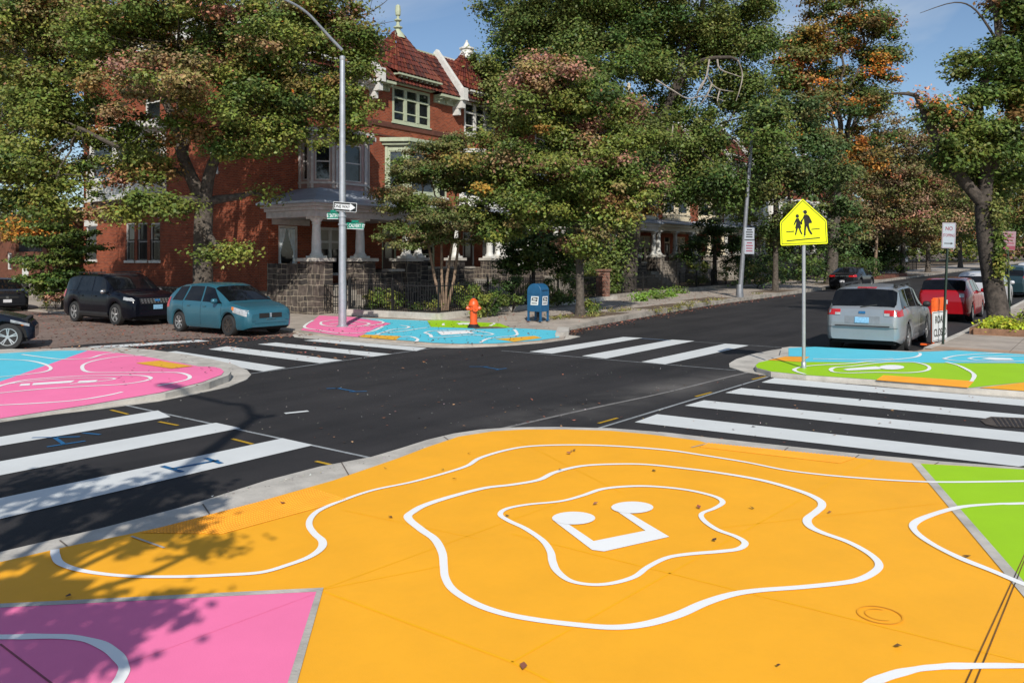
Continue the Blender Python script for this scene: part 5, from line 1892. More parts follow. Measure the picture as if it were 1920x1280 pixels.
# ---- avenue trees farther up
def avtree(name, label, px, u, v, r, crown, n, leaf, pal, lean=0, bark='bark', top=None, clump=1.0, cd=.6, **kw):
    b0 = base(u, v)
    Z = b0.x * FWD[0] + b0.y * FWD[1]
    py0 = top or min(c[1] + c[3] * .3 for c in crown)
    return tree(name, label, [(b0, r), (at(px + lean * .5, (py0 + 540) / 2, Z), r * .8), (at(px + lean, py0, Z), r * .55)], [lob(c[0], c[1], c[2], c[3], Z + (c[4] if len(c) > 4 else 0), pal=c[5] if len(c) > 5 else None) for c in crown], n, leaf, pal, bark, clump=clump, cdens=cd, group='street trees', **kw)
LINDEN = [((.050, .082, .026), 4), (OLIVE, 2), (DGREEN, 1.6), ((.12, .12, .05), 1)]
FALL = [(ORANGE, 1.3), (RUST, 1.4), (OLIVE, 2.6), (GREEN, 3.4), (YELLOW, .4)]
BRONZE = [((.13, .10, .055), 2.5), (OLIVE, 2.2), (RUST, 1.2), (GREEN, 2), (PINKBR, .9)]
avtree('linden_tree', 'grey green tree on a slim pale trunk left of the school crossing sign', 1455, 48.4, 16.5, .17, [(1460, 330, 70, 60), (1430, 260, 50, 50), (1490, 400, 60, 45, -1), (1420, 380, 45, 40), (1520, 280, 55, 50), (1455, 440, 40, 22), (1560, 400, 50, 45), (1500, 200, 60, 50), (1540, 330, 60, 50), (1580, 440, 50, 30), (1440, 320, 40, 40)], 44000, .18, LINDEN, clump=.8)
avtree('maple_tree', 'tall orange and green maple with a leaning trunk behind the school crossing sign', 1556, 61.8, 17, .42, [(1590, 60, 62, 60), (1540, 110, 62, 62), (1620, 140, 56, 60), (1500, 90, 50, 50, 0, FALL), (1480, 150, 50, 55, 0, FALL), (1560, 200, 90, 50), (1520, 250, 60, 50, -1, FALL), (1640, 50, 38, 55), (1655, 115, 30, 40), (1560, 10, 50, 40, 0, FALL), (1600, 290, 80, 55), (1600, -30, 45, 30)], 70000, .22, [(GREEN, 3), (DGREEN, 1.4), (OLIVE, 1.6), (ORANGE, 1.1), (RUST, .7)], lean=20, top=300, clump=.95)
avtree('crape_myrtle', 'tan multi stemmed tree with a broad bronze crown above the black sedan', 1645, 75, 17, .14, [(1640, 330, 90, 55), (1720, 330, 70, 60), (1580, 360, 60, 50), (1700, 270, 70, 40), (1650, 410, 80, 40), (1590, 430, 45, 30), (1760, 280, 60, 50), (1660, 260, 70, 45), (1780, 370, 60, 60), (1720, 400, 80, 45), (1620, 290, 50, 40)], 60000, .21, BRONZE, bark='bark_pale', clump=.9)
avtree('maple_tree', 'green and bronze tree just left of the no stopping sign', 1693, 86, 17, .26, [(1700, 400, 80, 45), (1760, 350, 70, 50), (1680, 350, 60, 40), (1720, 440, 70, 28)], 34000, .25, BRONZE, clump=1.2)
avtree('maple_tree', 'smaller dark green tree half behind the no stopping sign post', 1741, 99, 17, .26, [(1750, 400, 70, 40), (1790, 370, 60, 45), (1730, 440, 50, 25), (1780, 290, 60, 40)], 26000, .27, MAPLE, clump=1.3)
# more trees closing the end of the avenue
for i, (px, u, v, c, lab) in enumerate((
        (1800, 125, 17.5, [(1800, 400, 70, 45), (1790, 330, 60, 50)], 'far tree between the no stopping sign and the leaning trunk'),
        (1880, 150, 17.5, [(1880, 420, 60, 40), (1870, 350, 70, 55)], 'far tree behind the red printed parking sign'),
        (1990, 120, 1.5, [(1940, 400, 75, 50), (1930, 330, 70, 60)], 'far tree at the right edge beyond the parked cars'))):
    avtree('maple_tree', lab, px, u, v, .3, c, 18000, .34, MAPLE, clump=1.6, cd=.7)
T = thing('far_trees', 'far mass of trees closing the end of the avenue', 'trees', (190, 10, 1.7), kind='stuff')
cl = []
for i in range(900):
    p = at(1500 + rng.random() * 560, 300 + rng.random() * 180, 165 + rng.random() * 60)
    cl.append((p, (3.0, 3.0, 2.2), 60, pick(MAPLE) * (.6 + .5 * rng.random()), .35, MAPLE))
leaf_cloud(T, cl, .8, 'foliage')
# ---- garden trees and masses between the houses and the avenue
def gtree(name, label, px, Z, crown, n, leaf, pal, r=.2, clump=.9, cd=.7, group='front garden trees'):
    X = (px - CX) * Z / FPX
    p = FWD * Z + RGT * X
    b0 = Vector((p[0], p[1], rise(p[0]) + .15))
    py0 = sum(c[1] for c in crown) / len(crown)
    return tree(name, label, [(b0, r), (at(px, py0 + 30, Z), r * .7), (at(px, py0, Z), r * .5)], [lob(*c, Z) for c in crown], n, leaf, pal, 'bark_dark', clump=clump, cdens=cd, group=group)
gtree('holly_tree', 'dark round evergreen below the cream window bays', 1340, 58, [(1340, 430, 55, 45), (1300, 470, 30, 30), (1375, 480, 35, 35)], 12000, .16, [(DGREEN, 4), (GREEN, 1)], clump=.6)
gtree('yew_tree', 'dark evergreen between the slim pale trunk and the lamp post', 1500, 66, [(1500, 440, 60, 60), (1450, 470, 45, 45), (1550, 470, 45, 40)], 12000, .2, [(DGREEN, 4), (GREEN, 1.2)], clump=.8)
gtree('yew_tree', 'dark evergreen behind the tan multi stemmed tree', 1610, 82, [(1610, 460, 45, 40), (1650, 480, 60, 26)], 8000, .26, [(DGREEN, 4), (OLIVE, 1.2)], clump=.9)
gtree('holly_tree', 'dark garden tree in front of the white trimmed porch left of the elm', 1000, 38, [(985, 470, 40, 40), (1030, 480, 40, 36), (960, 500, 30, 28), (1060, 470, 40, 40)], 14000, .14, [(DGREEN, 3), (GREEN, 2)], r=.12, clump=.5)

RTREE = [(GREEN, 4), ((.045, .075, .018), 3), (YGREEN, 1.2), (RUST, .3)]  # shade over this crown is put into darker leaf greens
# ---- the right hand street tree with ivy
Z = 27
rb = base(31.06, 3.2, .12)
rf = at(1845, 385, Z)
tree('maple_tree', 'leaning street tree with ivy on its trunk behind the flower bed at the right', [(rb, .36), (at(1862, 530, Z), .31), (at(1850, 450, Z), .29), (rf, .28)],
     [lob(1880, 290, 70, 50, Z), lob(1830, 240, 60, 40, Z), lob(1910, 190, 65, 60, Z), lob(1855, 130, 50, 55, Z), lob(1930, 90, 60, 70, Z), lob(1780, 300, 50, 45, Z, pal=[(GREEN, 3), (YGREEN, 1), (RUST, .5)]), lob(1905, 20, 60, 50, Z), lob(1960, 250, 60, 80, Z), lob(1750, 225, 35, 25, Z, w=500), lob(1840, 190, 28, 22, Z, w=700), lob(1990, 150, 80, 120, Z), lob(1730, 195, 26, 22, Z, pal=[(ORANGE, 1), (PINKBR, 1)], w=120), lob(1850, 340, 55, 30, Z + .6, w=1500)],
     95000, .13, RTREE, bark='bark_dark', clump=.5, cdens=.6, group='street trees',  # trunk shade is put into the colour by the darker bark
     forks=[[(rf, .2), (at(1800, 330, Z), .19), (at(1760, 270, Z), .14), (at(1725, 195, Z), .09), (at(1712, 178, Z), .07), (at(1670, 175, Z), .03)], [(rf, .22), (at(1850, 300, Z), .22), (at(1835, 200, Z), .14), (at(1875, 60, Z), .09), (at(1850, -10, Z), .05)], [(at(1848, 330, Z), .2), (at(1890, 260, Z), .15), (at(1930, 180, Z), .1)], [(at(1868, 75, Z), .05), (at(1830, 20, Z), .03), (at(1790, 5, Z), .02), (at(1725, 25, Z), .008)], [(at(1868, 65, Z), .05), (at(1860, 10, Z), .03), (at(1835, -20, Z), .02)]])
rt = [o for o in COL.objects if o.type == 'EMPTY' and o['label'].startswith('leaning street tree')][-1]
leaf_cloud(rt, [(at(1872, 455, Z - .3), (.3, .3, .8), 800, GREEN, .4), (at(1876, 500, Z - .4), (.28, .3, .5), 450, YGREEN, .4), (at(1868, 400, Z - .4), (.35, .3, .6), 500, OLIVE, .4)], .12, 'ivy')
# ---- off to the left of the camera: the tree and lamp that shade the near corner
PLANE = [(GREEN, 3), (YGREEN, 2)]
sb = Vector((-3.2, 4.1, .03))
def shadow_src(px, py, dist):
    """the point whose shadow falls at a ground pixel, dist metres back along the sunlight"""
    return gp(px, py, ZN) - ld * dist
sl = [(shadow_src(x, y, d * .62), (r, r, r * .6), w) for x, y, d, r, w in ((290, 1000, 11.5, .34, 1.0), (385, 1025, 11.5, .2, .35), (190, 1165, 11, .4, .8), (60, 1170, 10.5, .4, .7), (60, 985, 12.5, .4, .4), (200, 925, 13, .5, .8), (330, 905, 13, .3, .4), (100, 1250, 10.5, .4, .7), (300, 1140, 11, .16, .2), (240, 1200, 11, .18, .2), (80, 1050, 12, .2, .2), (10, 1240, 10, .5, .7), (390, 940, 12.6, .22, .25), (100, 900, 13, .6, .9), (20, 930, 13, .5, .8), (270, 960, 12.6, .35, .6), (140, 960, 12.6, .4, .6))]
trunk_top = sl[3][0] + Vector((-.8, .3, -1.0))
tree('plane_tree', 'sparse street tree on the orange corner that throws leaf shadows over the pink field', [(Vector((trunk_top.x - .6, trunk_top.y + .2, .03)), .14), (trunk_top - Vector((.3, 0, 2)), .12), (trunk_top, .09)], sl, 3400, .12, PLANE, clump=.24, cdens=.9, group='street trees')

# ---------------------------------------------------------------- shrubs and beds
def shrub(label, px, py, w, h, Z=None, n=1500, leaf=.1, pal=MAPLE_G, group=None, name='shrub', clump=.25):
    g = gp(px, py, .15)
    if Z:
        X = (px - CX) * Z / FPX
        p = FWD * Z + RGT * X
        g = Vector((p[0], p[1], rise(p[0]) + .15))
    T = thing(name, label, 'shrub', g, group=group)
    mb = MB()
    for k in range(6):
        a = rng.random() * 6.28
        limb(mb, g, g + Vector((math.cos(a) * w * .35, math.sin(a) * w * .3, h * .75)), .018, .006, n=3, sides=4)
    mb.build('stem', M['bark_dark'], T)
    cl = []
    k = max(4, int(w * h * 9))
    for i in range(k):
        q = g + Vector(((rng.random() - .5) * w, (rng.random() - .5) * w * .7, h * (.15 + .75 * rng.random())))
        cl.append((q, (clump, clump, clump * .8), n / k, pick(pal) * (.7 + .5 * rng.random()), .35))
    leaf_cloud(T, cl, leaf)
    return T
BUSH = [(GREEN, 3), (YGREEN, 2), (DGREEN, 1)]
gs = 'front garden shrubs'
shrub('low flowering bush just right of the orange hydrant', 910, 592, 1.5, .95, n=2600, leaf=.1, pal=BUSH, group=gs, Z=30.5)
shrub('green bush behind the orange hydrant', 890, 590, 1.4, 1.2, n=2200, pal=BUSH, group=gs, Z=31.6)
shrub('dark bush between the hydrant and the mailbox', 960, 590, 1.8, 1.5, n=2800, pal=[(DGREEN, 3), (GREEN, 1.5)], group=gs, Z=32.6)
shrub('broad leaved plant behind the iron fence gate', 700, 590, 1.0, .9, n=1000, leaf=.16, pal=BUSH, group=gs, Z=34)
shrub('yellowish plant behind the middle of the iron fence', 738, 590, 1.1, .8, n=900, leaf=.16, pal=[(YGREEN, 3), (GREEN, 2)], group=gs, Z=33.5)
shrub('small plant at the foot of the crape myrtle', 800, 590, 1.2, .6, n=800, pal=BUSH, group=gs, Z=32)
shrub('dark hedge behind the crape myrtle stems', 860, 585, 2.2, 1.3, n=2600, pal=[(DGREEN, 3), (GREEN, 1)], group=gs, Z=34)
shrub('bush right behind the blue mailbox', 1045, 580, 1.8, 1.5, n=2800, pal=BUSH, group=gs, Z=36)
shrub('tall bush left of the red brick pier', 1095, 570, 2.2, 1.9, n=3200, pal=BUSH, group=gs, Z=41)
shrub('ivy clump hugging the red brick pier', 1152, 560, 1.1, 1.5, n=1800, leaf=.1, pal=[(GREEN, 3), (DGREEN, 1)], group=gs, Z=43.3)
shrub('small weed at the foot of the slim maple trunk', 1108, 588, .5, .65, n=500, leaf=.12, pal=[(GREEN, 3), (YGREEN, 1)], group=gs, Z=31.2)
shrub('bush with yellow leaves on the porch steps under the columns', 1310, 540, 1.6, 1.8, n=1600, leaf=.13, pal=[(YGREEN, 3), (YELLOW, .6), (GREEN, 2)], group=gs, Z=56)
shrub('dark shrub under the dogwood beside the suv', 105, 585, 1.3, .7, n=900, pal=[(OLIVE, 3), (PINKBR, 1)], group=gs, Z=36)
shrub('yew hedge between the two dark trunks up the avenue', 1600, 540, 5, 2.0, n=2600, leaf=.18, pal=[(DGREEN, 3), (GREEN, 1)], group=gs, Z=68, clump=.45)
shrub('dark hedge below the white sign post up the avenue', 1660, 530, 5, 2.4, n=2600, leaf=.2, pal=[(DGREEN, 3), (GREEN, 1)], group=gs, Z=80, clump=.5)
shrub('dark hedge behind the leaning lamp post', 1420, 545, 5, 2.2, n=2800, leaf=.16, pal=[(DGREEN, 3), (OLIVE, 1)], group=gs, Z=53, clump=.4)
shrub('dark hedge right of the slim pale trunk', 1505, 545, 5, 2.2, n=2800, leaf=.18, pal=[(DGREEN, 3), (GREEN, 1)], group=gs, Z=60, clump=.45)
# spreading ground cover by the pier
g = [(gp(x, y, .2), (.6, .5, .3), 420, pick([(GREEN, 2), ((.085, .15, .02), 3)]), .3) for x, y in ((1205, 556), (1225, 552), (1245, 548), (1262, 546), (1275, 548), (1235, 558), (1200, 562), (1255, 554))]
T = thing('ground_cover', 'bright green ground cover spilling over the sidewalk by the red brick pier', 'ground cover', gp(1235, 560, .15), kind='stuff')
leaf_cloud(T, g, .14, 'foliage')
# dry grass tufts in the tree pits
g = []
for x, y in ((1150, 583), (1165, 582), (1178, 580), (1258, 578), (1232, 582), (1270, 575), (1295, 567), (1320, 566), (1345, 562), (1040, 596), (1060, 594), (1110, 592), (1120, 590), (1420, 550), (1290, 572), (1280, 571)):
    g.append((gp(x, y, .18), (.4, .4, .12), 90, np.array((.15, .14, .045)), .5))
T = thing('grass', 'dry grass tufts in the sidewalk tree pits', 'grass', gp(1200, 580, .15), kind='stuff')
leaf_cloud(T, g, .13, 'grass_tufts', aspect=.2, flat=-.3, coherent=False)
# red mulch bed far up
mb = MB()
mb.prism([(72.3, 16.0), (83, 16.0), (83, 18.2), (72.3, 18.2)], .12, .4)
warp(mb)
tag(mb.build('mulch_bed', mat('red mulch', (.14, .05, .03), .95, var=.4, scale=3, bump=.6)), 'red mulch bed on the sidewalk beyond the black sedan', 'mulch bed')
# timber edged flower bed at the right
T = thing('flower_bed', 'timber edged bed of yellow green leaves at the foot of the leaning tree', 'flower bed', (29, 2.4, .12))
mb = MB()
zt = ZR + .02
for a, b_ in (((26.3, 3.35), (26.3, .3)), ((26.35, 3.4), (33, 3.4))):
    mb.bar((*a, zt + .11), (*b_, zt + .11), .12, .24)
mb.build('timber_edging', M['timber'], T)
mb = MB()
mb.box(26.36, 33, -4, 3.34, zt - .02, zt + .16)
mb.build('soil', M['earth'], T)
cl = []
for i in range(170):
    p = Vector((26.42 + rng.random() ** 1.8 * 5.5, 3.2 - rng.random() ** 1.3 * 6.0, zt + .2 + rng.random() * .16))
    cl.append((p, (.26, .26, .14), 60, pick([((.24, .27, .015), 4), ((.16, .2, .02), 2), ((.3, .3, .03), 1)]), .3))
for i in range(9):
    p = Vector((26.8 + rng.random() * 3, 3.0 - rng.random() * 4.5, zt + .45 + rng.random() * .25))
    cl.append((p, (.2, .2, .2), 70, pick([(RUST, 2), (YGREEN, 2), (OLIVE, 1)]), .4))
leaf_cloud(T, cl, .1, 'foliage')

# ---------------------------------------------------------------- fallen leaves
def litter(label, pts, size, pal, z=.012):
    pts = np.array(pts)
    n = len(pts)
    cl = [(Vector(p), (.01, .01, .004), 1, pick(pal), .3) for p in pts]
    cs = np.array([[p[0], p[1], p[2] + z] for p in pts])
    T = thing('fallen_leaves', label, 'leaf litter', tuple(cs.mean(0)), kind='stuff')
    leaf_cloud(T, [(c, (.01, .01, .003), 1, pick(pal) * (.6 + .8 * rng.random()), .2) for c in cs], size, 'fallen_leaves', aspect=.7, flat=10.0, coherent=False, gain=1.2)
LIT = [((.26, .10, .08), 3), ((.20, .09, .05), 3), ((.34, .16, .09), 1), ((.14, .07, .05), 2)]
P = []
for i in range(3800):
    u, v = 8.8 + rng.random() * 7.5, 19.5 + rng.random() ** 1.5 * 24
    if rng.random() < .35 + .65 * (u - 8.8) / 7.5:
        P.append((u, v, .004))
for i in range(500):
    u, v = 12 + rng.random() * 7, 10 + rng.random() * 11
    if v - 10 > (rng.random() ** .6) * 9 and u < 15.5:
        P.append((u, v, .002))
litter('pinkish fallen leaves thick on the side street around the teal hatchback', P, .085, LIT)
P = []
for i in range(900):
    u = 21 + rng.random() ** 1.5 * 26
    P.append((u, kerbv(u) - .1 - abs(rng.normal()) * .35, rise(u)))
for i in range(420):
    u = 22.5 + rng.random() * 24
    P.append((u, kerbv(u) + .3 + rng.random() * 4.2, ZK + rise(u)))
litter('brown fallen leaves along the far kerb of the avenue', P, .09, LIT)
P = [(16.2 + rng.random() * 6, 13.2 + rng.random() * 7.5, ZF + .014) for i in range(260)]
litter('brown fallen leaves on the mural under the street lamp', [p for p in P if p[1] > 13.4 + .0], .07, [((.16, .08, .05), 2), ((.06, .05, .04), 2)])
P = []
for i in range(150):
    P.append(tuple(gp(560 + rng.random() * 1300, 690 + rng.random() * 140, .01)))
for x, y in ((1073, 846), (1066, 849), (1078, 844)):
    P.append(tuple(gp(x, y, ZL + .01)))
for x, y in ((733, 968), (950, 966), (1116, 944), (1226, 881), (1340, 1012), (1815, 1042), (1460, 1247), (1682, 1209), (982, 1250), (830, 880), (880, 850), (852, 898), (722, 877), (530, 942), (128, 1116), (1410, 951), (1050, 880), (1310, 950), (1555, 960)):
    P.append(tuple(gp(x, y, ZL + .008)))
litter('stray dry leaves scattered over the junction and the orange corner', [p for p in P if not (p[2] < .02 and p[0] < 9 and p[1] < 7)], .05, [((.20, .08, .05), 3), ((.30, .17, .08), 1), ((.08, .05, .04), 1.5)], .006)
P = [tuple(gp(300 + rng.random() * 1500, 665 + rng.random() ** 1.6 * 150, .004)) for i in range(420)]
P = [p for p in P if 9.0 < p[0] < 15.4 or p[1] > 7.2]
P += [tuple(gp(x + rng.normal() * 8, y + rng.normal() * 2, .014)) for x, y in [(400 + 550 * t, 935 - 122 * t - 30 * t * (1 - t)) for t in rng.random(110)]]
litter('pale grit and pebbles scattered over the new asphalt', P, .022, [((.45, .42, .38), 2), ((.25, .22, .2), 1)], .004)
P = [tuple(gp(200 + rng.random() * 240, 665 + rng.random() * 60, ZK + .01)) for i in range(40)]
litter('dark dry leaves on the pink corner', P, .06, [((.10, .05, .05), 2), ((.25, .08, .05), 1)])
# ================================================================ cars
def interp(x, tab):
    xs = [t[0] for t in tab]
    ys = [t[1] for t in tab]
    return float(np.interp(x, xs, ys))

class Car:
    """a car body lofted along its length: local x forward, z up, origin on the road under its middle"""
    def __init__(s, label, cat, u, v, heading, spec, paint, group='cars parked along the kerbs', name='parked_car'):
        s.sp = spec
        s.T = thing(name, label, cat, (u, v, rise(u)), heading, group=group)
        s.paint = paint
        s.L, s.Wd = spec['L'], spec['W'] / 2
        s.ax = spec['ax']                        # (rear, front) axle x
        s.r = spec['r']
        s.body()

    def sec(s, x):
        sp = s.sp
        h = s.L / 2
        d = h - abs(x)
        rnd = sp.get('rnd', 1.0)
        f = interp(d, [(0, 1 - .24 * rnd), (.05, 1 - .15 * rnd), (.14, 1 - .085 * rnd), (.3, 1 - .045 * rnd), (.6, 1 - .012), (1.0, 1.0)])
        w = s.Wd * f
        belt = interp(x, sp['belt'])
        top = max(interp(x, sp['top']), belt + .012) if interp(x, sp['top']) > belt - .05 else interp(x, sp['top'])
        belt = min(belt, top - .01)
        z0 = sp.get('z0', .22) + interp(d, [(0, .08), (.25, .0)])
        arch = 0
        for a in s.ax:
            R_ = s.r + .07
            if abs(x - a) < R_:
                z0 = max(z0, s.r + math.sqrt(R_ ** 2 - (x - a) ** 2) * 1.0)
        z0 = min(z0, belt - .12)
        gh = top - belt
        wt = s.Wd * interp(gh, [(0, .88), (.1, .86), (.25, .82), (sp['H'] - .95, sp.get('tumble', .74))]) * (f if gh < .15 else min(1, f + .04))
        mid = z0 + (belt - z0) * .5
        return [(w * .94, z0), (w * .985, z0 + (belt - z0) * .12), (w, mid), (w * .99, belt - (belt - z0) * .18), (w * .955, belt),
                (wt + (w * .955 - wt) * .45, belt + gh * .45), (wt, belt + gh * .86), (wt * .86, belt + gh * .97), (wt * .45, top - .001 + .0), (0, top + .008)]

    def S(s, x, k, side, off=0.0):
        q = s.sec(x)
        def pt(xx, kk):
            q = s.sec(xx)
            i = min(int(kk), len(q) - 2)
            t = kk - i
            return Vector((xx, (q[i][0] * (1 - t) + q[i + 1][0] * t), q[i][1] * (1 - t) + q[i + 1][1] * t))
        p = pt(x, k)
        if off:
            e = .03
            dx = pt(min(x + e, s.L / 2), k) - pt(max(x - e, -s.L / 2), k)
            dk = pt(x, min(k + .15, 8.99)) - pt(x, max(k - .15, 0))
            n = dx.cross(dk)
            if n.length > 1e-6:
                n.normalize()
                if n.y < 0 and k < 7:
                    n = -n
                if k >= 7 and n.z < 0:
                    n = -n
                p = p + n * off
        return Vector((p.x, p.y * side, p.z))

    def kz(s, x, z):
        q = s.sec(x)
        for i in range(len(q) - 1):
            if q[i][1] <= z <= q[i + 1][1]:
                return min(5.4, i + (z - q[i][1]) / max(1e-6, q[i + 1][1] - q[i][1]))
        return 0 if z < q[0][1] else 5.4

    def body(s):
        h = s.L / 2
        xs = set(np.linspace(-h, h, 54))
        for d in (.02, .05, .09, .14, .2, .28):
            xs |= {h - d, -h + d}
        for a in s.ax:
            R_ = s.r + .07
            xs |= set(a + R_ * np.cos(np.linspace(0, math.pi, 13)) * .999)
        xs = sorted(x for x in xs if -h <= x <= h)
        K = len(s.sec(0))
        mb = MB()
        n = 2 * K - 1
        for x in xs:
            q = s.sec(x)
            for y, z in q:
                mb.v.append(Vector((x, y, z)))
            for y, z in reversed(q[:-1]):
                mb.v.append(Vector((x, -y, z)))
        for i in range(len(xs) - 1):
            for k in range(n - 1):
                mb.f.append((i * n + k, (i + 1) * n + k, (i + 1) * n + k + 1, i * n + k + 1))
                mb.m.append(0)
        mb.f.append(tuple(range(n - 1, -1, -1)))
        mb.f.append(tuple((len(xs) - 1) * n + k for k in range(n)))
        mb.m += [0, 0]
        s.B = mb.build('body', M[s.paint], s.T, smooth=30, local=True)
        u = MB()
        u.box(-h + .15, h - .15, -s.Wd * .8, s.Wd * .8, .2, .5)
        for a in s.ax:
            u.box(a - s.r - .1, a + s.r + .1, -s.Wd * .86, s.Wd * .86, .3, s.r * 2 + .1)
        u.build('underbody', M['under'], s.T, local=True)
        for a in s.ax:
            for sd in (1, -1):
                s.wheel(a, sd)

    def wheel(s, a, sd):
        r, w = s.r, .21
        y = sd * (s.Wd - .02)
        mb = MB()
        prof = [(r * .62, -w), (r * .93, -w), (r, -w + .03), (r, -.03), (r * .93, 0), (r * .66, -.005), (r * .64, -.03)]
        prof = [(q, y + sd * t) for q, t in prof]
        mb.lathe([(q, t) for q, t in prof], (a, 0, r), 24, axis='y')
        o = mb.build('wheel', M['tyre'], s.T, smooth=40, local=True)
        mb = MB()
        R2 = r * .67
        yo = y - sd * .012
        yi = y - sd * .07
        n = s.sp.get('spokes', 5)
        mb.lathe([(R2, yo), (R2 * .9, yo), (R2 * .9, yi)], (a, 0, r), 24, axis='y', cap=False)
        for k in range(n):
            an = 2 * math.pi * k / n + .3
            for da in ((0,) if not s.sp.get('twin') else (-.13, .13)):
                c, sn = math.cos(an + da), math.sin(an + da)
                mb.bar((a + c * R2 * .12, yo - sd * .03, r + sn * R2 * .12), (a + c * R2 * .95, yo - sd * .015, r + sn * R2 * .95), R2 * (.2 if not s.sp.get('twin') else .11), .03, up=(0, 1, 0))
        mb.lathe([(R2 * .22, yo - sd * .03), (R2 * .2, yo)], (a, 0, r), 12, axis='y')
        rim = 'rim' if s.sp.get('rim', True) is True or (s.sp['rim'] == 'rear' and a < 0) else 'rim_dark'
        mb.build('rim', M[rim], o, smooth=40, local=True)
        mb = MB()
        mb.lathe([(R2 * .9, yi - sd * .01), (.01, yi - sd * .012)], (a, 0, r), 20, axis='y')
        mb.build('brake_disc', M['under'], o, local=True)

    def patch(s, name, m, x0, x1, z00, z01, z10, z11, side, parent=None, off=.006, nx=8, nz=4, by_k=False):
        """surface patch between x0 and x1; at x0 it spans z00..z01, at x1 z10..z11"""
        mb = MB()
        for i in range(nx + 1):
            x = x0 + (x1 - x0) * i / nx
            za, zb = z00 + (z10 - z00) * i / nx, z01 + (z11 - z01) * i / nx
            for j in range(nz + 1):
                z = za + (zb - za) * j / nz
                k = z if by_k else s.kz(x, z)
                mb.v.append(s.S(x, k, side, off))
        for i in range(nx):
            for j in range(nz):
                a = i * (nz + 1) + j
                mb.f.append((a, a + nz + 1, a + nz + 2, a + 1))
                mb.m.append(0)
        return mb.build(name, M[m], parent or s.T, smooth=50, local=True)

    def side_glass(s, wins):
        xa, xb = min(w[0] for w in wins) - .05, max(w[1] for w in wins) + .07
        xc, xd = max(w[2] for w in wins) + .03, min(w[3] for w in wins) - .05
        for side in (1, -1):
            mb = MB()
            for i in range(17):
                for j in range(6):
                    t, q = i / 16, j / 5
                    x = (xa + (xb - xa) * t) * (1 - q) + (xd + (xc - xd) * t) * q
                    mb.v.append(s.S(x, 4.09 + q * 1.93, side, .0035))
            for i in range(16):
                for j in range(5):
                    a = i * 6 + j
                    mb.f.append((a, a + 6, a + 7, a + 1))
                    mb.m.append(0)
            mb.build('window_trim', M['trim_black'], s.T, smooth=60, local=True)
            for (xa, xb, xc, xd) in wins:        # bottom rear, bottom front, top front, top rear
                mb = MB()
                nx, nz = 8, 5
                for i in range(nx + 1):
                    for j in range(nz + 1):
                        t, q = i / nx, j / nz
                        x = (xa + (xb - xa) * t) * (1 - q) + (xd + (xc - xd) * t) * q
                        mb.v.append(s.S(x, 4.16 + q * 1.78, side, .006))
                for i in range(nx):
                    for j in range(nz):
                        a = i * (nz + 1) + j
                        mb.f.append((a, a + nz + 1, a + nz + 2, a + 1))
                        mb.m.append(0)
                mb.build('window', M['car_glass'], s.T, smooth=60, local=True)

    def screen(s, name, x0, x1, inset=.06):
        """windscreen or rear window across the car between x0 and x1"""
        mb = MB()
        nx, ny = 10, 12
        for i in range(nx + 1):
            x = x0 + (x1 - x0) * i / nx
            q = s.sec(x)
            for j in range(ny + 1):
                c = -1 + 2 * j / ny
                k = 9 - abs(c) * (3.0 - inset)
                mb.v.append(s.S(x, k, 1 if c >= 0 else -1, .007) + Vector((0, 0, .003)))
        for i in range(nx):
            for j in range(ny):
                a = i * (ny + 1) + j
                mb.f.append((a, a + ny + 1, a + ny + 2, a + 1))
                mb.m.append(0)
        return mb.build(name, M['car_glass'], s.T, smooth=60, local=True)

    def endpiece(s, name, m, front, y0, y1, z0, z1, depth=.03, out=.012, parent=None, bevel=.004, slant=0.0):
        """a piece set on the nose or tail, following its rounding in plan"""
        mb = MB()
        sg = 1 if front else -1
        n = 8
        for i in range(n + 1):
            y = y0 + (y1 - y0) * i / n
            for z, o in ((z0, 0), (z1, slant)):
                # find the x where the body is as wide as |y| at this height
                x = s.edge_x(abs(y), z, sg) + sg * out
                mb.v.append(Vector((x, y, z)))
                mb.v.append(Vector((x - sg * (depth + out), y, z)))
        for i in range(n):
            a = i * 4
            b = a + 4
            mb.f += [(a, b, b + 2, a + 2), (a + 2, b + 2, b + 3, a + 3), (a, a + 1, b + 1, b)]
            mb.m += [0, 0, 0]
        mb.f += [(0, 2, 3, 1), (4 * n, 4 * n + 1, 4 * n + 3, 4 * n + 2)]
        mb.m += [0, 0]
        return mb.build(name, M[m], parent or s.T, local=True)

    def edge_x(s, y, z, sg):
        lo, hi = 0.0, s.L / 2
        for _ in range(22):
            m_ = (lo + hi) / 2
            q = s.sec(sg * m_)
            inside = q[0][1] - .25 <= z <= q[-1][1]
            if inside:
                wz = np.interp(z, [p[1] for p in q], [p[0] for p in q]) if q[0][1] <= z else q[0][0]
                inside = wz >= y
            if inside:
                lo = m_
            else:
                hi = m_
        return sg * lo

    def mirrors(s, x, z, m=None):
        for sd in (1, -1):
            mb = MB()
            y = sd * (s.Wd * .93)
            mb.cbox((x, y + sd * .06, z - .02), (.06, .12, .035))
            mb.lathe([(.02, 0), (.075, .03), (.085, .1), (.07, .16), (.02, .19)], (x + .02, y + sd * .03, z + .03), 10, axis='y') if sd > 0 else mb.lathe([(.02, 0), (.075, -.03), (.085, -.1), (.07, -.16), (.02, -.19)], (x + .02, y - .03, z + .03), 10, axis='y')
            mb.build('mirror', M[m or s.paint], s.T, smooth=50, local=True)

    def handles(s, xs, z):
        for sd in (1, -1):
            for x in xs:
                k = s.kz(x, z)
                p = s.S(x, k, sd, .018)
                mb = MB()
                mb.cbox(p, (.17, .025, .03))
                mb.build('door_handle', M[s.paint], s.T, local=True)

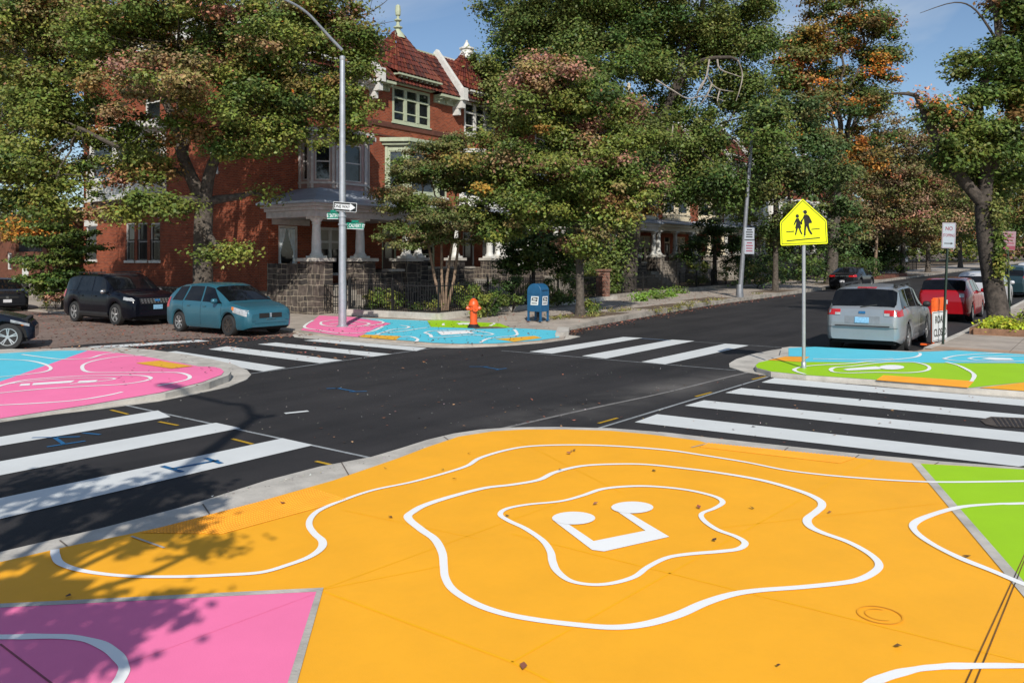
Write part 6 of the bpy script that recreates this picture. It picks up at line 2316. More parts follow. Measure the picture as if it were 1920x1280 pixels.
    def seams(s, xs, z0, z1f):
        """dark shut lines of the doors"""
        mb = MB()
        for sd in (1, -1):
            for x in xs:
                q = [s.S(x, k, sd, .003) for k in np.linspace(.6, 4.0, 9)]
                for a, b in zip(q, q[1:]):
                    mb.add([a + Vector((-.006, 0, 0)), a + Vector((.006, 0, 0)), b + Vector((.006, 0, 0)), b + Vector((-.006, 0, 0))], [(0, 1, 2, 3)])
        mb.build('door_seam', M['under'], s.T, local=True)

HEAD_S = R(-90)                                  # pointing down the side street
# ---- teal hatchback
vibe = dict(L=4.37, W=1.77, H=1.56, r=.315, ax=(-1.30, 1.30), z0=.21, spokes=7, rim='rear',
            belt=[(-2.2, .92), (-1.6, .98), (0, .95), (1.1, .93), (1.5, .91), (1.95, .82), (2.12, .74), (2.19, .64)],
            top=[(-2.19, .72), (-2.14, .98), (-2.05, 1.08), (-1.62, 1.42), (-1.3, 1.50), (-.6, 1.555), (0, 1.55), (.35, 1.50), (.75, 1.30), (1.28, 1.0), (1.6, .95), (1.92, .88), (2.08, .81), (2.15, .75), (2.19, .66)])
c = Car('teal blue hatchback parked on leaves in front of the brick corner house', 'car', 15.36, 22.55, HEAD_S, vibe, 'p_blue')
c.side_glass([(-1.02, -.12, -.14, -.85), (-.04, 1.0, .42, -.06), (-1.72, -1.1, -.95, -1.42)])
c.screen('windscreen', .44, 1.22)
c.screen('rear_window', -1.98, -1.6)
for sd in (1, -1):
    c.patch('headlight', 'lamp_clear', 1.56, 2.1, .72, .875, .60, .775, sd, off=.008)
    c.patch('indicator_lamp', 'lamp_amber', 1.50, 1.60, .80, .88, .76, .86, sd, off=.009)
    c.patch('tail_lamp', 'lamp_red', -2.12, -1.85, .75, 1.05, .78, 1.1, sd)
for y0, y1 in ((.05, .40), (-.40, -.05)):
    c.endpiece('grille', 'under', True, y0, y1, .55, .69)
c.endpiece('emblem', 'galv', True, -.025, .025, .57, .69, out=.02)
c.endpiece('bumper_intake', 'under', True, -.55, .55, .31, .40)
for y0, y1 in ((.52, .66), (-.66, -.52)):
    c.endpiece('fog_lamp', 'trim_black', True, y0, y1, .36, .47, out=.014)
c.endpiece('number_plate', 'plate', True, -.16, .16, .37, .52, out=.03)
c.mirrors(.72, 1.0)
c.handles((-.72, .12), .86)
c.seams((-.08, .98, -1.05), 0, 0)
# ---- big black suv
suv = dict(L=5.0, W=1.99, H=1.79, r=.375, ax=(-1.47, 1.43), z0=.26, spokes=5, twin=True, rnd=.8, tumble=.78,
           belt=[(-2.5, 1.05), (-1.6, 1.13), (0, 1.10), (1.0, 1.10), (1.6, 1.08), (2.25, 1.0), (2.5, .78)],
           top=[(-2.5, .80), (-2.46, 1.12), (-2.36, 1.3), (-2.1, 1.66), (-1.8, 1.74), (-1.0, 1.785), (0, 1.78), (.35, 1.74), (.6, 1.62), (1.2, 1.19), (1.6, 1.15), (2.2, 1.06), (2.4, .96), (2.5, .78)])
c = Car('large black suv with a chrome studded grille parked behind the teal hatchback', 'suv', 15.55, 29.35, HEAD_S, suv, 'p_black')
c.side_glass([(-1.2, -.2, -.24, -1.05), (-.1, .95, .5, -.12), (-2.05, -1.32, -1.18, -1.9)])
c.screen('windscreen', .5, 1.14)
c.screen('rear_window', -2.3, -2.05)
for sd in (1, -1):
    c.patch('headlight', 'lamp_clear', 2.0, 2.43, .90, 1.0, .86, .955, sd, off=.01)
    c.patch('tail_lamp', 'lamp_red', -2.44, -2.15, .9, 1.15, .92, 1.2, sd)
    c.patch('sill_cladding', 'trim_black', -1.0, .98, .28, .44, .28, .44, sd, off=.012)
g_ = c.endpiece('grille', 'trim_black', True, -.62, .62, .76, .95)
mb = MB()
for k in range(3):
    for j in range(11):
        y = -.55 + j * .11
        x = c.edge_x(abs(y), .80 + k * .06, 1) + .02
        mb.cbox((x, y, .80 + k * .055), (.02, .045, .026))
mb.build('chrome_stud', M['chrome'], g_, local=True)
c.endpiece('emblem', 'mark_blue', True, -.09, .09, .84, .91, out=.03)
c.endpiece('skid_plate', 'galv_dull', True, -.62, .62, .37, .43, out=.025)
c.endpiece('bumper_intake', 'trim_black', True, -.7, .7, .45, .56)
c.endpiece('number_plate', 'plate_blue', True, -.16, .16, .57, .72, out=.03)
mb = MB()
for sd in (1, -1):
    mb.bar((-1.7, sd * .66, 1.80), (.2, sd * .66, 1.82), .04, .04)
mb.build('roof_rail', M['trim_black'], c.T, local=True)
c.mirrors(.78, 1.13, 'chrome')
c.handles((-.85, .1), .98)
c.seams((-.15, .98, -1.12), 0, 0)
# ---- dark hatchback at the far left
golf = dict(L=4.25, W=1.79, H=1.45, r=.315, ax=(-1.3, 1.3), z0=.2, spokes=5,
            belt=[(-2.13, .88), (0, .92), (1.1, .90), (1.5, .87), (1.95, .76), (2.125, .60)],
            top=[(-2.13, .7), (-2.08, .95), (-1.9, 1.15), (-1.6, 1.36), (-1.2, 1.42), (-.4, 1.455), (.1, 1.44), (.35, 1.39), (1.15, .98), (1.5, .91), (1.95, .79), (2.08, .70), (2.125, .60)])
g_ = gp(14, 585, 0)
hv = -Vector((g_.x, g_.y)).normalized()
hg = math.atan2(hv.y, hv.x) + R(8)
c = Car('dark grey hatchback parked at the left edge beyond the low stone wall', 'car', g_.x - math.cos(hg) * 2.12, g_.y - math.sin(hg) * 2.12, hg, golf, 'p_dark')
c.side_glass([(-.95, -.1, -.12, -.85), (-.02, .9, .38, -.04)])
c.screen('windscreen', .38, 1.1)
for sd in (1, -1):
    c.patch('headlight', 'lamp_clear', 1.62, 2.05, .68, .79, .60, .70, sd, off=.008)
c.endpiece('grille', 'under', True, -.42, .42, .60, .68)
c.endpiece('emblem', 'chrome', True, -.05, .05, .59, .69, out=.03)
c.endpiece('bumper_intake', 'under', True, -.66, .66, .26, .38)
c.endpiece('chrome_strip', 'galv_dull', True, -.7, .7, .225, .25, out=.016)
c.endpiece('number_plate', 'plate', True, -.16, .16, .42, .55, out=.03)
c.mirrors(.75, .96)
# ---- dark sedan nosing in at the left
sed = dict(L=4.75, W=1.85, H=1.45, r=.335, ax=(-1.2, 1.80), rnd=1.35, z0=.19, spokes=5, twin=True,
           belt=[(-2.4, .9), (0, .93), (1.1, .9), (1.6, .87), (2.15, .74), (2.375, .56)],
           top=[(-2.375, .8), (-2.3, 1.0), (-1.6, 1.08), (-.9, 1.36), (-.2, 1.45), (.2, 1.43), (1.1, .99), (1.6, .92), (2.1, .78), (2.3, .67), (2.375, .56)])
hn = YAW - R(64)
wp = gp(14, 657, 0)
hx, hy = math.cos(hn), math.sin(hn)
c = Car('dark navy car with twin spoke wheels nosing in beside the blue and pink corner', 'car', wp.x - hx * 1.80 - hy * .90, wp.y - hy * 1.80 + hx * .90, hn, sed, 'p_navy')
c.side_glass([(-1.1, -.2, -.3, -.8), (-.1, .9, .3, -.2)])
c.screen('windscreen', .3, 1.06)
for sd in (1, -1):
    c.patch('headlight', 'lamp_clear', 1.86, 2.26, .70, .77, .58, .645, sd, off=.008)
    c.patch('side_marker', 'lamp_amber', 1.86, 2.14, .655, .69, .60, .63, sd, off=.01)
c.endpiece('grille', 'under', True, -.3, .3, .36, .50)
c.mirrors(.7, .97)
c.seams((.95,), 0, 0)
# ---- silver wagon, tail towards us
wag = dict(L=4.78, W=1.82, H=1.64, r=.335, ax=(-1.37, 1.37), z0=.23, spokes=5, rnd=.85, tumble=.76,
           belt=[(-2.39, 1.0), (-1.5, 1.06), (0, 1.0), (1.1, .98), (1.6, .95), (2.2, .82), (2.39, .64)],
           top=[(-2.39, .72), (-2.36, 1.03), (-2.26, 1.12), (-1.93, 1.52), (-1.7, 1.575), (-1.0, 1.61), (-.2, 1.62), (.2, 1.58), (.5, 1.45), (1.1, 1.03), (1.6, .98), (2.1, .86), (2.3, .76), (2.39, .64)])
c = Car('silver station wagon parked tail on behind the green and blue corner', 'car', 23.47, 5.14, R(1.6), wag, 'p_silver')
c.side_glass([(-1.15, -.2, -.24, -1.05), (-.1, .95, .42, -.12), (-2.0, -1.28, -1.14, -1.78)])
c.screen('windscreen', .4, 1.05)
c.screen('rear_window', -2.27, -1.93, .02)
for sd in (1, -1):
    tl = c.patch('tail_lamp', 'lamp_red', -2.33, -2.02, .88, 1.0, .90, 1.06, sd, off=.01)
    c.endpiece('tail_lamp', 'lamp_red', False, *sorted((sd * .50, sd * .80)), .90, 1.04, out=.016)
    c.endpiece('reversing_lamp', 'lamp_clear', False, *sorted((sd * .50, sd * .62)), .90, .96, out=.02)
    c.endpiece('reflector', 'lamp_red', False, *sorted((sd * .70, sd * .78)), .42, .60, out=.014)
    c.patch('sill_cladding', 'galv_dull', -1.0, .95, .24, .38, .24, .38, sd, off=.012)
c.endpiece('bumper', 'p_silver', False, -.80, .80, .37, .62, out=.06)
c.endpiece('bumper_skirt', 'galv_dull', False, -.78, .78, .22, .36, out=.05)
c.endpiece('plate_recess', 'galv_dull', False, -.40, .40, .70, .88, out=.006)
c.endpiece('tailgate_seam', 'under', False, -.62, .62, .635, .655, out=.02)
c.endpiece('number_plate', 'plate_blue', False, -.16, .16, .72, .86, out=.03)
c.endpiece('emblem', 'mark_blue', False, -.075, .075, .945, 1.0, out=.02)
c.endpiece('brake_lamp', 'lamp_red', False, -.22, .22, 1.545, 1.575, out=.03)
mb = MB()
mb.bar((-2.31, .05, 1.10), (-2.24, -.32, 1.16), .02, .02)
mb.build('wiper', M['trim_black'], c.T, local=True)
mb = MB()
for sd in (1, -1):
    mb.bar((-1.75, sd * .62, 1.635), (.25, sd * .62, 1.665), .05, .045)
    for x in (-1.6, -.7, .15):
        mb.box(x - .12, x + .12, sd * .62 - .03, sd * .62 + .03, 1.56, 1.64)
mb.build('roof_rail', M['trim_black'], c.T, local=True)
c.mirrors(.72, 1.04, 'trim_black')
c.handles((-.85, .1), .9)
c.seams((-.15, .98, -1.12), 0, 0)
for sd in (1, -1):
    mb = MB()
    mb.box(-1.95, -1.91, sd * .72 - .14, sd * .72 + .14, .05, .3)
    mb.build('mud_flap', M['under'], c.T, local=True)
# ---- red hatchback
red = dict(L=4.1, W=1.70, H=1.52, r=.30, ax=(-1.22, 1.25), z0=.2, spokes=7, rnd=.9,
           belt=[(-2.05, .95), (-1.5, 1.02), (0, .97), (1.0, .93), (1.9, .74), (2.05, .6)],
           top=[(-2.05, .7), (-2.02, 1.0), (-1.94, 1.1), (-1.68, 1.44), (-1.4, 1.49), (-.5, 1.52), (.2, 1.49), (.5, 1.38), (1.3, .96), (1.7, .86), (1.95, .74), (2.05, .6)])
def small_hatch(label, u, v, paint, roof=None, spec=red):
    c = Car(label, 'car', u, v, 0.0, spec, paint)
    c.side_glass([(-.95, -.1, -.14, -.88), (-.0, .95, .42, -.04)])
    c.screen('rear_window', -spec['L'] / 2 + .1, -spec['L'] / 2 + .38, .02)
    c.screen('windscreen', .5, 1.2)
    h = spec['H'] / 1.52
    for sd in (1, -1):
        c.patch('tail_lamp', 'lamp_red', -spec['L'] / 2 + .06, -spec['L'] / 2 + .32, .84 * h, 1.08 * h, .9 * h, 1.15 * h, sd, off=.01)
    c.endpiece('bumper_skirt', 'trim_black', False, -.62, .62, .22, .34, out=.05)
    c.endpiece('number_plate', 'plate', False, -.16, .16, .62, .76, out=.03)
    c.mirrors(.7, 1.0 * h)
    c.seams((-.05, .95), 0, 0)
    return c
c = small_hatch('red hatchback parked in front of the silver wagon behind the road closed sign', 33.85, 5.0, 'p_red')
c.endpiece('reversing_lamp', 'lamp_clear', False, -.66, -.52, .86, .98, out=.02)
wht = dict(red, L=4.6, W=1.85, H=1.60, r=.34, ax=(-1.33, 1.38))
wht['top'] = [(-2.3, .75), (-2.27, 1.05), (-2.15, 1.16), (-1.75, 1.52), (-1.4, 1.57), (-.5, 1.60), (.2, 1.57), (.6, 1.42), (1.4, 1.02), (1.8, .95), (2.15, .82), (2.3, .64)]
wht['belt'] = [(-2.3, 1.0), (-1.6, 1.08), (0, 1.03), (1.1, .99), (2.1, .80), (2.3, .64)]
small_hatch('pearl white crossover behind the leaning street tree', 41.3, 4.85, 'p_white', spec=wht)
teal = dict(wht, H=1.68)
teal['top'] = [(a, b + .08 if b > 1.2 else b) for a, b in wht['top']]
small_hatch('dark teal suv at the right edge beyond the white crossover', 52.3, 4.85, 'p_teal', spec=teal)
small_hatch('pale far car topmost at the right edge of the parked row', 66.0, 4.85, 'p_white', spec=teal)
# ---- black sedan on the far side
bs = dict(L=4.9, W=1.86, H=1.46, r=.335, ax=(-1.42, 1.42), z0=.2, spokes=5,
          belt=[(-2.45, .92), (0, .95), (1.2, .92), (2.2, .78), (2.45, .58)],
          top=[(-2.45, .78), (-2.41, 1.02), (-1.75, 1.10), (-1.0, 1.38), (-.2, 1.46), (.3, 1.43), (1.2, 1.0), (1.7, .94), (2.2, .8), (2.45, .58)])
c = Car('black sedan parked alone on the far side of the avenue', 'car', 56.9, 14.3, 0.0, bs, 'p_dark')
c.side_glass([(-1.1, -.15, -.25, -.75), (-.05, .98, .35, -.15)])
c.screen('rear_window', -1.72, -1.02)
for sd in (1, -1):
    c.endpiece('tail_lamp', 'lamp_red', False, *sorted((sd * .42, sd * .78)), .82, .93, out=.014)
    c.patch('tail_lamp', 'lamp_red', -2.43, -2.2, .82, .95, .84, .97, sd, off=.01)
c.endpiece('chrome_strip', 'chrome', False, -.40, .40, .86, .90, out=.016)
c.endpiece('number_plate', 'plate', False, -.16, .16, .48, .62, out=.02)
c.mirrors(.75, 1.0)

# ================================================================ signs, posts, lamps
def text(par, s, size, Mx, m, bold=.0, name='lettering', align='CENTER', sx=1.0):
    cu = bpy.data.curves.new(name, 'FONT')
    cu.body = s
    cu.size = size
    cu.align_x = align
    cu.align_y = 'CENTER'
    cu.offset = bold
    cu.extrude = .0008
    cu.materials.append(M[m])
    tmp = bpy.data.objects.new(name, cu)
    COL.objects.link(tmp)
    me = bpy.data.meshes.new_from_object(tmp.evaluated_get(bpy.context.evaluated_depsgraph_get()))
    bpy.data.objects.remove(tmp)
    bpy.data.curves.remove(cu)
    o = bpy.data.objects.new(name, me)
    COL.objects.link(o)
    o.parent = par
    o.matrix_local = WM[par].inverted() @ Mx @ Matrix.Diagonal((sx, 1, 1, 1))
    WM[o] = WM[par].copy()
    return o

def plane_frame(c, yaw, roll=0.0):
    """frame with x to the reader's right, y up and z towards the reader; yaw turns it from facing the camera"""
    fwd = Vector((FWD[0], FWD[1], 0))
    zax = -(Matrix.Rotation(yaw, 3, 'Z') @ fwd)
    y = Vector((0, 0, 1))
    x = y.cross(zax)
    F = Matrix((x, y, zax)).transposed().to_4x4()
    return Matrix.Translation(Vector(c)) @ F @ Matrix.Rotation(roll, 4, 'Z')

def plate(par, Mx, poly, m, th=.004, z=0.0, name='sign_face'):
    mb = MB()
    mb.prism([(p[0], p[1]) for p in poly], z - th, z)
    mb.xf(Mx)
    return mb.build(name, M[m], par)

def rrect(w, h, r=.03, n=4):
    out = []
    for cx, cy, a0 in ((w / 2 - r, h / 2 - r, 0), (-w / 2 + r, h / 2 - r, 90), (-w / 2 + r, -h / 2 + r, 180), (w / 2 - r, -h / 2 + r, 270)):
        for k in range(n + 1):
            a = R(a0 + 90 * k / n)
            out.append((cx + r * math.cos(a), cy + r * math.sin(a)))
    return out

def disc(cx, cy, r, n=14, ry=None):
    return [(cx + r * math.cos(a), cy + (ry or r) * math.sin(a)) for a in np.linspace(0, 2 * math.pi, n, endpoint=False)]

def stroke(poly, w):
    """outline band of a convex polygon as separate quads"""
    inn = offset_poly(poly, w)
    n = len(poly)
    return [[poly[i], poly[(i + 1) % n], inn[(i + 1) % n], inn[i]] for i in range(n)]

# ---- street lamp on the far corner with the street signs
lb = gp(642, 612, ZF)
lb.z = ZF
T = thing('street_lamp', 'silver street lamp carrying the one way sign over the pink and blue corner', 'street lamp', lb)
hp = 8.85
mb = MB()
mb.tube([lb + Vector((0, 0, 0)), lb + Vector((0, 0, hp))], [.135, .085], 16)
mb.lathe([(.2, 0), (.2, .03), (.15, .05)], tuple(lb), 16)
mb.lathe([(.09, 0), (.1, .03), (.1, .12), (.05, .16)], tuple(lb + Vector((0, 0, hp - .05))), 12)
mb.lathe([(.146, 0), (.146, .05)], tuple(lb + Vector((0, 0, 3.62))), 14)
mb.lathe([(.146, 0), (.146, .05)], tuple(lb + Vector((0, 0, 3.35))), 14)
mb.build('pole', M['galv'], T, smooth=40)
Zl = lb.x * FWD[0] + lb.y * FWD[1]
arm = [at(641, 94, Zl), at(620, 72, Zl - .3), at(600, 50, Zl - .6), at(575, 24, Zl - 1), at(545, 5, Zl - 1.5), at(510, -9, Zl - 2.0)]
mb = MB()
sp_ = smooth_path(arm, k=4)
mb.tube(sp_, list(np.linspace(.055, .035, len(sp_))), 10)
mb.build('mast_arm', M['galv'], T, smooth=50)
hd = arm[-1]
dv = (arm[-1] - arm[-2]).normalized()
mb = MB()
for k in range(7):
    pass
mb.tube([hd, hd + dv * .12, hd + dv * .4, hd + dv * .75, hd + dv * .85], [.05, .1, .15, .12, .03], 10)
mb.build('lamp_head', M['galv_dull'], T, smooth=50)
mb = MB()
mb.lathe([(.11, 0), (.09, -.06), (.02, -.09)], tuple(hd + dv * .45 + Vector((0, 0, -.12))), 12)
mb.build('lamp_lens', M['lamp_clear'], T, smooth=50)
mb = MB()
mb.lathe([(.105, 0), (.105, .1)], tuple(lb + Vector((0, 0, 4.55))), 12)
mb.build('tag_band', M['mark_yellow'], T)
# one way sign
def oneway(par, Mx):
    W_, H_ = .915, .305
    plate(par, Mx, rrect(W_, H_, .03), 'sign_white')
    plate(par, Mx, rrect(W_ - .03, H_ - .03, .025), 'sign_black', z=.003)
    ar = [(-.40, .083), (.2, .083), (.2, .125), (.41, 0), (.2, -.125), (.2, -.083), (-.40, -.083)]
    plate(par, Mx, ar, 'sign_white', z=.006, name='arrow')
    text(par, 'ONE WAY', .135, Mx @ Matrix.Translation((-.105, 0, .0075)), 'sign_black', .003, sx=.98)
Ts = thing('one_way_sign', 'black one way sign with a white arrow strapped to the street lamp', 'traffic sign', at(646.5, 388, Zl - .17))
oneway(Ts, plane_frame(at(646.5, 388, Zl - .18), R(-22), R(-5)))
def blade(label, c, yaw, words, w, roll=0.0):
    Tb = thing('street_name_sign', label, 'street sign', c)
    Mx = plane_frame(c, yaw, roll)
    mb = MB()
    mb.prism(rrect(w, .205, .02), -.012, .0)
    mb.xf(Mx)
    mb.build('sign_blade', M['sign_green'], Tb)
    text(Tb, words, .16, Mx @ Matrix.Translation((0, 0, .0015)), 'sign_white', .003, sx=.74)
    mb = MB()
    mb.cbox((0, -.1, -.006), (w, .02, .02))
    mb.xf(Mx)
    mb.build('sign_edge', M['sign_white'], Tb)
    mb = MB()
    mb.cbox((.0, .15, -.006), (.26, .07, .05))
    mb.xf(Mx)
    mb.build('bracket', M['sign_green'], Tb)
blade('small green street name sign for E 26th St left of the lamp pole', at(627, 404.5, Zl - .05), R(33), 'E 26TH ST', .5, R(2))
blade('green street name sign for N Calvert St right of the lamp pole', at(665.5, 423.5, Zl - .05), R(-26), 'N. CALVERT ST', .70, R(-3))

# ---- school crossing sign
sbp = gp(1507, 690, ZR)
T = thing('school_crossing_sign', 'yellow school crossing sign on a steel post in the green corner', 'traffic sign', sbp)
Zs = sbp.x * FWD[0] + sbp.y * FWD[1]
mb = MB()
topz = at(1507, 380, Zs).z
mb.tube([sbp, Vector((sbp.x, sbp.y, topz))], .036, 12)
mb.lathe([(.05, 0), (.05, .12), (.038, .13)], tuple(sbp), 12)
mb.build('post', M['galv'], T, smooth=50)
k_ = Zs / FPX
Mx = plane_frame(at(1506.5, 417, Zs - .06), R(8), R(2.4))
def sp3(x, y):
    return ((x - 386.5) / 3.0482 * k_ / math.cos(R(8)), (235 - y) / 3.0482 * k_)
def P3(*pts):
    return [sp3(*p) for p in pts]
pent = P3((386.5, 99), (526, 228), (528, 362), (245, 362), (247, 228))[::-1]
def rounded(poly, r):
    out = []
    n = len(poly)
    for i in range(n):
        a, b, c_ = Vector(poly[i - 1]), Vector(poly[i]), Vector(poly[(i + 1) % n])
        p, q = b + (a - b).normalized() * r, b + (c_ - b).normalized() * r
        for t in (0, .25, .5, .75, 1):
            out.append(tuple(p * (1 - t) ** 2 + b * 2 * t * (1 - t) + q * t * t))
    return out
rp = rounded(pent, .035)
plate(T, Mx, rp, 'sign_yellow')
mb = MB()
area = sum(a[0] * b[1] - a[1] * b[0] for a, b in zip(rp, rp[1:] + rp[:1]))
inner = offset_poly(rp, .025 if area > 0 else -.025)
for q in stroke(inner, .012 if area > 0 else -.012):
    mb.prism(q, 0, .0025)
mb.xf(Mx)
mb.build('border_line', M['sign_black'], T)
mb = MB()
def poly3(*pts):
    mb.prism(P3(*pts), 0.0, .0028)
mb.prism([sp3(399 + 11 * math.cos(a), 177 + 12 * math.sin(a)) for a in np.linspace(0, 6.28, 16, endpoint=False)], 0, .0028)
mb.prism([sp3(351 + 10 * math.cos(a), 198 + 10.5 * math.sin(a)) for a in np.linspace(0, 6.28, 16, endpoint=False)], 0, .0028)
poly3((389, 192), (409, 190), (420, 200), (421, 235), (418, 252), (392, 252), (390, 225))        # adult body
poly3((409, 192), (421, 198), (437, 232), (436, 241), (420, 241), (420, 214))                    # bag arm
poly3((391, 194), (392, 208), (378, 232), (369, 228), (372, 222), (380, 216))                    # arm to the child
poly3((391, 250), (405, 250), (398, 282), (396, 310), (385, 310), (388, 280))                    # legs
poly3((402, 250), (418, 250), (424, 278), (438, 302), (429, 308), (414, 286))
poly3((344, 211), (359, 210), (363, 232), (373, 266), (335, 268), (343, 236))                    # child dress
poly3((344, 212), (346, 224), (334, 246), (326, 248), (336, 224))
poly3((359, 212), (366, 228), (378, 238), (374, 244), (361, 236))
poly3((340, 267), (352, 267), (344, 288), (340, 304), (331, 305), (336, 288))
poly3((356, 267), (366, 266), (371, 285), (378, 301), (371, 304), (362, 288))
poly3((366, 232), (378, 226), (379, 246), (368, 248))                                            # satchel
mb.xf(Mx)
mb.build('walking_figures', M['sign_black'], T)
mb = MB()
for q in (((281, 283), (328, 281), (328, 287), (281, 288)), ((432, 274), (482, 271), (482, 276), (432, 279)), ((281, 334), (482, 323), (482, 329), (281, 340))):
    mb.prism(P3(*q), 0, .0028)
mb.xf(Mx)
mb.build('crosswalk_line', M['sign_black'], T)
mb = MB()
for y in (.22, -.28):
    mb.lathe([(.012, 0), (.012, .012)], (0, y, 0), 8)
mb.xf(Mx)
mb.build('bolt', M['galv_dull'], T)

# ---- no stopping sign
b_ = gp(1768, 645, ZR + .02)
T = thing('no_stopping_sign', 'white no stopping sign on a dark green post beside the silver wagon', 'traffic sign', b_)
Zn = b_.x * FWD[0] + b_.y * FWD[1]
mb = MB()
tp = at(1778, 430, Zn)
mb.bar(b_, tp, .055, .04)
for k in range(14):
    q = b_.lerp(tp, (k + .5) / 14)
mb.build('post', M['post_green'], T)
kk = Zn / FPX
Mx = plane_frame(at(1779, 441.5, Zn - .05), R(-12), R(-2))
w_, h_ = 23.5 * kk, 48 * kk
plate(T, Mx, rrect(w_, h_, .02), 'sign_grey')
mb = MB()
for q in stroke(rrect(w_ - .02, h_ - .02, .015)[::1], .008):
    mb.prism(q, 0, .002)
mb.xf(Mx)
mb.build('border_line', M['sign_red'], T)
text(T, 'NO', .135, Mx @ Matrix.Translation((0, .17, .003)), 'sign_red', .002, sx=.8)
text(T, 'STOPPING', .105, Mx @ Matrix.Translation((0, .0, .003)), 'sign_red', .001, sx=.55)
plate(T, Mx, [(-.1, -.19), (.05, -.19), (.05, -.172), (.11, -.2), (.05, -.228), (.05, -.21), (-.1, -.21)], 'sign_black', z=.003, name='arrow', th=.003)
# ---- parking sign behind the tree
bq = Vector((36.5, 3.45, rise(36.5) + .12))
T = thing('parking_sign', 'faded red and white parking sign on a dark post right of the leaning tree', 'traffic sign', bq)
Zq = bq.x * FWD[0] + bq.y * FWD[1]
mb = MB()
mb.bar(bq, at(1889, 440, Zq), .07, .05)
mb.build('post', M['post_green'], T)
kk = Zq / FPX
Mx = plane_frame(at(1891, 451, Zq - .06), R(-12), R(-3))
plate(T, Mx, rrect(24 * kk, 35 * kk, .02), 'sign_pink')
mb = MB()
for y, w in ((.24, .3), (.12, .36), (.02, .3), (-.1, .38)):
    mb.prism([(-w / 2, y - .022), (w / 2, y - .022), (w / 2, y + .022), (-w / 2, y + .022)], 0, .002)
mb.prism([(-.24, -.34), (.24, -.34), (.24, -.2), (-.24, -.2)], 0, .002)
mb.xf(Mx)
mb.build('red_print', M['sign_red'], T)
# ---- road closed barricade
T = thing('road_barricade', 'white road closed sign with an orange plastic top beside the silver wagon', 'barricade', tuple((gp(1755, 640, ZR + .02))))
p1, p2 = Vector((23.55, 3.5, ZR + .02)), Vector((24.75, 3.36, ZR + .02))
A0 = at(1730, 640, 21.2)
p1 = gp(1737, 648, ZR + .03)
p2 = gp(1776, 638.5, ZR + .03)
d_ = (p2 - p1)
d_.z = 0
d_.normalize()
Lq = 1.12
p1 = p2 - d_ * Lq
n_ = Vector((d_.y, -d_.x, 0))
if n_.dot(Vector((FWD[0], FWD[1], 0))) > 0:
    n_ = -n_
zq = ZR + .1
Fm = Matrix((d_, Vector((0, 0, 1)), n_)).transposed().to_4x4()
Mx = Matrix.Translation(p1 + d_ * Lq / 2 + Vector((0, 0, .42))) @ Fm
plate(T, Mx, rrect(Lq, .76, .03), 'sign_white', th=.01)
mb = MB()
for q in stroke(rrect(Lq - .04, .72, .025), .014):
    mb.prism(q, 0, .003)
mb.xf(Mx)
mb.build('border_line', M['sign_black'], T)
text(T, 'ROAD', .27, Mx @ Matrix.Translation((.0, .16, .004)), 'sign_black', .004, sx=1.0)
text(T, 'CLOSED', .27, Mx @ Matrix.Translation((.0, -.17, .004)), 'sign_black', .004, sx=.95)
mb = MB()
mb.cbox((.1, .53, -.06), (.85, .28, .1))
mb.cbox((.1, .69, -.06), (.7, .06, .09))
for x in (-.45, -.15, .15, .45):
    mb.cbox((x * .8 + .1, .53, -.06), (.05, .31, .13))
for x in (-.36, .44):
    mb.cbox((x, -.05, -.06), (.07, .9, .06))
    mb.cbox((x, -.47, -.1), (.08, .05, .5))
mb.xf(Mx)
mb.build('plastic_frame', M['barrier_orange'], T, bevel=.01)
# ---- leaning lamp post farther up
b_ = Vector((40.8, 15.75, rise(40.8) + .16))
T = thing('street_lamp', 'tall thin lamp post with two small notices among the avenue trees', 'street lamp', b_)
Zp = b_.x * FWD[0] + b_.y * FWD[1]
mb = MB()
tp = at(1412, 222, Zp)
mb.tube([b_, b_.lerp(tp, .3), tp], [.13, .11, .075], 12)
mb.lathe([(.2, 0), (.2, .08), (.16, .6), (.15, .65)], tuple(b_), 12)
mb.build('pole', M['galv_dull'], T, smooth=40)
kk = Zp / FPX
for (cy, hh, mm, lab, dk) in ((438, 22, 'sign_grey', 'upper pale notice on the tall thin lamp post', 'sign_black'), (463.5, 25, 'sign_grey', 'lower pale notice with red print on the tall thin lamp post', 'sign_red')):
    Tn = thing('parking_sign', lab, 'traffic sign', at(1405, cy, Zp - .2))
    Mx = plane_frame(at(1405, cy, Zp - .17), R(-8), R(-1))
    plate(Tn, Mx, rrect(18 * kk, hh * kk, .02), mm)
    mb = MB()
    for q in range(4):
        y = (.32 - .2 * q) * hh * kk
        w = (.13, .17, .15, .16)[q]
        mb.prism([(-w, y - .03), (w, y - .03), (w, y + .03), (-w, y + .03)], 0, .002)
    mb.xf(Mx)
    mb.build('print_line', M[dk], Tn)
# ---- far small yellow sign and white yard sign
c_ = at(1867, 458, 100)
b_ = Vector((c_.x, c_.y, rise(c_.x) + .1))
T = thing('school_crossing_sign', 'tiny far yellow sign between the leaning trunk and the parking sign', 'traffic sign', b_)
mb = MB()
mb.tube([b_, c_ + Vector((0, 0, .3))], .04, 6)
mb.build('post', M['galv'], T)
Mx = plane_frame(c_, 0)
plate(T, Mx, [(-.42, -.42), (.42, -.42), (.42, .1), (0, .5), (-.42, .1)], 'sign_yellow')
plate(T, Mx, disc(.1, .12, .08) , 'sign_black', z=.01, name='walking_figures')
plate(T, Mx, [(-.2, -.25), (-.1, -.25), (0, -.05), (.15, -.25), (.22, -.25), (.14, .04), (-.08, .04)], 'sign_black', z=.01, name='walking_figures')
b_ = at(1687, 512, 80)
b_.z = rise(b_.x) + .15
T = thing('yard_sign', 'white cross shaped yard sign post in front of the far hedge', 'yard sign', b_)
mb = MB()
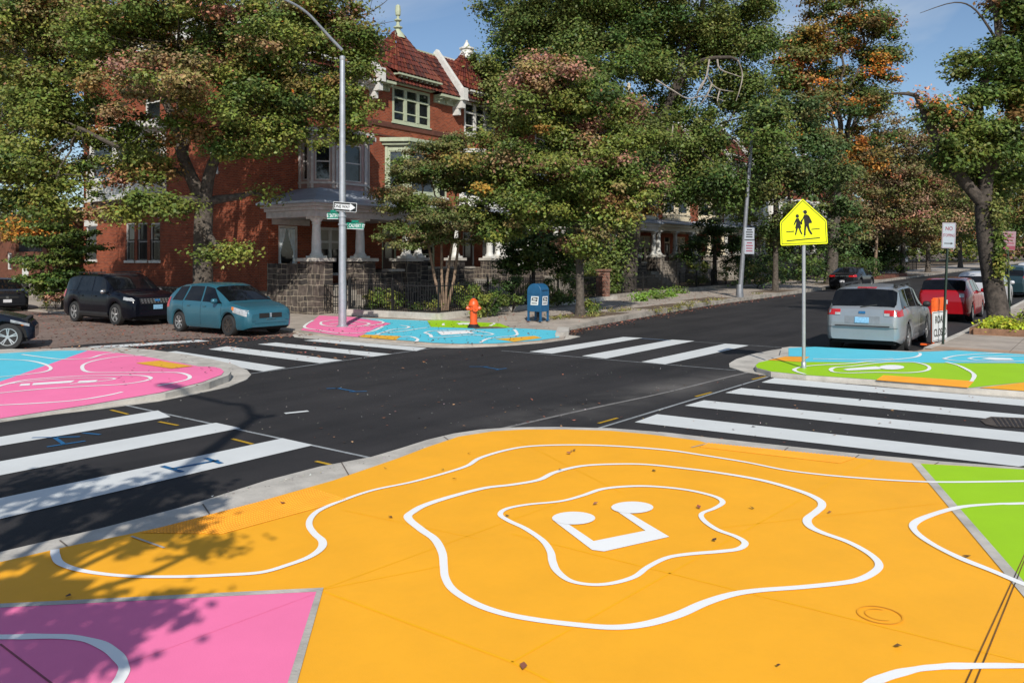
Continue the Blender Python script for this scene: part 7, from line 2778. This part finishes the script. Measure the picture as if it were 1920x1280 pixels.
mb.bar(b_, b_ + Vector((0, 0, 3.1)), .11, .11)
q = b_ + Vector((0, 0, 2.75))
rr = Vector((RGT[0], RGT[1], 0))
mb.bar(q - rr * .35, q + rr * .9, .1, .09)
mb.build('post', M['white'], T)
mb = MB()
mb.bar(q + rr * .45 + Vector((0, 0, -1.5)), q + rr * .45 + Vector((0, 0, -.2)), .7, .03, up=tuple(FWD) + (0,))
mb.build('sign_panel', M['sign_grey'], T)

# ---- hydrant
hb = gp(888, 614, ZF + .016)
T = thing('fire_hydrant', 'bright orange fire hydrant on the green and blue mural', 'fire hydrant', hb)
s_ = 1.04
mb = MB()
prof = [(.135, .1), (.135, .13), (.115, .15), (.115, .52), (.15, .54), (.15, .57), (.13, .59), (.13, .66), (.165, .68), (.165, .72), (.15, .74), (.14, .80), (.10, .86), (.055, .89), (.05, .91)]
mb.lathe([(r * s_, z * s_) for r, z in prof], tuple(hb), 18)
mb.build('barrel', M['hydrant'], T, smooth=35)
mb = MB()
mb.lathe([(.045, .91 * s_), (.045, .96 * s_), (.03, .985 * s_)], tuple(hb), 5)
mb.build('operating_nut', M['hydrant_base'], T)
for vec, r, L_ in (((RGT[0], RGT[1]), .055, .21), ((-RGT[0], -RGT[1]), .055, .21), ((-FWD[0] * .9 + RGT[0] * .3, -FWD[1] * .9 + RGT[1] * .3), .085, .2)):
    dd = Vector((vec[0], vec[1], 0)).normalized()
    o_ = hb + Vector((0, 0, .60 * s_))
    mb = MB()
    mb.tube([o_ + dd * .1, o_ + dd * (L_ - .04)], r, 12)
    mb.tube([o_ + dd * (L_ - .045), o_ + dd * (L_ + .01)], r * 1.25, 8)
    mb.tube([o_ + dd * (L_ + .008), o_ + dd * (L_ + .04)], r * .4, 5)
    mb.build('nozzle_cap', M['hydrant'], T, smooth=40)
mb = MB()
mb.lathe([(.2, 0), (.2, .05), (.16, .06), (.16, .11), (.13, .115)], tuple(hb), 12)
mb.build('base_flange', M['hydrant_base'], T)
mb = MB()
mb.prism([(hb.x + x, hb.y + y) for x, y in ((-.3, -.35), (.5, -.95), (.75, -.4), (.1, .3))], ZF - .01, ZF + .022)
tag(mb.build('hydrant_pit', M['earth']), 'bare dark patch with leaves at the foot of the orange hydrant', 'ground patch', kind='structure')

# ---- mailbox
g_ = gp(1009, 601, ZK)
mu, mv = g_.x, g_.y
T = thing('mailbox', 'blue street mailbox on four legs with white eagle labels', 'mailbox', (mu, mv, ZK))
z_ = ZK + rise(mu)
w, d2 = .58, .50                                 # along the side street, along the avenue
prof = []
hw = w / 2
zs, zc = .32, 1.02
prof = [(-hw, zs), (hw, zs), (hw, zc)] + [(hw * math.cos(a), zc + .27 * math.sin(a)) for a in np.linspace(0, math.pi, 13)][1:-1] + [(-hw, zc)]
mb = MB()
n = len(prof)
mb.add([(mu - d2 / 2, mv + y, z_ + z) for y, z in prof] + [(mu + d2 / 2, mv + y, z_ + z) for y, z in prof],
       [tuple(range(n - 1, -1, -1)), tuple(range(n, 2 * n))] + [(i, (i + 1) % n, n + (i + 1) % n, n + i) for i in range(n)])
mb.build('body', M['mail_blue'], T, smooth=35, bevel=.012)
mb = MB()
mb.box(mu - d2 / 2 - .012, mu - d2 / 2 - .002, mv - hw + .03, mv + hw - .03, z_ + .92, z_ + .95)
mb.box(mu - d2 / 2 + .05, mu + d2 / 2 - .05, mv - hw - .03, mv - hw - .002, z_ + 1.06, z_ + 1.1)
mb.build('pull_handle', M['mail_blue'], T)
for x in (-1, 1):
    for y in (-1, 1):
        mb = MB()
        cx_, cy_ = mu + x * (d2 / 2 - .035), mv + y * (hw - .035)
        mb.box(cx_ - .03, cx_ + .03, cy_ - .03, cy_ + .03, z_ + .02, z_ + .319)
        mb.box(cx_ - .06, cx_ + .06, cy_ - .06, cy_ + .06, z_, z_ + .02)
        mb.build('leg', M['mail_blue'], T)
mb = MB()
mb.tube([(mu, mv, z_), (mu, mv, z_ + .318)], .05, 10)
mb.build('mail_pedestal', M['iron'], T)
for Mx in (Matrix.Translation((mu - d2 / 2 - .006, mv - .02, z_ + .70)) @ Matrix(((0, 0, -1), (-1, 0, 0), (0, 1, 0))).to_4x4(), Matrix.Translation((mu - .02, mv - hw - .006, z_ + .70)) @ Matrix(((1, 0, 0), (0, 0, -1), (0, 1, 0))).to_4x4()):
    lb_ = plate(T, Mx, [(-.16, -.15), (.15, -.15), (.18, .15), (-.13, .15)], 'sign_white', name='label_panel')
    mb = MB()
    mb.prism([(-.125, -.03), (.115, -.03), (.145, .115), (-.095, .115)], .0, .003)
    mb.prism([(-.12, -.105), (.11, -.105), (.115, -.075), (-.115, -.075)], .0, .003)
    mb.xf(Mx)
    mb.build('eagle_emblem', M['sign_black'], lb_)
    mb = MB()
    mb.prism([(-.10, .09), (.03, .085), (.12, .06), (.05, .05), (-.085, .035), (-.03, .06)], .004, .006)
    mb.prism([(-.115, .005), (.02, .02), (.115, .03), (.03, -.01), (-.12, -.018)], .004, .006)
    mb.xf(Mx)
    mb.build('eagle_emblem', M['sign_white'], lb_)

# ---- iron fence round the corner garden
def fence(label, pts, h, base_h, step=.12):
    p0 = Vector((*pts[0], 0))
    T = thing('iron_fence', label, 'fence', (pts[0][0], pts[0][1], ZK))
    rails, pk_ = MB(), MB()
    for a, b in zip(pts, pts[1:]):
        a, b = Vector((*a, rise(a[0]))), Vector((*b, rise(b[0])))
        L = (b - a).length
        n = int(L / step)
        for z in (base_h + .1, base_h + h - .12):
            rails.bar(a + Vector((0, 0, z)), b + Vector((0, 0, z)), .03, .035)
        for k in range(n + 1):
            q = a.lerp(b, k / n)
            pk_.box(q.x - .009, q.x + .009, q.y - .009, q.y + .009, q.z + base_h, q.z + base_h + h)
    rails.build('rail', M['iron'], T)
    pk_.build('picket_panel', M['iron'], T)
    seen = []
    for a, b in zip(pts, pts[1:]):
        L = (Vector(b) - Vector(a)).length
        m_ = max(1, round(L / 2.4))
        for k in range(m_ + 1):
            q = Vector(a).lerp(Vector(b), k / m_)
            if any((q - s2_).length < .2 for s2_ in seen):
                continue
            seen.append(q)
            mb = MB()
            z = rise(q.x) + base_h
            mb.box(q.x - .03, q.x + .03, q.y - .03, q.y + .03, z, z + h + .06)
            mb.lathe([(.02, 0), (.04, .03), (.03, .07), (.005, .1)], (q.x, q.y, z + h + .06), 8)
            mb.build('post', M['iron'], T)
fence('black iron picket fence from the stone porch round to the mailbox', [(22.35, 24.6), (22.55, 20.1), (28.5, 20.2), (35.5, 20.6)], 1.15, ZK + .12)
fence('black iron fence in the shade between the brick pier and the lamp post', [(38.3, 21.2), (52, 21.0)], 1.1, ZK)
fence('far black iron fence behind the yard sign', [(70, 20.5), (112, 20.5)], 1.4, ZK, .25)
# gate with its bowed rails
T = thing('iron_gate', 'low black iron gate with bowed rails at the stone porch steps', 'gate', (22.25, 26.2, ZK))
mb = MB()
ga_, gb_ = Vector((22.2, 26.1, 0)), Vector((22.33, 24.65, 0))
for zb in (.45, .75, 1.12):
    pts_ = [ga_.lerp(gb_, t) + Vector((0, 0, ZK + zb - .10 * math.sin(math.pi * t))) for t in np.linspace(0, 1, 9)]
    mb.tube(pts_, .02, 6)
for k in range(13):
    t = k / 12
    q = ga_.lerp(gb_, t)
    mb.box(q.x - .01, q.x + .01, q.y - .01, q.y + .01, ZK + .1, ZK + 1.16 - .1 * math.sin(math.pi * t))
mb.build('bar_panel', M['iron'], T)
for q in (ga_, gb_):
    mb = MB()
    mb.tube([(q.x, q.y, ZK), (q.x, q.y, ZK + 1.35)], .035, 8)
    mb.build('post', M['iron'], T)
# low stone kerb under the fence
mb = MB()
pts_ = [(22.2, 24.55), (22.4, 20.0), (28.5, 20.05), (36.3, 20.5)]
for a, b in zip(pts_, pts_[1:]):
    a, b = Vector((*a, ZK + .05 + rise(a[0]))), Vector((*b, ZK + .05 + rise(b[0])))
    mb.bar(a, b, .26, .24)
tag(mb.build('garden_kerb', M['concrete']), 'low concrete kerb under the iron fence', 'garden kerb')
# raised front gardens
mb = MB()
for a, b in ((22.5, 36.2), (38.0, 120)):
    mb.prism([(a, 20.2 if a < 30 else 21.4), (b, 20.6 if a < 30 else 21.4), (b, 29.05), (a if a > 30 else 22.7, 25.0 if a < 30 else 29.05)] if a > 30 else [(22.6, 20.25), (36.2, 20.7), (36.2, 29.05), (28, 29.05), (28, 24.4), (24.5, 24.4), (22.5, 24.5)], -.02, .24)
warp(mb)
tag(mb.build('garden_ground', M['earth']), 'brown earth of the front gardens', 'garden ground', kind='structure')
# brick pier
b_ = gp(1130.5, 560, .2)
T = thing('brick_pier', 'salmon red brick gate pier on the sidewalk beside the ivy', 'pier', (b_.x, b_.y, rise(b_.x) + .15))
z = rise(b_.x) + .15
mb = MB()
mb.box(b_.x - .25, b_.x + .25, b_.y - .25, b_.y + .25, z, z + 1.42)
mb.build('shaft', M['brick_pier'], T)
mb = MB()
mb.box(b_.x - .31, b_.x + .31, b_.y - .31, b_.y + .31, z + 1.422, z + 1.52)
mb.build('cap', M['brick_pier'], T)
# low stone border of the garden by the pier
mb = MB()
for a, b in (((36.3, 21.0), (44, 21.0)), ((44, 21.0), (52, 20.8))):
    mb.bar((*a, ZK + rise(a[0]) + .08), (*b, ZK + rise(b[0]) + .08), .3, .22)
tag(mb.build('garden_border', M['concrete_dark']), 'low stone border of the garden right of the brick pier', 'garden border')
# ---- the lamp post beside the camera whose shadow crosses the road
fork_sh = gp(473, 786)
hp2 = 8.6
Lb = fork_sh - ld * (hp2 / math.sin(SUN_EL))
Lb.z = ZN
T = thing('street_lamp', 'silver street lamp on the orange corner that throws its forked shadow over the crosswalk', 'street lamp', Lb)
mb = MB()
mb.tube([Lb, Lb + Vector((0, 0, hp2 + .2))], [.135, .085], 14)
mb.lathe([(.2, 0), (.2, .03), (.15, .05)], tuple(Lb), 14)
mb.build('pole', M['galv'], T, smooth=40)
top2 = Lb + Vector((0, 0, hp2))
def back(px, py):
    """a point above whose shadow falls at the pixel, in the vertical sheet of the lamp's arm"""
    g = gp(px, py)
    z = hp2 + (1.2 if px < 470 else .15)
    return g - ld * (z / math.sin(SUN_EL))
arm2 = [top2, (top2 + back(425, 752)) / 2 + Vector((0, 0, .25)), gp(425, 756) - ld * ((hp2 + 1.0) / math.sin(SUN_EL)), gp(345, 738) - ld * ((hp2 + 1.25) / math.sin(SUN_EL))]
mb = MB()
sp_ = smooth_path(arm2, k=4)
mb.tube(sp_, list(np.linspace(.06, .045, len(sp_))), 8)
mb.build('mast_arm', M['galv'], T, smooth=50)
mb = MB()
e_ = gp(512, 779) - ld * (hp2 / math.sin(SUN_EL))
mb.tube([top2, top2.lerp(e_, .6), e_], [.06, .05, .07], 8)
mb.build('camera_arm', M['galv'], T, smooth=50)
mb = MB()
dv = (arm2[-1] - arm2[-2]).normalized()
mb.tube([arm2[-1], arm2[-1] + dv * .15, arm2[-1] + dv * .5, arm2[-1] + dv * .7], [.05, .12, .12, .04], 8)
mb.build('lamp_head', M['galv_dull'], T, smooth=50)
Ts = thing('one_way_sign', 'one way sign strapped to the near street lamp on the orange corner', 'traffic sign', Lb + Vector((0, 0, 4.2)))
oneway(Ts, plane_frame(Lb + Vector((-RGT[0] * 0, 0, 4.2)) - Vector((FWD[0], FWD[1], 0)) * .16, R(0), 0))
